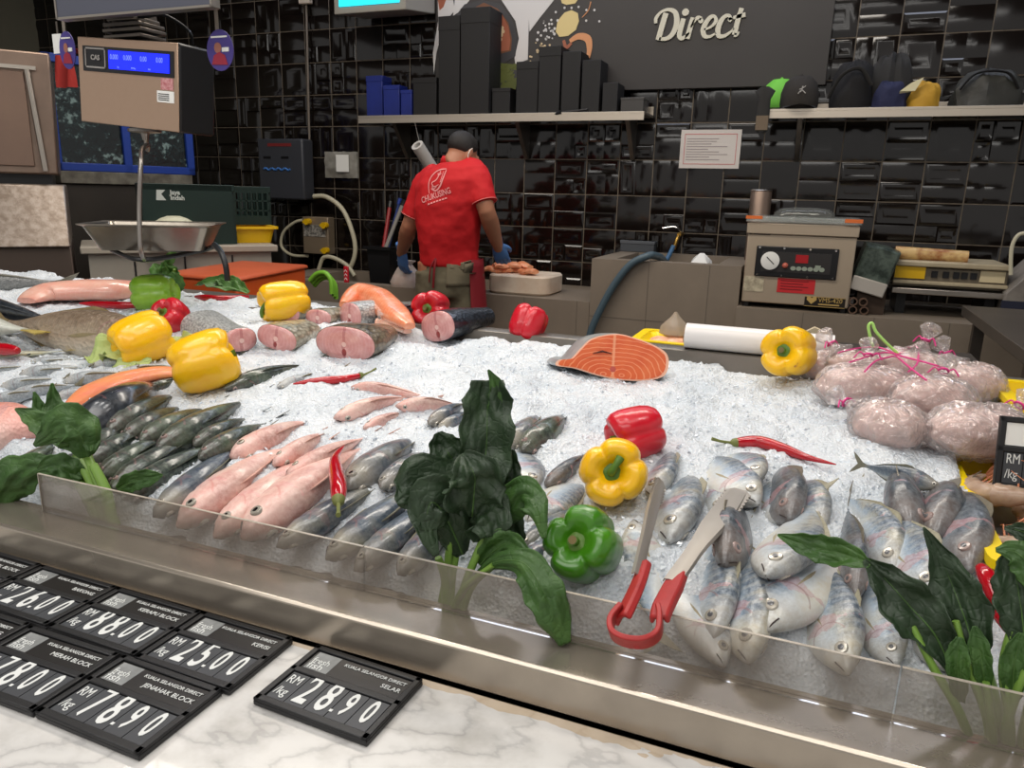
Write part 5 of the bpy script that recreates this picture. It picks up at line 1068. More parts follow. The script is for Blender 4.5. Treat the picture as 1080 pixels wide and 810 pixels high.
def fish_meshes(kind, bend):
    K = KIND[kind]; H, W = K['H'], K['W']
    def bd(p): p = V(p); return V((p.x, p.y+bend*(p.x-.1)**2*(1 if p.x < .1 else .5), p.z))
    ts = np.linspace(0, .95, 30); rings = []
    for t_ in ts:
        hT, hB, w = (float(np.interp(t_, FT, A)) for A in (TOP, BOT, WID)); x = .5-t_*.88
        k = (1.06+.03*math.sin(t_*26)) if t_ < .225 else (.94 if t_ < .26 else 1.0)
        r = []
        for q in range(22):
            a = 2*math.pi*q/22; cs, sn = math.cos(a), math.sin(a)
            yy = W*w*k*math.copysign(abs(cs)**.85, cs); z = H*(hT if sn > 0 else hB)*math.copysign(abs(sn)**.92, sn)
            r.append(bd((x, yy, z)))
        rings.append(r)
    P = {}; mb = MB(); mb.loft(rings); P['body'] = (mb.mesh(kind+'_body', K['m'], 60), None)
    FM = K.setdefault('finmat', mat(kind+'_fin', K['fin'], .4, var=(30, tuple(.7*v for v in K['fin']), .3))); PM = K.setdefault('pfmat', mat(kind+'_pectoral', K['pf'], .4, var=(40, tuple(.75*v for v in K['pf']), .3)))
    def fin(poly, yo=0, th=.004, roll=0):
        m_ = MB(); o_ = V((0, yo-th/2, 0)); m_.prism(poly, o_, (1, 0, 0), (0, 0, 1), -th); m_.v = [tuple(bd(p)) for p in m_.v]; return m_
    hh = H*.09
    P['tail_fin'] = (fin([(-.335, hh), (-.37, hh*1.4), (-.44, .085), (-.50, .125), (-.475, .07), (-.425, 0), (-.475, -.07), (-.50, -.125), (-.44, -.085), (-.37, -hh*1.4), (-.335, -hh)]).mesh(kind+'_tail', FM), None)
    ztop = lambda x: H*float(np.interp((.5-x)/.88, FT, TOP))
    xs = [.20, .16, .10, .02, -.06, -.14, -.24]; hs = [0, .016, .026, .018, .014, .012, .0]
    P['dorsal_fin'] = (fin([(x, ztop(x)+h) for x, h in zip(xs, hs)]+[(x, ztop(x)-.02) for x in reversed(xs)]).mesh(kind+'_dorsal', FM), None)
    xs = [-.02, -.07, -.13, -.24]; hs = [0, .02, .012, 0]
    P['anal_fin'] = (fin([(x, -ztop(x)-h) for x, h in zip(xs, hs)]+[(x, -ztop(x)+.02) for x in reversed(xs)]).mesh(kind+'_anal', FM), None)
    for sg in (1, -1):
        wy = lambda x: W*float(np.interp((.5-x)/.88, FT, WID))
        m_ = MB(); n = 8
        L = [(.255-.15*s, -.015-.03*s, .013*math.sin(math.pi*min(1, s*1.0))**.6) for s in [i/n for i in range(n+1)]]
        m_.loft([[bd((x, sg*(wy(x)*1.0-.003+.003*s_), z+h)) for (h, s_) in ((h_, 0), (0, 1), (-h_, 0), (0, -.5))] for x, z, h_ in L]); P['pectoral_fin' if sg == 1 else 'pectoral_fin_'] = (m_.mesh(kind+'_pectoral', PM), None)
        ex, ez, er = K['ex'], K['ez'], K['eye']; t_ = (.5-ex)/.88; w = W*float(np.interp(t_, FT, WID))*1.05; hT = H*float(np.interp(t_, FT, TOP)); yy = w*(max(0, 1-(ez/hT)**2))**.5
        nrm = V((.28, sg*1.0, .25)).normalized(); a_, b_ = frame(nrm); M_ = Matrix((a_, b_, nrm)).transposed().to_4x4(); M_.translation = bd((ex, sg*yy*.97, ez))
        m_ = MB(); m_.lathe([(er, -.006), (er*1.0, .002), (er*.86, .0065), (er*.55, .0075), (.0005, .0078)], 20, M_); P['eye' if sg == 1 else 'eye_'] = (m_.mesh(kind+'_eye', K['er']), None)
        m_ = MB(); m_.lathe([(er*.46, .006), (er*.44, .0082), (er*.26, .0094), (.0005, .0096)], 16, M_); P['pupil' if sg == 1 else 'pupil_'] = (m_.mesh(kind+'_pupil', K['pu']), 'eye' if sg == 1 else 'eye_')
    m_ = MB(); g = []
    for s in np.linspace(-1, 1, 13):
        x = .497-.058*abs(s)**1.5; w = W*float(np.interp((.5-x)/.88, FT, WID))*1.06; hB = H*float(np.interp((.5-x)/.88, FT, BOT)); g.append(bd((x+.002, math.copysign(w, s)*min(1, abs(s)*1.6), -hB*.35*abs(s)-.002)))
    m_.tube(g, .0032, 6); P['mouth'] = (m_.mesh(kind+'_mouth', MOUTH), None)
    return P
FC = {}
def fish(kind, head, tail, lh, lt, roll, label, thick=1.0, bend=0, group=None, name='fish', ext=1.0):
    if ext != 1: tail = (head[0]+(tail[0]-head[0])*ext, head[1]+(tail[1]-head[1])*ext); lt -= .05*(ext-1)
    key = (kind, round(bend, 2))
    if key not in FC: FC[key] = fish_meshes(kind, bend)
    h = on_ice(head[0], head[1], lh); tl = on_ice(tail[0], tail[1], lt)
    X = (h-tl); L = X.length; X.normalize(); up = V((0, 0, 1)); up = (up-X*up.dot(X)).normalized(); sd = up.cross(X)
    Z = (up*math.cos(rad(roll))+sd*math.sin(rad(roll))).normalized(); Y_ = Z.cross(X)
    M_ = Matrix((X*L, Y_*L*thick, Z*L*thick)).transposed().to_4x4(); M_.translation = (h+tl)/2
    t = thing(name, label, 'fish', group=group, M=M_); ob = {}
    for n_, (me, par) in FC[key].items():
        ob[n_] = o = bpy.data.objects.new(n_.rstrip('_'), me); link(o, ob[par] if par else t)
    return t
# --- scads right of the tongs.  (head px, tail px, lift head, lift tail, roll, label, thickness, bend)
G1 = 'silver scads piled at the near end of the ice'
for a in (
 ('scad', (800, 505), (757, 476), .030, -.02, 62, 'round faced scad looking out just under the long red chilli', 1.25, .0),
 ('scad', (800, 531), (735, 479), .022, -.005, 58, 'long scad with its tail out, pale mouth by the tong tip', 1.0, .1),
 ('scad', (824, 550), (796, 500), .008, -.02, 40, 'scad with a pink gill wedged under the two round faced ones', 1.15, .0),
 ('dark', (834, 548), (817, 486), .026, -.02, 26, 'dark scad with upright tail touching the long red chilli', 1.15, .0),
 ('scad', (862, 556), (834, 492), .012, -.004, 40, 'arched grey scad rightmost behind the pile, back to open ice', 1.2, .5),
 ('scad', (688, 524), (706, 468), .006, -.03, 40, 'half buried scad touching the frontmost yellow pepper', 1.05, .0),
 ('scad', (706, 572), (718, 496), .004, -.035, 48, 'scad in loose ice between the two tong arms', 1.0, .0),
 ('scad', (760, 548), (738, 492), -.002, -.035, 50, 'nearly buried scad beneath the tip of the wider tong arm', .9, .0),
 ('dark', (764, 594), (789, 530), .028, -.03, -20, 'dark reddish faced scad peering out below the tong tip', 1.3, .0),
 ('scad', (810, 612), (866, 528), .038, .002, 62, 'big pale scad on top, one leaf tip lying over its back', 1.15, -.25),
 ('scad', (752, 676), (752, 560), .010, -.01, 42, 'blue backed scad in the front row beside the red tong handle', .95, .0),
 ('scad', (791, 700), (782, 570), .012, -.01, 38, 'front row scad whose nose shows deepest through the guard', 1.0, .0),
 ('scad', (808, 664), (880, 560), .020, .008, -80, 'white bellied scad lying flat across the front row', 1.0, -.1),
 ('scad', (895, 712), (856, 586), .014, -.006, 40, 'yellow faced scad in the front row', .98, .0),
 ('dark', (903, 632), (893, 540), .016, .0, 15, 'thin dark scad upright under the long leaf', .85, .0),
 ('scad', (946, 703), (900, 592), .012, -.005, 44, 'front row scad with clear round eye, half under the twisted leaf', 1.05, .0),
 ('scad', (1003, 708), (955, 622), .010, -.01, 48, 'pink cheeked scad last in the front row by the leaf stems', 1.0, .0),
 ('scad', (945, 604), (903, 528), .012, -.01, 36, 'scad head in frosty ice just above the twisted leaf', 1.0, .0),
 ('scad', (985, 632), (938, 545), .030, .008, 40, 'bright eyed scad pointing at the big dark leaf', 1.02, .0),
 ('mackerel', (993, 514), (898, 487), .032, .022, 12, 'mackerel lying crosswise on top of the pile, mouth shut', 1.05, .0),
 ('scad', (950, 566), (893, 527), .020, .004, 20, 'pale scad with yellow tail, under the crosswise mackerel', .95, .0),
 ('dark', (960, 560), (948, 506), .018, -.05, -18, 'grey faced scad with orange mouth below the crosswise mackerel', 1.35, .0),
 ('dark', (986, 568), (984, 508), .016, -.05, 24, 'round grey scad between orange mouthed one and yellow tub', 1.25, .0),
 ('dark', (1019, 600), (1001, 512), .020, .004, 44, 'slate backed scad leaning along the yellow tub', 1.0, .25),
 ('mackerel', (994, 690), (938, 606), .012, .004, 50, 'slim grey fish lying below the bright eyed scad', .9, .0),
 ('scad', (1030, 700), (972, 608), .006, -.004, 100, 'pale fish flank showing between the leaf stems', .9, .0),
 ('scad', (668, 548), (694, 668), .010, -.004, 96, 'silver belly up scad beside the green pepper', .92, .0),
 ('scad', (764, 704), (708, 590), .006, -.004, 86, 'creamy bellied scad beneath the red tong handle', .95, .0),
 ('scad', (866, 600), (905, 548), .0, -.02, 80, 'pale scad mostly hidden beneath the long leaf', .9, .0),
): fish(*a[:6], a[6], thick=a[7]*1.0, bend=a[8], group=G1, ext=1 if a[3] > -.001 and a[7] > 1.03 else 1.18)
G2 = 'grey mackerels in the middle of the ice'
for a in (
 ('mackerel', (364, 514), (440, 462), .012, -.03, 55, 'grey mackerel with head pointing at the upright chilli', 1.15, .1),
 ('mackerel', (402, 515), (446, 478), .010, -.01, 40, 'small pale nosed mackerel half behind the big spinach bunch', 1.25, .0),
 ('mackerel', (292, 577), (412, 503), .012, -.01, 62, 'long dark mackerel just below the upright chilli', .95, .0),
 ('mackerel', (344, 590), (450, 508), .014, -.005, 58, 'olive backed mackerel, second in the near row below the chilli', 1.05, .0),
 ('mackerel', (374, 602), (468, 520), .014, -.005, 58, 'blue grey mackerel, third in the near row', 1.0, .0),
 ('mackerel', (420, 606), (488, 530), .012, -.005, 55, 'mackerel nearest the spinach stems in the near row', 1.1, .0),
 ('mackerel', (452, 447), (494, 428), .002, -.02, 40, 'buried grey mackerel next to the pale pink head', 1.1, .0),
 ('mackerel', (462, 452), (505, 436), -.002, -.02, 40, 'second buried mackerel back beside the tallest spinach leaf', 1.0, .0),
 ('mackerel', (536, 472), (568, 440), .004, -.02, 45, 'grey mackerel emerging behind the tallest spinach leaf', 1.15, .0),
 ('green', (551, 476), (598, 440), .006, -.02, 45, 'olive mackerel lying alone right of the tallest spinach leaf', 1.15, .0),
 ('scad', (562, 516), (530, 470), .004, -.02, 85, 'pink gilled silver fish above the curling spinach leaf', 1.0, .0),
 ('dark', (576, 512), (622, 482), .004, -.015, 35, 'dark mouthed fish behind the frontmost yellow pepper', 1.1, .0),
 ('scad', (556, 552), (618, 505), .004, -.01, 90, 'pearly fish between yellow pepper and spinach', 1.0, .0),
 ('mackerel', (548, 580), (612, 530), .004, -.01, 60, 'grey fish touching the back of the green pepper', 1.0, .0),
 ('mackerel', (545, 600), (600, 552), .004, -.01, 60, 'shaded fish between drooping leaf and green pepper', 1.0, .0),
): fish(*a[:6], a[6], thick=a[7]*1.04, bend=a[8], group=G2, ext=1.2)
G3 = 'pink bream on the ice'
for a in (
 ('pink', (243, 482), (326, 446), .010, -.02, 55, 'pink bream, highest of those left of the upright chilli', 1.1, .0),
 ('pink', (186, 554), (300, 470), .016, .0, 62, 'big pink bream with clear eye nearest the green mackerels', 1.05, .1),
 ('pink', (226, 567), (322, 482), .012, -.004, 60, 'pink bream squeezed between two bigger pink ones', .95, .0),
 ('pink', (254, 566), (372, 474), .018, .002, 60, 'biggest pink bream, just left of the chilli stalk', 1.1, .1),
 ('pink', (302, 503), (380, 464), .014, -.004, 50, 'pink bream whose tail goes under the upright chilli', 1.0, .0),
 ('pink', (288, 490), (345, 458), .010, -.012, 45, 'frosted pink bream behind the ones by the chilli', 1.0, .0),
 ('pink', (370, 408), (452, 420), .002, -.006, 40, 'farthest pink bream in open ice, only its back showing', .8, .0),
 ('pink', (352, 441), (428, 420), .006, -.008, 45, 'pink bream in open ice with head toward the upright chilli', .9, .0),
 ('pink', (417, 428), (488, 430), .010, -.010, 30, 'pink bream with a visible dark eye in open ice', .95, .0),
 ('pink', (383, 452), (428, 436), .000, -.012, 45, 'nearly buried pink bream below the dark eyed one', .9, .0),
): fish(*a[:6], a[6], thick=a[7]*1.06, bend=a[8], group=G3, ext=1.22)
G4 = 'green backed mackerels on the ice'
for a in (
 ('bigdark', (86, 458), (162, 408), .022, .0, 55, 'largest blue black fish behind the small spinach bunch', 1.35, .0),
 ('green', (114, 456), (182, 418), .018, -.01, 58, 'green mackerel right below the largest blue black one', 1.05, .0),
 ('green', (131, 462), (190, 430), .014, -.01, 58, 'short green mackerel, second of the upper row', 1.05, .0),
 ('green', (148, 466), (214, 432), .016, -.01, 58, 'green mackerel, third of the upper row', 1.05, .0),
 ('green', (166, 474), (255, 425), .018, -.006, 58, 'longest green mackerel of the upper row', .95, .0),
 ('green', (204, 470), (262, 442), .008, -.015, 58, 'frosted green mackerel behind the lowest of the upper row', 1.1, .0),
 ('green', (210, 484), (278, 448), .014, -.008, 58, 'green mackerel whose tail nears the highest pink bream', 1.1, .0),
 ('green', (92, 490), (158, 452), .012, -.004, 55, 'green mackerel first of the lower row, behind leaves', 1.15, .0),
 ('green', (102, 506), (178, 460), .014, -.004, 55, 'green mackerel second of the lower row', 1.15, .0),
 ('green', (115, 518), (212, 458), .015, -.004, 55, 'green mackerel third of the lower row', 1.0, .0),
 ('green', (128, 526), (226, 470), .015, -.004, 58, 'green mackerel with a small leaf lying on its head', 1.1, .0),
 ('mackerel', (162, 545), (258, 468), .016, -.002, 58, 'blue silver mackerel touching the biggest eyed pink bream', .92, .0),
 ('green', (8, 506), (66, 466), .014, .0, 55, 'brown headed mackerel nearest the frame edge', 1.35, .0),
 ('green', (92, 478), (138, 446), .010, -.006, 50, 'mackerel mostly hidden behind the upright spinach leaf', 1.2, .0),
 ('green', (36, 508), (98, 474), .010, -.004, 50, 'mackerel lying under the stems of the small spinach bunch', 1.15, .0),
 ('green', (236, 410), (322, 386), .006, -.008, 40, 'dark green fish back beside the big yellow pepper', .8, .0),
 ('slim', (292, 408), (350, 394), .004, -.006, 45, 'pale nosed slim fish beside the chilli on open ice', 1.2, .0),
 ('green', (150, 412), (206, 399), .002, -.012, 40, 'thin dark fish back sticking out below the big yellow pepper', .8, .0),
 ('slim', (262, 384), (218, 392), .002, -.008, 50, 'slim grey fish end behind the big yellow pepper', 1.2, .0),
): fish(*a[:6], a[6], thick=a[7]*1.12, bend=a[8], group=G4, ext=1.22)
G5 = 'slim silver fish sunk in the ice'
for k, a in enumerate((((-14, 424), (62, 410), 'slim silver fish nearest the rose fish at the frame edge'), ((0, 408), (78, 398), 'slim silver fish with brown face above the tall leaf tip'), ((20, 395), (104, 386), 'slim silver fish running below the yellow fin'), ((66, 403), (150, 392), 'slim silver fish pointing away from the orange fillet'), ((-20, 394), (40, 385), 'slim silver fish cut by the frame below the red chilli'), ((56, 420), (128, 404), 'slim silver fish lying along the orange fillet'), ((122, 396), (196, 384), 'slim silver fish under the big yellow pepper'), ((-12, 440), (44, 428), 'lowest slim silver fish beside the spinach tip'), ((30, 384), (98, 378), 'highest slim silver fish by the lettuce leaf'), ((10, 417), (92, 404), 'slim silver fish in the thick of the frosted group'), ((96, 386), (160, 378), 'slim silver fish half covered by lettuce'))):
    fish('slim', a[0], a[1], .007, .002, 50+8*(k % 3), a[2], thick=1.8, group=G5)
for a in (
 ('biggrey', (-90, 300), (86, 297), .03, .01, 40, 'grey scaled large fish at the very back by the ice machine', .75),
 ('bigdark', (-80, 312), (92, 346), .055, .02, 50, 'dark slate large fish across the back corner', .70),
 ('scaled', (170, 362), (-20, 338), .030, .03, 30, 'brown scaled large fish whose head is behind the yellow pepper', .78),
 ('pale', (-170, 330), (68, 352), .07, .04, 80, 'pale large fish showing its yellow edged tail', 1.25),
 ('pale', (-90, 384), (92, 368), .012, .004, 80, 'large fish with yellow tail base sunk below the pale tail', .5),
 ('bigdark', (-60, 380), (36, 376), .01, .0, 50, 'dark fish below the cut off red chilli', .7),
 ('rose', (48, 450), (-120, 456), .02, .02, 60, 'big rose pink fish at the frame edge behind spinach', 1.25),
 ('rose', (60, 450), (124, 420), .006, .0, 60, 'rose pink fish strip between orange fillet and dark fish', .8),
): fish(*a[:6], a[6], thick=a[7])
# --- fillets
def slab(name, label, pts, ws, hs, mt, lift, cat_='fish fillet', group=None):
    P = cat([on_ice(u, v, lift) for u, v in pts], 6); W_ = ipl(ws, len(P)); Hh = ipl(hs, len(P)); mb = MB(); rings = []
    for i, p in enumerate(P):
        t_ = (P[min(len(P)-1, i+1)]-P[max(0, i-1)]).normalized(); sd = V((0, 0, 1)).cross(t_).normalized(); up = t_.cross(sd)
        rings.append([p+sd*W_[i]*math.copysign(abs(math.cos(q))**.8, math.cos(q))+up*Hh[i]*(math.sin(q) if math.sin(q) > 0 else .5*math.sin(q)) for q in [2*math.pi*k/18 for k in range(18)]])
    mb.loft(rings); return single(mb, name, mt, label, cat_, group, angle=60)
def fillet_mat(nm, c1, c2, c3):
    m, t, b = newmat(nm); tc = t.tex(); f = t.noise(t.mapping(tc, (1, 1, 3)), 14, 4, .6); c = t.ramp(f, [(.3, c1), (.55, c2), (.75, c3)])
    w = t.n('ShaderNodeTexWave', {'Vector': tc, 'Scale': 26, 'Distortion': 4, 'Detail': 2}).outputs[1]; c = t.mix(t.math('MULTIPLY', t.ramp(w, [(.75, (0, 0, 0, 1)), (.95, (1, 1, 1, 1))]), .14), c, lin(c3))
    t.set(b, 'Base Color', c); b.inputs['Roughness'].default_value = .26; b.inputs['Subsurface Weight'].default_value = .2; b.inputs['Subsurface Radius'].default_value = (.012, .006, .004); b.inputs['Coat Weight'].default_value = .3
    t.set(b, 'Normal', t.bump(t.noise(tc, 60, 4, .6), .2, .004)); return m
slab('fish_fillet', 'orange skinned slender fillet lying beside the big yellow pepper', [(73, 430), (95, 417), (130, 404), (165, 396), (190, 394)], [.012, .03, .036, .03, .02], [.01, .022, .024, .02, .012], fillet_mat('orange_skin', (232, 128, 104), (236, 150, 98), (240, 178, 120)), .006)
slab('fish_fillet', 'long pale pink fillet at the back edge before the cabinet', [(28, 318), (50, 311), (90, 309), (125, 309), (160, 307)], [.03, .06, .066, .066, .05], [.012, .036, .042, .042, .03], fillet_mat('pink_skin', (224, 152, 136), (226, 172, 154), (234, 196, 180)), .012)
# --- cut blocks: a length of fish with a pink cut face
FACE = None
def face_mat():
    m, t, b = newmat('pink_cut_flesh'); tc = t.tex(); x, y, z = t.sep(tc)
    r = t.math('SQRT', t.math('ADD', t.math('POWER', y, 2), t.math('POWER', z, 2))); n = t.noise(tc, 40, 4, .6)
    w = t.n('ShaderNodeTexWave', {'Vector': tc, 'Scale': 34, 'Distortion': 3, 'Detail': 2}, wave_type='RINGS').outputs[1]
    c = t.ramp(n, [(.3, (196, 132, 130)), (.6, (210, 156, 152)), (.8, (222, 180, 174))]); c = t.mix(t.math('MULTIPLY', t.ramp(w, [(.7, (0, 0, 0, 1)), (.95, (1, 1, 1, 1))]), .12), c, lin((230, 196, 188)))
    c = t.mix(t.math('MULTIPLY', t.math('LESS_THAN', t.math('ABSOLUTE', t.math('ADD', y, t.math('MULTIPLY_ADD', n, .016, -.008))), t.math('MULTIPLY', t.noise(tc, 30, 3, .6), .008)), .6), c, lin((170, 96, 98)))
    c = t.mix(t.math('LESS_THAN', r, .006), c, lin((222, 186, 178))); t.set(b, 'Base Color', c); b.inputs['Roughness'].default_value = .25; b.inputs['Coat Weight'].default_value = .4
    b.inputs['Subsurface Weight'].default_value = .15; b.inputs['Subsurface Radius'].default_value = (.012, .005, .004); return m
FACE = face_mat()
def skin_mat(nm, c1, c2, sc=70):
    m, t, b = newmat(nm); tc = t.tex(); v = t.voro(t.mapping(tc, (1, 1.4, 1.4)), sc); n = t.noise(tc, 12, 4, .6)
    t.set(b, 'Base Color', t.mix(t.math('MULTIPLY', v, 1.1, clamp=True), t.mix(n, lin(c1), lin(c2)), lin(tuple(.6*q for q in c1)))); b.inputs['Roughness'].default_value = .28; b.inputs['Metallic'].default_value = .2; b.inputs['Coat Weight'].default_value = .3
    t.set(b, 'Normal', t.bump(v, .4, .004)); return m
def block(u, v, wpx, hpx, ang, length, skin, label, lift=None, cav=True, taper=.75, face=None, pitch=0, tilt=0):
    """ang: compass of the block's axis away from the cut face (deg, 0 = away from viewer, + = clockwise)"""
    c = on_ice(u, v, .03); dep = (c-CAM).dot(_d); w, h = wpx/F*dep/2, hpx/F*dep/2; c = on_ice(u, v, h*.75)
    ax = V((math.sin(rad(ang)), math.cos(rad(ang)), math.sin(rad(pitch)))).normalized(); sd = V((ax.y, -ax.x, 0)).normalized(); up = sd.cross(ax)
    if tilt: Rm = Matrix.Rotation(rad(tilt), 3, ax); sd = Rm @ sd; up = Rm @ up
    M_ = Matrix((ax, sd, up)).transposed().to_4x4(); M_.translation = c; t = thing('fish_block', label, 'fish piece', group='cut fish blocks on the ice', M=M_)
    def ring(x, k): return [(x, w*k*math.copysign(abs(math.cos(q))**.8, math.cos(q)), h*k*math.copysign(abs(math.sin(q))**.9, math.sin(q))*(1 if math.sin(q) > 0 else .9)) for q in [2*math.pi*i/26 for i in range(26)]]
    mb = MB(); mb.loft([ring(0, 1), ring(length*.3, 1.02), ring(length*.7, lerp(1, taper, .6)), ring(length, taper)]); build(mb, 'skin', skin, t, local=True, angle=70)
    mb = MB(); mb.loft([ring(.001, .985), ring(-.003, .96), ring(-.005, .6), ring(-.0055, .05)]); build(mb, 'cut_face', face or FACE, t, local=True, angle=70)
    if cav:
        mb = MB(); mb.ball((-.005, 0, -h*.45), h*.2, seg=10, rings=6, sc=(.2, .8, 1.1)); build(mb, 'belly_cavity', mat('cavity_red', (140, 60, 60), .3), t, local=True)
    return t
SK1 = skin_mat('brown_silver_scales', (176, 164, 136), (206, 200, 184)); SK2 = skin_mat('dark_brown_scales', (104, 90, 72), (160, 146, 122)); SK3 = skin_mat('silver_scales', (212, 214, 212), (228, 229, 226), 120); SK4 = skin_mat('blue_black_skin', (38, 44, 54), (70, 80, 92), 90)
block(254, 359, 36, 27, -66, .22, SK3, 'pink cut block with silver skin, first beside the big yellow pepper', cav=False, taper=1.5)
block(292, 357, 48, 28, -6, .14, SK1, 'pink cut block with golden brown scales', tilt=10)
block(364, 363, 74, 38, 0, .16, SK2, 'widest pink cut block, dark scaled skin behind', taper=.6)
block(302, 331, 32, 20, -8, .09, SK1, 'small pink cut block behind the golden scaled one', cav=False)
block(336, 335, 34, 18, 2, .09, SK1, 'small flat pink cut block behind the widest one', cav=False)
block(370, 333, 32, 28, 12, .14, SK3, 'cut block with silver skin below the salmon piece', taper=.9)
block(462, 345, 46, 34, 12, .2, SK4, 'blue black skinned tuna block with pale face by the red pepper', taper=.7, tilt=-15)
# salmon collar at the back
slab('salmon_piece', 'orange salmon side piece with clear film at the back edge', [(362, 322), (378, 316), (400, 322), (418, 334), (432, 345)], [.012, .04, .045, .04, .015], [.012, .05, .05, .03, .012], fillet_mat('salmon_flesh', (222, 118, 76), (232, 146, 108), (240, 188, 160)), .035)
mb = MB(); mb.grid(lambda u, v: on_ice(lerp(398, 446, u), lerp(318, 342, v), .05-.045*(2*v-1)**2-.03*u+.006*noise.noise((u*6, v*5, 2))), 14, 10)
t = thing('cling_film', 'crumpled clear film with dark fish beneath beside the salmon piece', 'film', on_ice(424, 338, 0)); o = build(mb, 'film', mat('film_clear', (196, 196, 194), .2, alpha=.35, bump=(60, .6)), t)
slab('salmon_piece', 'pale pink salmon belly strip in front of the clear film', [(398, 340), (414, 343), (430, 350)], [.012, .022, .012], [.012, .02, .01], fillet_mat('salmon_belly', (236, 176, 150), (240, 196, 174), (244, 214, 200)), .016)
fish('bigdark', (400, 336), (458, 328), .03, .01, 40, 'dark fish wrapped in clear film behind the tuna block', thick=1.0)
# salmon steak
m_, nt, b_ = newmat('salmon_steak_flesh'); tc = nt.tex(); x, y, z = nt.sep(tc)
ay = nt.math('ABSOLUTE', x); rr_ = nt.math('SQRT', nt.math('ADD', nt.math('POWER', nt.math('SUBTRACT', ay, .02), 2), nt.math('MULTIPLY', nt.math('POWER', z, 2), 2.4)))
sn = nt.math('SINE', nt.math('MULTIPLY_ADD', rr_, 440, nt.math('MULTIPLY', nt.noise(tc, 16, 3, .6), 11)))
c1 = nt.mix(nt.ramp(sn, [(.7, (0, 0, 0, 1)), (1.0, (.6, .6, .6, 1))]), nt.ramp(nt.noise(tc, 22, 3, .6), [(.3, (212, 86, 44)), (.7, (226, 112, 62))]), lin((242, 176, 132)))
c1 = nt.mix(nt.math('MULTIPLY', nt.math('LESS_THAN', nt.math('ABSOLUTE', x), .0028), .7), c1, lin((236, 170, 130)))
c1 = nt.mix(nt.math('LESS_THAN', nt.math('SQRT', nt.math('ADD', nt.math('POWER', x, 2), nt.math('POWER', nt.math('SUBTRACT', z, .012), 2))), .0065), c1, lin((190, 84, 74)))
nt.set(b_, 'Base Color', c1); b_.inputs['Roughness'].default_value = .28; b_.inputs['Coat Weight'].default_value = .3; b_.inputs['Subsurface Weight'].default_value = .15; b_.inputs['Subsurface Radius'].default_value = (.012, .006, .003)
STK = m_
c = on_ice(646, 396, .0); dep = (c-CAM).dot(_d); px = dep/F
pts = [(-60, 8), (-40, 6), (-15, 0), (10, -3), (35, -2), (52, 3), (57, 14), (54, 26), (40, 34), (20, 40), (4, 43), (-12, 41), (-26, 36), (-36, 26), (-46, 15), (-57, 14)]
prof = cat([(x_*px, 0, (z_-2)*px*1.05) for x_, z_ in pts], 5, closed=True)
Ms_ = Matrix.Translation(c+V((0, 0, .002))) @ Matrix.Rotation(rad(14), 4, 'Z') @ Matrix.Rotation(rad(-10), 4, 'X')
t = thing('salmon_steak', 'thick orange salmon steak with pale skin standing on open ice', 'fish piece', M=Ms_)
fr0 = [V((p.x, 0, p.z)) for p in prof]; cen = V((0, 0, 20*px))
sc_ = lambda k, y_, dz=0: [V((cen.x+(p.x-cen.x)*k-.3*y_, y_, cen.z+(p.z-cen.z)*k+dz)) for p in fr0]
mb = MB(); mb.loft([sc_(1, .0), sc_(1.02, .03), sc_(1.0, .09), sc_(.86, .12)]); build(mb, 'skin', mat('salmon_skin', (196, 196, 192), .28, .25, var=(14, (120, 126, 132), .25), bump=(140, .15)), t, local=True, angle=60)
mb = MB(); mb.loft([sc_(.95, -.0005), sc_(.945, -.003), sc_(.6, -.004), sc_(.02, -.004)]); build(mb, 'cut_face', STK, t, local=True, angle=60)
mb = MB(); mb.loft([sc_(1.001, -.0002), sc_(1.0, -.0018), sc_(.94, -.0022), sc_(.93, -.0002)], caps=False); build(mb, 'fat_rim', mat('salmon_fat', (238, 186, 158), .3), t, local=True)
mb = MB(); mb.tube([V((-22*px, -.005, 21*px)), V((-12*px, -.0055, 24*px)), V((-2*px, -.005, 22*px))], [.001, .0045, .001], 8, flat=.5); build(mb, 'belly_slit', mat('slit_dark', (60, 26, 20), .4), t, local=True)
# ================================================================ peppers and chillies
def pepper_mat(nm, c, c2, blem=None):
    m, t, b = newmat(nm); tc = t.tex(); f = t.noise(tc, 22, 4, .6); col = t.mix(t.ramp(f, [(.4, (0, 0, 0, 1)), (.75, (1, 1, 1, 1))]), lin(c), lin(c2))
    if blem: col = t.mix(t.ramp(t.noise(t.mapping(tc, loc=(3.3, 1.2, .4)), 30, 3, .6), [(.66, (0, 0, 0, 1)), (.72, (1, 1, 1, 1))]), col, lin(blem))
    t.set(b, 'Base Color', col); b.inputs['Roughness'].default_value = .28; b.inputs['Coat Weight'].default_value = .25; b.inputs['Coat Roughness'].default_value = .14
    b.inputs['Subsurface Weight'].default_value = .08; b.inputs['Subsurface Radius'].default_value = (.01, .006, .002); t.set(b, 'Normal', t.bump(t.noise(tc, 18, 3, .5), .12, .01)); return m
PY = pepper_mat('yellow_pepper_skin', (246, 186, 8), (250, 200, 24)); PYB = pepper_mat('yellow_pepper_skin_blemished', (246, 188, 8), (250, 202, 26), (168, 84, 20)); PR = pepper_mat('red_pepper_skin', (196, 18, 38), (212, 36, 52)); PG = pepper_mat('green_pepper_skin', (56, 116, 16), (78, 140, 26)); PLG = pepper_mat('light_green_pepper_skin', (132, 182, 44), (160, 204, 70))
STEM = mat('pepper_stem', (98, 134, 46), .45, var=(60, (72, 106, 36), .3)); STEMC = mat('pepper_stem_cut', (150, 130, 84), .6)
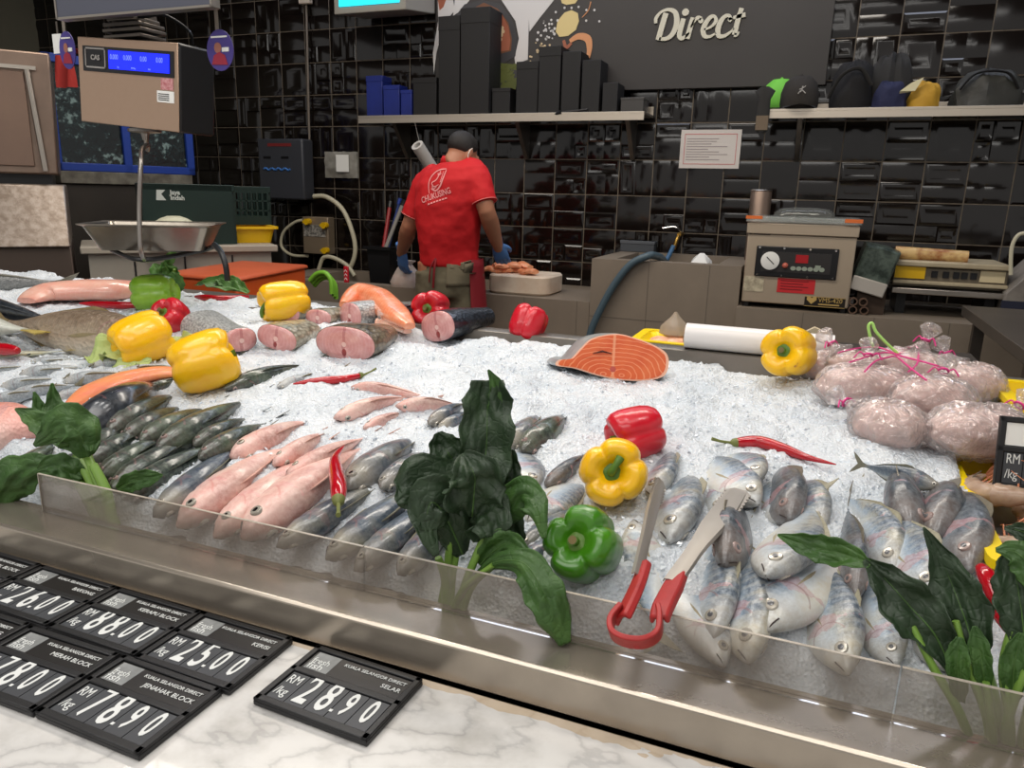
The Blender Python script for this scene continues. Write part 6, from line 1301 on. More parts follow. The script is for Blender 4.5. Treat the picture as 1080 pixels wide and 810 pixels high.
PPROF = [(.02, .48), (.12, .50), (.22, .56), (.36, .70), (.55, .80), (.76, .80), (.93, .62), (1.0, .32), (1.0, -.02), (.97, -.36), (.89, -.64), (.76, -.85), (.56, -.96), (.36, -.94), (.18, -.84), (.02, -.78)]
def pepper(u, v, rpx, axis, mt, label, lobes=4, stretch=1.0, lift=.8, spin=0, stem=1.0, depthA=.14, stem_dir=(0, 0, 1), pos=None):
    c = on_ice(u, v, .03); r = rpx/F*((c-CAM).dot(_d)); c = on_ice(u, v, r*lift) if pos is None else V(pos)
    ax = V(axis) if axis != 'cam' else (CAM-c); ax = ax.normalized(); a, b = frame(ax); M_ = Matrix((a, b, ax)).transposed().to_4x4(); M_.translation = c
    t = thing('bell_pepper', label, 'bell pepper', M=M_ @ Matrix.Rotation(spin, 4, 'Z'))
    ss = np.linspace(0, len(PPROF)-1, 46); rings = []
    for s in ss:
        pr = float(np.interp(s, range(len(PPROF)), [p[0] for p in PPROF])); pz = float(np.interp(s, range(len(PPROF)), [p[1] for p in PPROF])); row = []
        for k in range(64):
            q = 2*math.pi*k/64; cr = abs(math.sin(q*lobes/2)); lobe = 1-(1-cr)**2.2
            am = depthA*smooth(.1, .6, pr)*(1.0 if pz > 0 else 1-.35*smooth(0, -.5, pz)); w = 1+.05*math.sin(q+2)+.03*math.sin(2*q+1)
            rr = pr*(1-am*(1-lobe))*w; zz_ = pz*stretch+.14*(lobe-.5)*smooth(.25, .7, pr)*(1 if pz > .2 else (-1 if pz < -.3 else 0))
            row.append((r*rr*math.cos(q), r*rr*math.sin(q), r*zz_))
        rings.append(row)
    mb = MB(); mb.loft(rings); build(mb, 'flesh', mt, t, local=True, angle=180)
    if stem:
        sd = V(stem_dir).normalized(); b0 = V((0, 0, r*.48*stretch)); mb = MB()
        mb.loft([[(r*k_*(1+.12*math.cos(5*q))*math.cos(q), r*k_*(1+.12*math.cos(5*q))*math.sin(q), r*(z_-.5)+r*.5*stretch) for q in [2*math.pi*i/30 for i in range(30)]] for k_, z_ in ((.30, .50), (.31, .54), (.24, .585), (.14, .60))])
        cx_ = build(mb, 'calyx', STEM, t, local=True, angle=60)
        e = b0+sd*r*.62*stem; mb = MB(); mb.tube(cat([b0, b0+V((0, 0, r*.22)), b0+(sd*.6+V((0, 0, .4))).normalized()*r*.45*stem, e], 4), [r*.15, r*.11, r*.10, r*.13], 10); build(mb, 'stem', STEM, t, local=True)
        mb = MB(); d = sd; fa, fb = frame(d); mb.loft([[e+d*.0006+(fa*math.cos(q)+fb*math.sin(q))*r*k_ for q in [2*math.pi*i/10 for i in range(10)]] for k_ in (.115, .01)]); build(mb, 'stem_end', STEMC, t, local=True)
    return t
pepper(645, 498, 35, 'cam', PY, 'frontmost yellow pepper, stem toward the viewer', 4, .9, .85, .5, .9, stem_dir=(.75, .5, .5))
pepper(668, 457, 29, (-.8, -.55, -.22), PR, 'red pepper lying behind the frontmost yellow one', 3, 1.0, .8, .3, .6)
pepper(614, 575, 39, (-.1, -.85, .55), PG, 'dark green pepper between the spinach and the tongs', 4, .95, .85, .75, .55, depthA=.2)
pepper(218, 382, 31, (.72, .66, .30), PY, 'larger of the paired yellow peppers, creased side forward', 3, 1.05, .8, 2.6, .7, depthA=.075)
pepper(151, 357, 26, (.35, .8, .25), PY, 'yellow pepper resting on lettuce', 4, 1.1, .8, .2, 0, depthA=.055)
pepper(298, 318, 21, (-.55, -.75, -.1), PY, 'yellow pepper among the pink cut blocks at the back', 4, 1.2, .85, .4, 1.2, stem_dir=(-.4, -.6, .5))
pepper(831, 371, 25, (-.3, -.9, .22), PYB, 'yellow pepper with a brown blemish before the white roll', 4, .9, .85, .3, .5, pos=at_y(831, 371, 1.69))
pepper(454, 326, 19, (.1, -.95, .2), PR, 'red pepper showing its stem behind the tuna block', 4, .9, .9, .2, .6)
pepper(558, 341, 18.5, (.2, .5, .85), PR, 'red pepper alone at the rear rim below the worker', 4, 1.0, .8, .4, 0)
pepper(178, 334, 20, (-.05, -.75, .6), PR, 'squat red pepper behind the pepper on lettuce', 4, .75, .7, .2, .6)
pepper(163, 309, 20, (-.9, -.35, -.1), PLG, 'light green pepper lying at the back under basil', 3, 1.1, .7, .2, .5)
CHR = mat('red_chilli_skin', (188, 12, 30), .16, coat=.5, var=(30, (160, 8, 24), .3)); CHS = mat('chilli_stalk', (110, 116, 60), .5)
def chilli(pts, rpx, label, lift=.008, stalk=True, widths=(.75, 1, 1, .9, .7, .4, .08)):
    P = [on_ice(u, v, lift if not isinstance(lift, (list, tuple)) else lift[i]) for i, (u, v) in enumerate(pts)]; dep = (P[0]-CAM).dot(_d); r = rpx/F*dep
    t = thing('chilli', label, 'chilli', P[len(P)//2]); C = cat(P, 8)
    build(MB().tube(C, [r*w for w in widths], 14), 'pod', CHR, t, angle=70)
    if stalk:
        d = (P[0]-P[1]).normalized(); build(MB().tube([C[0]-d*.002, C[0]+d*r*.5, C[0]+d*r*.9], [r*.82, r*.7, r*.3], 12), 'cap', CHS, t)
        build(MB().tube([C[0]+d*r*.7, C[0]+d*r*2.6+V((0, 0, .004)), C[0]+d*r*4+V((0, 0, .009))], [r*.26, r*.22, r*.3], 8), 'stalk', CHS, t)
    return t
chilli([(357, 527), (357, 512), (354, 495), (354, 482), (363, 470)], 9, 'upright red chilli lying across the pink bream', (.05, .05, .042, .036, .03))
chilli([(776, 467), (800, 466), (825, 473), (850, 482), (882, 490)], 6.5, 'long red chilli alone on the ice above the scad pile', .009)
chilli([(380, 396), (360, 400), (335, 402), (309, 405)], 4.5, 'red chilli on open ice beside the green fish backs', .006, widths=(.6, .8, 1, .8, .15))
chilli([(84, 320), (105, 321), (125, 322), (145, 322)], 4.0, 'dark red chilli in front of the long pale pink fillet', .012, widths=(.2, .8, 1, 1, .7), stalk=False)
chilli([(-14, 366), (0, 368), (12, 369), (19, 370)], 6.5, 'red chilli cut off by the frame edge', .03, widths=(.8, 1, 1, .8, .5), stalk=False)
chilli([(206, 313), (216, 314), (235, 315), (262, 313)], 3.5, 'red chilli half hidden under a leaf at the back', .012, widths=(.4, 1, 1, .6), stalk=False)
chilli([(1034, 598), (1042, 610), (1050, 628), (1052, 640)], 9, 'red chilli behind the dark leaf at the yellow tub', (.05, .05, .045, .04), widths=(.6, 1, 1.1, 1, .6), stalk=False)
chilli([(1046, 638), (1056, 650), (1066, 662), (1075, 672)], 8, 'red chilli lowest by the leaf stems at the yellow tub', (.03, .03, .03, .03), widths=(.6, 1, 1, .6), stalk=False)
# ================================================================ greens
def leaf_mat(nm, c1, c2, c3):
    m, t, b = newmat(nm); tc = t.tex(); f = t.noise(tc, 20, 4, .6); c = t.ramp(f, [(.25, c1), (.55, c2), (.8, c3)])
    t.set(b, 'Base Color', c); b.inputs['Roughness'].default_value = .5; b.inputs['Coat Weight'].default_value = .05; v = t.voro(tc, 90, 'DISTANCE_TO_EDGE')
    t.set(b, 'Normal', t.bump(t.math('ADD', t.math('MINIMUM', v, .15), t.math('MULTIPLY', t.noise(tc, 40, 3, .5), .3)), .5, .006))
    tl = t.n('ShaderNodeBsdfTranslucent', {'Color': lin((96, 130, 36))}); mx = t.n('ShaderNodeMixShader', {0: .16, 1: b, 2: tl}); t.L.new(mx.outputs[0], t.N['Material Output'].inputs[0]); return m
LF = leaf_mat('dark_spinach_leaf', (32, 48, 30), (44, 64, 40), (64, 86, 56)); LFM = leaf_mat('mid_green_leaf', (48, 80, 34), (66, 102, 44), (92, 128, 60)); LFB = leaf_mat('basil_leaf', (62, 104, 44), (84, 130, 58), (110, 152, 72)); LET = leaf_mat('pale_lettuce_leaf', (176, 196, 110), (196, 212, 138), (214, 226, 164))
RIB = mat('leaf_rib', (72, 104, 48), .5); STK_ = mat('green_leaf_stem', (112, 148, 60), .38, var=(30, (120, 154, 70), .3), sss=.05)
def leaf(t, spine, wpx, mt, curl=.25, wave=.12, tip=.03, twist=0, face=None, base=.12, sd=0):
    """spine: (u, v, y) readings turned into points in the place; wpx: half widths along the blade, in pixels"""
    P = cat([at_y(*p) for p in spine], 9); n = len(P); dep = (P[0]-CAM).dot(_d); wc = cat([(i, w, 0) for i, w in enumerate(wpx)], 10); W_ = [max(.0004, 1.12*w/F*dep)*(1+.10*math.sin(i*1.3+sd)*noise.noise((i*.4, sd, 3))) for i, w in enumerate(ipl([q.y for q in wc], n))]; rows = []; NX = 24
    for i, p in enumerate(P):
        tg = (P[min(n-1, i+1)]-P[max(0, i-1)]).normalized(); nr = (V(face) if face else (CAM-p)).normalized(); s = i/(n-1)
        sd_ = tg.cross(nr).normalized(); nr = sd_.cross(tg)
        if twist:
            R3 = Matrix.Rotation(rad(twist*s), 3, tg); sd_ = R3 @ sd_; nr = R3 @ nr
        row = []
        for k in range(NX+1):
            q = -1+2*k/NX; h = curl*(q*q)*W_[i]+1.5*wave*W_[i]*math.sin(19*s+q*2.2+sd)*abs(q)**1.5+.26*W_[i]*noise.noise((q*2.2+sd, s*5, sd))+.10*W_[i]*noise.noise((q*6+sd, s*14, sd+5))-.06*W_[i]*math.exp(-(q*7)**2)
            row.append(p+sd_*q*W_[i]*(1-.12*abs(q)*curl+.07*math.sin(s*31+sd*2)*q*q)+nr*h)
        rows.append(row)
    mb = MB(); mb.add([p for r in rows for p in r], [(i*(NX+1)+k, i*(NX+1)+k+1, (i+1)*(NX+1)+k+1, (i+1)*(NX+1)+k) for i in range(n-1) for k in range(NX)])
    o = build(mb, 'leaf', mt, t, angle=180); s_ = o.modifiers.new('thick', 'SOLIDIFY'); s_.thickness = .0006
    mb = MB(); mb.tube([V(r[NX//2])+((CAM-p).normalized())*.0002 for r, p in zip(rows[:int(n*.8)], P)], [.0013, .0008, .0003], 6); build(mb, 'midrib', RIB, o, angle=70); return o
def stems(t, L, rpx=4):
    for s in L:
        P = cat([at_y(*p) for p in s], 6); dep = (P[0]-CAM).dot(_d); build(MB().tube(P, [rpx*1.15/F*dep, rpx/F*dep, rpx*.75/F*dep], 10, flat=.75), 'stem', STK_, t, angle=70)
t = thing('spinach_bunch', 'largest spinach bunch, standing at the splash guard beside the green pepper', 'greens', at_y(480, 640, .80))
stems(t, [[(474, 644, .805), (476, 610, .82), (482, 580, .83)], [(483, 646, .80), (492, 612, .81), (512, 560, .83), (516, 520, .85)], [(466, 640, .81), (472, 600, .82), (474, 570, .82)], [(488, 645, .80), (500, 615, .805), (530, 590, .82)], [(478, 645, .80), (490, 620, .80), (520, 596, .80)], [(471, 646, .803), (470, 612, .81), (462, 588, .80)]], 5)
leaf(t, [(500, 560, .84), (508, 510, .86), (513, 470, .87), (514, 430, .89), (514, 401, .90)], [6, 17, 24, 26, 25, 22, 15], LF, .35, .08, sd=1)
leaf(t, [(520, 470, .895), (526, 430, .90), (524, 408, .90), (515, 390, .895)], [8, 10, 7, 1], LFM, .2, .1, sd=8)
leaf(t, [(494, 560, .845), (470, 525, .83), (446, 510, .82), (428, 524, .80), (418, 530, .79)], [8, 26, 30, 22, 12, 3], LF, -.3, .15, sd=2)
leaf(t, [(488, 585, .83), (470, 545, .81), (455, 530, .80), (450, 556, .79), (460, 586, .785)], [6, 20, 25, 19, 9, 3], LF, -.2, .18, sd=3)
leaf(t, [(500, 520, .86), (482, 492, .87), (468, 470, .87), (462, 456, .87)], [6, 18, 20, 14, 4], LF, .3, .12, sd=4)
leaf(t, [(498, 545, .83), (500, 520, .82), (500, 500, .815), (488, 478, .83)], [10, 26, 28, 20, 4], LF, .4, .2, sd=12)
leaf(t, [(508, 575, .83), (528, 545, .84), (550, 522, .84), (566, 535, .82), (574, 568, .81)], [4, 12, 16, 15, 8, 2], LFM, -.3, .12, sd=5)
leaf(t, [(510, 585, .835), (528, 566, .86), (538, 545, .87), (544, 525, .875)], [5, 18, 20, 10, 2], LF, .1, .1, sd=6)
leaf(t, [(506, 596, .82), (520, 582, .82), (537, 573, .815), (557, 582, .80)], [4, 12, 16, 11, 3], LFM, .3, .1, sd=7)
leaf(t, [(515, 520, .87), (530, 506, .88), (538, 490, .89), (541, 474, .89)], [5, 16, 16, 8, 2], LF, .1, .1, sd=9)
leaf(t, [(496, 615, .815), (520, 594, .80), (552, 594, .785), (572, 622, .768), (585, 650, .765), (596, 680, .768)], [3, 5, 11, 16, 17, 14, 5], LFM, -.25, .1, sd=10, face=(.35, -.9, .5))
leaf(t, [(484, 560, .835), (500, 540, .83), (515, 545, .82), (520, 565, .815)], [8, 26, 24, 12], LF, .2, .15, sd=13)
t = thing('spinach_bunch', 'small spinach bunch tucked behind the free end of the splash guard', 'greens', at_y(115, 555, .81))
stems(t, [[(122, 558, .805), (108, 520, .82), (92, 480, .84)], [(114, 556, .81), (100, 515, .83), (80, 480, .85)], [(108, 552, .815), (92, 512, .84), (74, 486, .85)], [(118, 556, .80), (112, 520, .815), (98, 490, .82)], [(104, 548, .81), (84, 510, .83), (66, 492, .83)]], 6)
leaf(t, [(72, 470, .86), (62, 448, .87), (57, 425, .88), (55, 404, .885)], [8, 14, 12, 6, 1], LFM, .3, .08, sd=1)
leaf(t, [(80, 470, .85), (52, 452, .84), (34, 440, .83), (16, 431, .82)], [8, 12, 9, 1], LFM, .2, .08, sd=2)
leaf(t, [(92, 482, .83), (84, 458, .82), (68, 448, .81), (50, 460, .80), (36, 470, .80)], [6, 17, 20, 16, 8, 2], LFM, -.3, .12, sd=3)
leaf(t, [(96, 476, .83), (95, 460, .84), (90, 446, .85), (86, 436, .85)], [4, 10, 9, 2], LFM, .2, .08, sd=4)
leaf(t, [(86, 505, .83), (50, 492, .81), (22, 500, .79), (2, 520, .775), (-6, 548, .77)], [4, 8, 15, 20, 16, 8], LFM, -.2, .1, sd=5)
leaf(t, [(124, 516, .82), (140, 508, .82), (156, 504, .825), (172, 501, .83)], [3, 9, 9, 7, 1], LFM, .2, .1, sd=6)
leaf(t, [(50, 452, .87), (42, 432, .87), (36, 413, .87)], [6, 6, 1], LFM, .1, .05, sd=7)
leaf(t, [(92, 512, .84), (72, 498, .82), (56, 492, .81), (40, 496, .80)], [6, 14, 12, 3], LFM, .2, .1, sd=8)
t = thing('spinach_bunch', 'spinach bunch by the yellow tub with one long twisted leaf', 'greens', at_y(1040, 800, .80))
stems(t, [[(1034, 812, .80), (1012, 752, .80), (985, 705, .81), (962, 660, .82)], [(1046, 815, .80), (1042, 760, .80), (1020, 700, .81), (1008, 655, .82)], [(1056, 815, .80), (1052, 750, .81), (1036, 690, .83), (1025, 650, .84)], [(1066, 815, .80), (1064, 755, .80), (1058, 705, .81), (1066, 665, .82)], [(1060, 815, .80), (1060, 770, .80), (1076, 720, .80), (1090, 690, .80)], [(1050, 812, .795), (1046, 770, .795), (1040, 720, .80)], [(1072, 815, .80), (1080, 770, .80), (1088, 730, .80)]], 6.5)
leaf(t, [(1004, 706, .81), (985, 668, .82), (960, 640, .825), (935, 612, .835), (912, 590, .845)], [5, 16, 25, 24, 14, 3], LF, .4, .14, sd=1); leaf(t, [(918, 596, .843), (896, 586, .855), (870, 580, .865), (845, 573, .87), (820, 564, .875)], [4, 11, 15, 14, 9, 1], LFM, .5, .12, sd=11)
leaf(t, [(1030, 700, .82), (1020, 660, .83), (1006, 622, .845), (992, 588, .855), (974, 556, .86)], [6, 20, 26, 19, 9, 1], LF, .2, .1, sd=2)
leaf(t, [(1082, 690, .81), (1078, 650, .82), (1072, 612, .83), (1066, 580, .84)], [6, 18, 22, 18, 6], LF, .3, .1, sd=3)
leaf(t, [(1100, 620, .81), (1086, 596, .82), (1070, 582, .825), (1050, 580, .83)], [14, 16, 12, 2], LFM, -.2, .1, sd=4)
leaf(t, [(1110, 590, .84), (1092, 568, .85), (1076, 560, .85), (1059, 557, .855)], [10, 14, 9, 1], LF, .1, .1, sd=5)
leaf(t, [(1040, 730, .805), (1034, 690, .805), (1028, 660, .81)], [4, 9, 9, 2], LFM, .4, .1, sd=6)
leaf(t, [(1012, 740, .80), (1010, 700, .80), (1012, 672, .805)], [4, 9, 10, 3], LFM, .4, .08, sd=7)
leaf(t, [(1068, 740, .80), (1070, 700, .80), (1078, 668, .80)], [4, 11, 10, 3], LFM, .4, .1, sd=8)
c = on_ice(178, 300, .03)
t = thing('basil_sprig', 'basil sprig standing behind the light green pepper', 'greens', on_ice(180, 306, .02)); yb = c.y+.02
stems(t, [[(182, 306, yb), (178, 292, yb), (174, 272, yb)], [(180, 300, yb), (184, 284, yb)]], 2.2)
leaf(t, [(182, 300, yb), (178, 288, yb), (172, 276, yb-.01)], [4, 9, 8, 2], LFB, .4, .1, sd=1)
leaf(t, [(180, 294, yb), (168, 288, yb-.02), (162, 278, yb-.02)], [3, 8, 7, 1], LFB, .4, .1, sd=2)
leaf(t, [(176, 278, yb), (182, 270, yb), (188, 268, yb)], [2, 5, 4, 1], LFB, .4, .1, sd=3)
leaf(t, [(184, 306, yb), (184, 296, yb-.01), (181, 287, yb-.01)], [6, 9, 7, 1], LFB, .3, .1, sd=4)
leaf(t, [(170, 302, yb+.02), (156, 298, yb+.02), (140, 297, yb+.02)], [3, 5, 3], LFB, .2, .1, sd=5)
c = on_ice(235, 305, .03); t = thing('basil_leaves', 'flat green leaves lying at the back left of the far yellow pepper', 'greens', c)
leaf(t, [(207, 300, c.y+.03), (224, 298, c.y+.02), (240, 302, c.y), (252, 306, c.y)], [3, 9, 9, 2], LFB, .3, .1, sd=1, face=(0, -.5, 1)); leaf(t, [(230, 294, c.y+.03), (244, 300, c.y+.02), (262, 309, c.y)], [4, 9, 2], LFB, .3, .1, sd=2, face=(0, -.5, 1))
c = on_ice(118, 376, .02); t = thing('lettuce_leaf', 'pale lettuce leaf under the yellow pepper', 'greens', c)
leaf(t, [(146, 368, c.y+.05), (126, 368, c.y+.02), (108, 374, c.y-.0), (98, 384, c.y-.03)], [10, 17, 18, 14, 4], LET, .3, .25, sd=1, face=(0, -.6, .8)); leaf(t, [(160, 380, c.y+.03), (140, 384, c.y), (118, 388, c.y-.02)], [6, 10, 9, 2], LET, .3, .25, sd=3, face=(0, -.6, .8))
c = on_ice(190, 366, .02); t = thing('lettuce_leaf', 'pale lettuce leaf showing between the paired yellow peppers', 'greens', c)
leaf(t, [(178, 372, c.y), (188, 362, c.y+.02), (206, 354, c.y+.04)], [5, 9, 8, 3], LET, .3, .25, sd=2, face=(0, -.6, .8))
# ================================================================ tongs
t = thing('tongs', 'steel tongs with red handle grips lying open on the fish', 'tongs', at_z(678, 650, .91))
TS = mat('tong_steel', (158, 152, 144), .42, .6, bump=(40, .03)); TR_ = mat('red_grip', (172, 44, 42), .48, var=(60, (150, 34, 34), .3), bump=(120, .06))
def strip(mb, P, wd, th, up=V((0, 0, 1)), lipH=.005, tilt=0):
    n = len(P); wd = ipl(wd, n); rows = []
    for i, p in enumerate(P):
        tg = (P[min(n-1, i+1)]-P[max(0, i-1)]).normalized(); sd = tg.cross(up).normalized(); nn = sd.cross(tg)
        if tilt: R3 = Matrix.Rotation(rad(tilt), 3, tg); sd = R3 @ sd; nn = R3 @ nn
        w = wd[i]/2; rows.append([p-sd*w-nn*lipH, p-sd*w*.86, p-sd*w*.25+nn*.0012, p+sd*w*.25+nn*.0012, p+sd*w*.86, p+sd*w-nn*lipH, p+sd*(w-th)-nn*lipH, p+sd*(w*.86-th)-nn*th, p-sd*(w*.86-th)-nn*th, p-sd*(w-th)-nn*lipH])
    mb.loft(rows)
zL = .905; A1, A2 = at_z(676, 596, .918), on_ice(697, 508, .030); B1, B2 = at_z(716, 602, .918), on_ice(779, 518, .040)
for (a, b, tl, w0, w1) in ((A1, A2, 45, .015, .019), (B1, B2, 2, .022, .033)):
    P = [a+(b-a)*(i/10-.10*(i == 0))+V((0, 0, .004*math.sin(math.pi*i/10))) for i in range(11)]
    mb = MB(); strip(mb, P, [w0, w0, w1, w1*1.05, w1*.8], .0012, tilt=tl); arm = build(mb, 'arm', TS, t, angle=50)
    d = (b-a).normalized(); sd = d.cross(V((0, 0, 1))).normalized(); sd = Matrix.Rotation(rad(tl), 3, d) @ sd; mb = MB()
    nn = sd.cross(d); top = [(-.055+.00115*i, w1*.47+.0035*abs(math.sin(i*math.pi/8))) for i in range(49)]
    mb.prism(top+[(.008, w1*.25), (.008, -w1*.25)]+[(x_, -y_) for x_, y_ in reversed(top)], b-nn*.002, d, sd, -.0016)
    build(mb, 'scalloped_tip', TS, arm)
HL = [at_z(*p) for p in ((677, 592, .918), (670, 612, .915), (660, 634, .912), (652, 650, .909))]; HR = [at_z(*p) for p in ((717, 598, .918), (708, 616, .915), (698, 636, .912), (694, 650, .909))]
mb = MB(); strip(mb, cat(HL, 5), [.018, .023, .024], .005, lipH=.010, tilt=45); build(mb, 'grip', TR_, t, angle=60, bevel=.003)
mb = MB(); strip(mb, cat(HR, 5), [.020, .026, .026, .022], .005, lipH=.010, tilt=14); build(mb, 'grip', TR_, t, angle=60, bevel=.003)
LP = [at_z(*p) for p in ((656, 640, .911), (645, 654, .908), (646, 668, .905), (660, 676, .904), (680, 677, .904), (694, 668, .905), (696, 650, .909), (694, 640, .911))]
C = cat(LP, 6); rows = []
for i, p in enumerate(C):
    tg = (C[min(len(C)-1, i+1)]-C[max(0, i-1)]).normalized(); vv = V((0, -.62, .78)); ou = tg.cross(vv).normalized()
    rows.append([p+ou*x_+vv*y_ for x_, y_ in ((-.003, -.013), (.003, -.013), (.003, .013), (-.003, .013))])
mb = MB(); mb.loft(rows); build(mb, 'spring_loop', TR_, t, angle=60, bevel=.0015)
p = at_z(671, 679, .900); build(MB().ball(p+V((0, -.002, 0)), .005, seg=10, rings=6, sc=(1, .5, 1)), 'rivet', TR_, t)
# ================================================================ the worker
SKIN = mat('skin', (176, 122, 94), .5, sss=.1, var=(12, (166, 112, 86), .3)); HAIR = mat('black_hair', (20, 17, 16), .55, var=(140, (38, 32, 28), .2), bump=(260, .5))
SHIRT = mat('red_polo', (196, 20, 28), .75, var=(5, (184, 16, 24), .3), bump=(9, .35)); TROU = mat('olive_trousers', (108, 100, 80), .85, var=(6, (92, 86, 68), .3), bump=(12, .4)); APR = mat('maroon_apron', (124, 16, 28), .7, bump=(7, .2)); GLOVE = mat('blue_glove', (72, 112, 168), .42, var=(16, (90, 132, 190), .3), bump=(50, .2))
J = lambda u, v, y: at_y(u, v, y)
sL, sR = J(449, 195, 3.62), J(503, 186, 3.55); nb = J(479, 172, 3.58); eL, eR = J(432, 238, 3.60), J(513, 222, 3.52); wL, wR = J(424, 265, 3.74), J(525, 259, 3.70)
pel = J(474, 276, 3.58); pelz = pel.z
hc = J(488, 161, 3.60)
W_ = thing('person', 'worker in red polo shirt and blue gloves, back turned, at the wash counter', 'person', (pel.x, 3.56, 0))
fx_ = V((.86, .30, 0)).normalized()      # across the shoulders, towards his right
def remesh(o, vox, it=6):
    r = o.modifiers.new('remesh', 'REMESH'); r.mode = 'VOXEL'; r.voxel_size = vox; r.use_smooth_shade = True
    s = o.modifiers.new('smooth', 'SMOOTH'); s.factor = .5; s.iterations = it
def ell(mb, c, ax, ay, az, X_=V((1, 0, 0)), Y_=V((0, 1, 0)), Z_=V((0, 0, 1)), seg=18, rings=12):
    M3 = Matrix((X_*ax, Y_*ay, Z_*az)).transposed(); mb.ball(c, 1.0, M3, seg, rings)
# head frame
f = V((.34, .84, -.46)).normalized(); rx = f.cross(V((0, 0, 1))).normalized(); up = rx.cross(f).normalized()
HS = .9; H = lambda x, y, z: hc+(rx*x+f*y+up*z)*HS
def hell(mb, c, a, b, cc): ell(mb, H(*c), a*HS, b*HS, cc*HS, rx, f, up)
mb = MB()
hell(mb, (0, -.012, .025), .073, .092, .082); hell(mb, (0, .022, -.03), .062, .074, .085); hell(mb, (0, .045, -.085), .042, .048, .036); hell(mb, (0, .098, -.028), .012, .016, .020); hell(mb, (0, .085, .012), .05, .02, .02)
for s in (-1, 1): hell(mb, (s*.075, -.004, -.015), .009, .019, .032); hell(mb, (s*.082, -.012, -.008), .006, .012, .024)
mb.tube([H(0, -.012, -.02), H(0, -.03, -.07), nb+V((0, .01, .0)), nb+V((0, .02, -.08))], [.058, .056, .060, .07], 16)
def torso(mb, g=0):
    up0 = pel; rows = []
    for s, hw, hd in ((-.10 if g < 0 else -.025, .150, .105), (.02, .152, .108), (.18, .150, .105), (.38, .165, .110), (.60, .185, .118), (.80, .195, .115), (.93, .165, .10), (1.0, .10, .075)):
        c = pel.lerp(nb, s) if s >= 0 else pel+V((0, 0, s))
        c = c+V((0, -.035*math.sin(math.pi*max(0, min(1, s))), 0))
        a = fx_.lerp((sR-sL).normalized(), max(0, s)).normalized(); b = a.cross(V((0, 0, 1))).normalized()
        rows.append([c+a*(hw+g)*math.copysign(abs(math.cos(q))**.8, math.cos(q))+b*(hd+g)*math.copysign(abs(math.sin(q))**.9, math.sin(q)) for q in [2*math.pi*k/28 for k in range(28)]])
    mb.loft(rows)
torso(mb, -.032)
for s_, e_, w_ in ((sL, eL, wL), (sR, eR, wR)):
    mb.tube(cat([s_+(nb-s_)*.25, s_, s_.lerp(e_, .5), e_, e_.lerp(w_, .35), e_.lerp(w_, .75), w_, w_+(w_-e_).normalized()*.03], 3), [.056, .056, .050, .044, .046, .036, .030, .029], 14)
hipL, hipR = pel-fx_*.085+V((0, 0, -.05)), pel+fx_*.085+V((0, 0, -.05))
footL, footR = V((hipL.x-.02, 3.54, 0)), V((hipR.x+.03, 3.56, 0))
for h_, ft in ((hipL, footL), (hipR, footR)):
    kn = h_.lerp(ft, .5)+V((0, .02, 0)); mb.tube([h_+V((0, 0, .05)), h_, h_.lerp(kn, .5), kn, kn.lerp(ft, .4)+V((0, -.015, 0)), ft+V((0, 0, .09)), ft+V((0, 0, .05))], [.085, .083, .072, .055, .055, .038, .036], 14)
body = build(mb, 'body', SKIN, W_, angle=180); remesh(body, .0075, 5)
# hair, ear loop, eyes
mb = MB(); g0 = []
for i in range(17):
    a = math.pi*i/16; row = []
    for k in range(30):
        q = 2*math.pi*k/30; x_, y_, z_ = math.sin(a)*math.cos(q), math.sin(a)*math.sin(q), math.cos(a)
        P_ = V((x_*.078, -.014+y_*.098, .028+z_*.086)); line = lerp(-.012, .06, smooth(-.02, .075, P_.y))
        kf = 1.0 if P_.z > line+.012 else lerp(1.0, .86, smooth(0, .05, line+.012-P_.z))
        row.append(H(P_.x*kf, -.014+(P_.y+.014)*kf, P_.z if kf == 1 else lerp(P_.z, .02, (1-kf))))
    g0.append(row)
mb.loft(g0); build(mb, 'hair', HAIR, W_, angle=180)
mb = MB(); mb.tube(cat([H(.083, -.012, .018), H(.086, -.026, -.005), H(.082, -.018, -.04), H(.072, .03, -.05), H(.06, .07, -.05)], 5), .0022, 6); mb.tube(cat([H(-.083, -.012, .018), H(-.086, -.026, -.005), H(-.082, -.018, -.04), H(-.072, .03, -.05), H(-.06, .07, -.05)], 5), .0022, 6)
mk = build(mb, 'ear_loops', WHITEP, W_)
mb = MB(); mb.grid(lambda u, v: H(.064*math.sin(rad(-75+150*u)), .03+.075*math.cos(rad(-75+150*u))+.016*math.exp(-((u-.5)*5)**2), -.02-.085*v), 16, 8); o = build(mb, 'face_mask', WHITEPR, W_, angle=180); o.modifiers.new('t', 'SOLIDIFY').thickness = .002
mb = MB()
for s in (-1, 1): mb.ball(H(s*.03, .087, -.004), .011, seg=10, rings=8)
ey = build(mb, 'eyes', mat('eye_white', (220, 214, 206), .2), W_)
mb = MB()
for s in (-1, 1): mb.ball(H(s*.03, .0955, -.005), .005, seg=8, rings=6)
build(mb, 'irises', mat('dark_iris', (40, 26, 20), .2), ey)
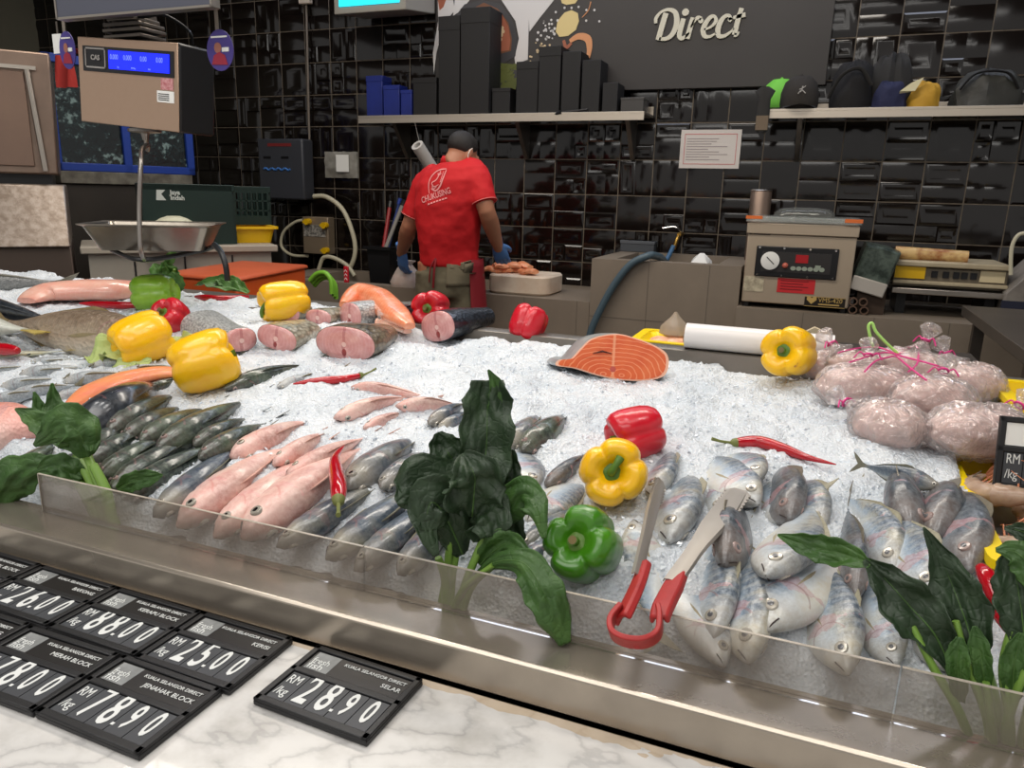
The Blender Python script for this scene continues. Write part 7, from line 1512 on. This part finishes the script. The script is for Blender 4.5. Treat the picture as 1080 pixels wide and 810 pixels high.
# polo shirt
mb = MB(); torso(mb, .006)
for s_, e_ in ((sL, eL), (sR, eR)):
    mb.tube(cat([s_+(nb-s_)*.45+V((0, 0, -.01)), s_+(nb-s_)*.05, s_.lerp(e_, .45), s_.lerp(e_, .80)], 3), [.075, .072, .068, .066], 16)
mb.tube([nb+V((0, .0, -.05)), nb+V((0, .0, -.0))], [.12, .072], 18)
sh = build(mb, 'polo_shirt', SHIRT, W_, angle=180); remesh(sh, .0085, 4)
tx = bpy.data.textures.new('folds', 'CLOUDS'); tx.noise_scale = .09; d_ = sh.modifiers.new('folds', 'DISPLACE'); d_.texture = tx; d_.strength = .016; d_.mid_level = .5; d_.texture_coords = 'LOCAL'
CUFF = mat('pale_cuff_stripe', (222, 120, 116), .7)
for s_, e_ in ((sL, eL), (sR, eR)):
    c = s_.lerp(e_, .775); ax = (e_-s_).normalized(); fa, fb = frame(ax); mb = MB(); mb.tube([c+(fa*math.cos(q)+fb*math.sin(q))*.0665 for q in [2*math.pi*k/24 for k in range(25)]], .0022, 6); build(mb, 'cuff_stripe', CUFF, sh)
mb = MB(); cc = nb+V((0, .0, .0)); rows = []
for s, rr_, z in ((0, .072, -.02), (.4, .066, .004), (.8, .062, .018), (1, .066, .008)):
    rows.append([cc+V((math.cos(q)*rr_, math.sin(q)*rr_*.95+.005, z-.012*math.sin(q)-.15*math.cos(q)*.08)) for q in [2*math.pi*k/28 for k in range(28)]])
mb.loft(rows, caps=False); o = build(mb, 'collar', SHIRT, sh, angle=180); o.modifiers.new('t', 'SOLIDIFY').thickness = .004
# print on the back
LOGOP = mat('pale_shirt_print', (226, 150, 150), .7); yb_ = 3.44
o0 = J(446, 214.5, yb_); ux = (J(476.5, 203.5, yb_)-o0); Lx = ux.length; ux.normalize(); uz = (V((0, -.12, 1))-ux*ux.dot(V((0, -.12, 1)))).normalized(); nn = ux.cross(uz)
Mt = Matrix((ux, uz, nn)).transposed().to_4x4(); Mt.translation = o0
mb = MB(); text_mb(mb, 'CHUKUSING', Mt, .043, 1.0, .0008, .0005); k_ = max(V((Mt.inverted() @ V(p))).x for p in mb.v); s_ = Lx/k_
mb = MB(); text_mb(mb, 'CHUKUSING', Mt, .043, s_, .0008, .0005); mb2 = MB()
text_mb(mb, 'SEAFOOD RETAIL', Mt @ Matrix.Translation((.02, -.024, 0)), .016, s_*.9, .0002, .0005) if False else None
for k in range(7): mb.prism([(0, 0), (.012, 0), (.012, .007), (0, .007)], o0+ux*(.035+.016*k)-uz*.02, ux, uz, .0005)
def bk(L): return [((J(420+x/9, 130+y/9, yb_)-o0).dot(ux), (J(420+x/9, 130+y/9, yb_)-o0).dot(uz)) for x, y in L]
R2 = lambda L, w: mb.ribbon(bk(L), w, o0, ux, uz, .0005)
R2([(300, 670), (285, 600), (290, 520), (330, 460), (385, 435), (440, 430)], [.003, .005, .006, .006, .006, .003])
R2([(440, 440), (425, 520), (405, 590), (360, 640), (310, 620)], [.004, .008, .009, .007, .003])
R2([(360, 470), (372, 500), (350, 540), (315, 565), (340, 600), (385, 580)], [.004, .007, .006, .005, .006, .003]); R2([(385, 450), (378, 490), (395, 470)], [.004, .006, .003]); R2([(415, 450), (400, 560)], [.003, .005]); R2([(320, 575), (330, 625), (365, 600)], [.004, .006, .003])
o = build(mb, 'back_print', LOGOP, sh, angle=None); w = o.modifiers.new('wrap', 'SHRINKWRAP'); w.target = sh; w.wrap_method = 'PROJECT'; w.use_project_z = False; w.use_project_x = False; w.use_project_y = True; w.use_positive_direction = True; w.use_negative_direction = True; w.offset = .003; w.wrap_mode = 'ABOVE_SURFACE'
# trousers, apron, shoes
mb = MB()
rows = []
for z, hw, hd in ((.02, .148, .105), (-.05, .155, .115), (-.12, .158, .118), (-.18, .15, .11)):
    c = V((pel.x, pel.y, pelz+z)); b = fx_.cross(V((0, 0, 1)))
    rows.append([c+fx_*hw*math.copysign(abs(math.cos(q))**.85, math.cos(q))+b*hd*math.sin(q) for q in [2*math.pi*k/24 for k in range(24)]])
mb.loft(rows)
for h_, ft in ((hipL, footL), (hipR, footR)):
    kn = h_.lerp(ft, .5)+V((0, .02, 0)); mb.tube([h_+V((0, 0, .0)), h_.lerp(kn, .45), kn, kn.lerp(ft, .45), ft+V((0, 0, .07))], [.10, .095, .082, .076, .070], 16)
tr = build(mb, 'trousers', TROU, W_, angle=180); remesh(tr, .01, 4)
d_ = tr.modifiers.new('folds', 'DISPLACE'); d_.texture = tx; d_.strength = .022; d_.mid_level = .5; d_.texture_coords = 'LOCAL'
def patch(u0, v0, u1, v1, y0, nm, mt, th=.006):
    mb = MB(); mb.grid(lambda u, v: J(lerp(u0, u1, u), lerp(v0, v1, v), y0), 8, 6); o = build(mb, nm, mt, tr, angle=180); w = o.modifiers.new('wrap', 'SHRINKWRAP'); w.target = tr; w.wrap_method = 'PROJECT'; w.use_project_y = True; w.use_project_x = w.use_project_z = False; w.use_positive_direction = w.use_negative_direction = True; w.offset = .006; w.wrap_mode = 'ABOVE_SURFACE'
    o.modifiers.new('t', 'SOLIDIFY').thickness = th
PK = mat('olive_pocket', (114, 106, 86), .85, bump=(20, .3))
patch(464, 279, 488, 304, 3.40, 'back_pocket', PK, .005); patch(463, 277, 489, 285, 3.39, 'pocket_flap', PK, .009)
mb = MB(); bq = fx_.cross(V((0, 0, 1)))                # towards the viewer is bq; the apron hangs on the far side and wraps his right hip
def apron(u, v):
    a = rad(lerp(-50, 150, u)); z = lerp(pelz+.02, .45, v); fl = .135+.05*v; c = V((pel.x, pel.y, z)); return c+fx_*math.cos(a)*(fl+.045)-bq*math.sin(a)*(fl-.005)+bq*.006*math.sin(a*9)*v
mb.grid(apron, 30, 14); o = build(mb, 'apron', APR, W_, angle=180); o.modifiers.new('t', 'SOLIDIFY').thickness = .004
mb = MB()
kx = J(459, 271, 3.45); mb.tube(cat([kx+V((0, .01, 0)), kx+V((-.02, -.01, -.05)), kx+V((-.035, 0, -.13))], 5), .006, 6, flat=.5); mb.tube(cat([kx+V((0, .01, 0)), kx+V((.0, -.01, -.06)), kx+V((-.012, 0, -.16))], 5), .006, 6, flat=.5)
build(mb, 'apron_strings', APR, o)
for ft in (footL, footR):
    mb = MB(); mb.loft([[V((ft.x+w*math.cos(q), ft.y+y, max(.001, h+hh*math.sin(q)))) for q in [2*math.pi*k/14 for k in range(14)]] for y, w, h, hh in ((-.09, .025, .04, .03), (-.075, .04, .05, .05), (0, .043, .05, .05), (.08, .048, .038, .037), (.14, .046, .03, .029), (.17, .025, .022, .02))]); build(mb, 'shoe', BLACKP, W_, angle=180)
# gloved hands
def hand(w, d, palm_n, label, curl, side):
    d = d.normalized(); n = (palm_n-d*palm_n.dot(d)).normalized(); s = d.cross(n)*side; mb = MB(); Mx = lambda x, y, z: w+s*x+d*y+n*z
    rows = []
    for y, hw, hd in ((-.05, .036, .034), (-.02, .033, .030), (0, .031, .024), (.03, .038, .02), (.06, .043, .018), (.088, .042, .014), (.095, .036, .010)): rows.append([Mx(hw*math.cos(q), y, hd*math.sin(q)) for q in [2*math.pi*k/16 for k in range(16)]])
    mb.loft(rows)
    for x, L, c0 in ((-.032, .066, 1.0), (-.011, .078, .9), (.011, .072, 1.0), (.031, .056, 1.15)):
        P = [V((x*.9, .075, 0)), V((x, .092, 0))]; a = 0
        for k, fr in enumerate((.45, .30, .25)): a += curl*c0*(.6 if k == 0 else .75); P.append(P[-1]+V((x*.08, math.cos(a), math.sin(a)))*L*fr)
        mb.tube([Mx(*p) for p in cat(P, 4)], [.0105, .0105, .010, .009, .0085, .006], 10)
    P = [V((-.026, .012, .004)), V((-.045, .034, .012)), V((-.052, .06, .024)), V((-.046, .082, .034))]; mb.tube([Mx(*p) for p in cat(P, 4)], [.014, .012, .0105, .007], 10)
    o = build(mb, 'glove', GLOVE, W_, angle=180); remesh(o, .004, 3); return o
hand(wL, V((-.10, .28, -.80)), V((.3, .8, .3)), 'l', .55, 1)
hand(wR, V((.02, .55, -.70)), V((-.25, .75, .3)), 'r', .5, -1)
# ================================================================ light
W = bpy.data.worlds.new('hall'); SC.world = W; W.use_nodes = True; W.node_tree.nodes['Background'].inputs[0].default_value = (1.0, .97, .94, 1); W.node_tree.nodes['Background'].inputs[1].default_value = .5
EM = mat('lamp_glow', (255, 250, 240), .5, emit=((255, 248, 236), 8)); CASE = mat('lamp_case', (40, 40, 42), .5)
def track_lamp(x, y, z, tx_, ty_, tz_, power, size, col=(1, .97, .93), spot=80, label=''):
    t = thing('ceiling_spotlight', label, 'lamp', group='spotlights over the display counter', loc=(x, y, z)); d = (V((tx_, ty_, tz_))-V((x, y, z))).normalized(); a, b = frame(d); M_ = Matrix((a, b, d)).transposed().to_4x4(); M_.translation = V((x, y, z))
    build(MB().lathe([(.05, -.16), (.06, -.15), (.06, .02), (.052, .02), (.05, -.01)], 20, M_), 'lamp_case', CASE, t); build(MB().tube([V((x, y, z))-d*.1, V((x, y, 3.3))], .012, 8), 'stem', CASE, t)
    l = bpy.data.lights.new('spot', 'SPOT'); l.energy = power; l.color = col; l.spot_size = rad(spot); l.spot_blend = .6; l.shadow_soft_size = size; o = bpy.data.objects.new('spot', l); COL.objects.link(o); o.matrix_world = Matrix.Translation(V((x, y, z))+d*.04) @ d.to_track_quat('-Z', 'Y').to_matrix().to_4x4()
def panel_lamp(x, y, z, sx, sy, power, col=(1, .97, .93)):
    l = bpy.data.lights.new('panel', 'AREA'); l.shape = 'RECTANGLE'; l.size = sx; l.size_y = sy; l.energy = power; l.color = col; o = bpy.data.objects.new('panel_light', l); COL.objects.link(o); o.location = (x, y, z)
for x, lab in ((-2.2, 'black spotlight aimed at the large fish'), (-1.3, 'black spotlight aimed at the pink bream'), (-.4, 'black spotlight aimed at the open ice'), (.5, 'black spotlight aimed at the bagged squid')):
    track_lamp(x, .95, 3.05, x*.9, 1.3, .9, 18, .14, spot=95, label=lab)
panel_lamp(-1.0, .3, 3.25, 3.2, .5, 24); panel_lamp(-1.4, 2.5, 3.25, 3.5, .4, 68, (1, .92, .82)); panel_lamp(-.8, -1.4, 3.25, 4, 1, 60)
SC.view_settings.view_transform = 'Standard'; SC.view_settings.look = 'None'; SC.view_settings.exposure = .1; SC.view_settings.gamma = 1; SC.view_settings.use_curve_mapping = False
SC.cycles.max_bounces = 8; SC.cycles.transparent_max_bounces = 16; SC.cycles.use_denoising = True; SC.cycles.caustics_reflective = False; SC.cycles.caustics_refractive = False
t = thing('ceiling_light', 'long cool white ceiling light above the wall shelves', 'lamp', (-1.0, 4.15, 3.2))  # lamp mirrored in the rail; left length added to brighten the rail top
build(MB().box((-3.5, 3.98, 3.2), (1.5, 4.34, 3.3)), 'housing', CASE, t, bevel=.004)
build(MB().box((-3.48, 4.0, 3.19), (1.48, 4.32, 3.2)), 'diffuser', mat('cool_diffuser', (240, 244, 255), .5, emit=((226, 234, 255), 5)), t)
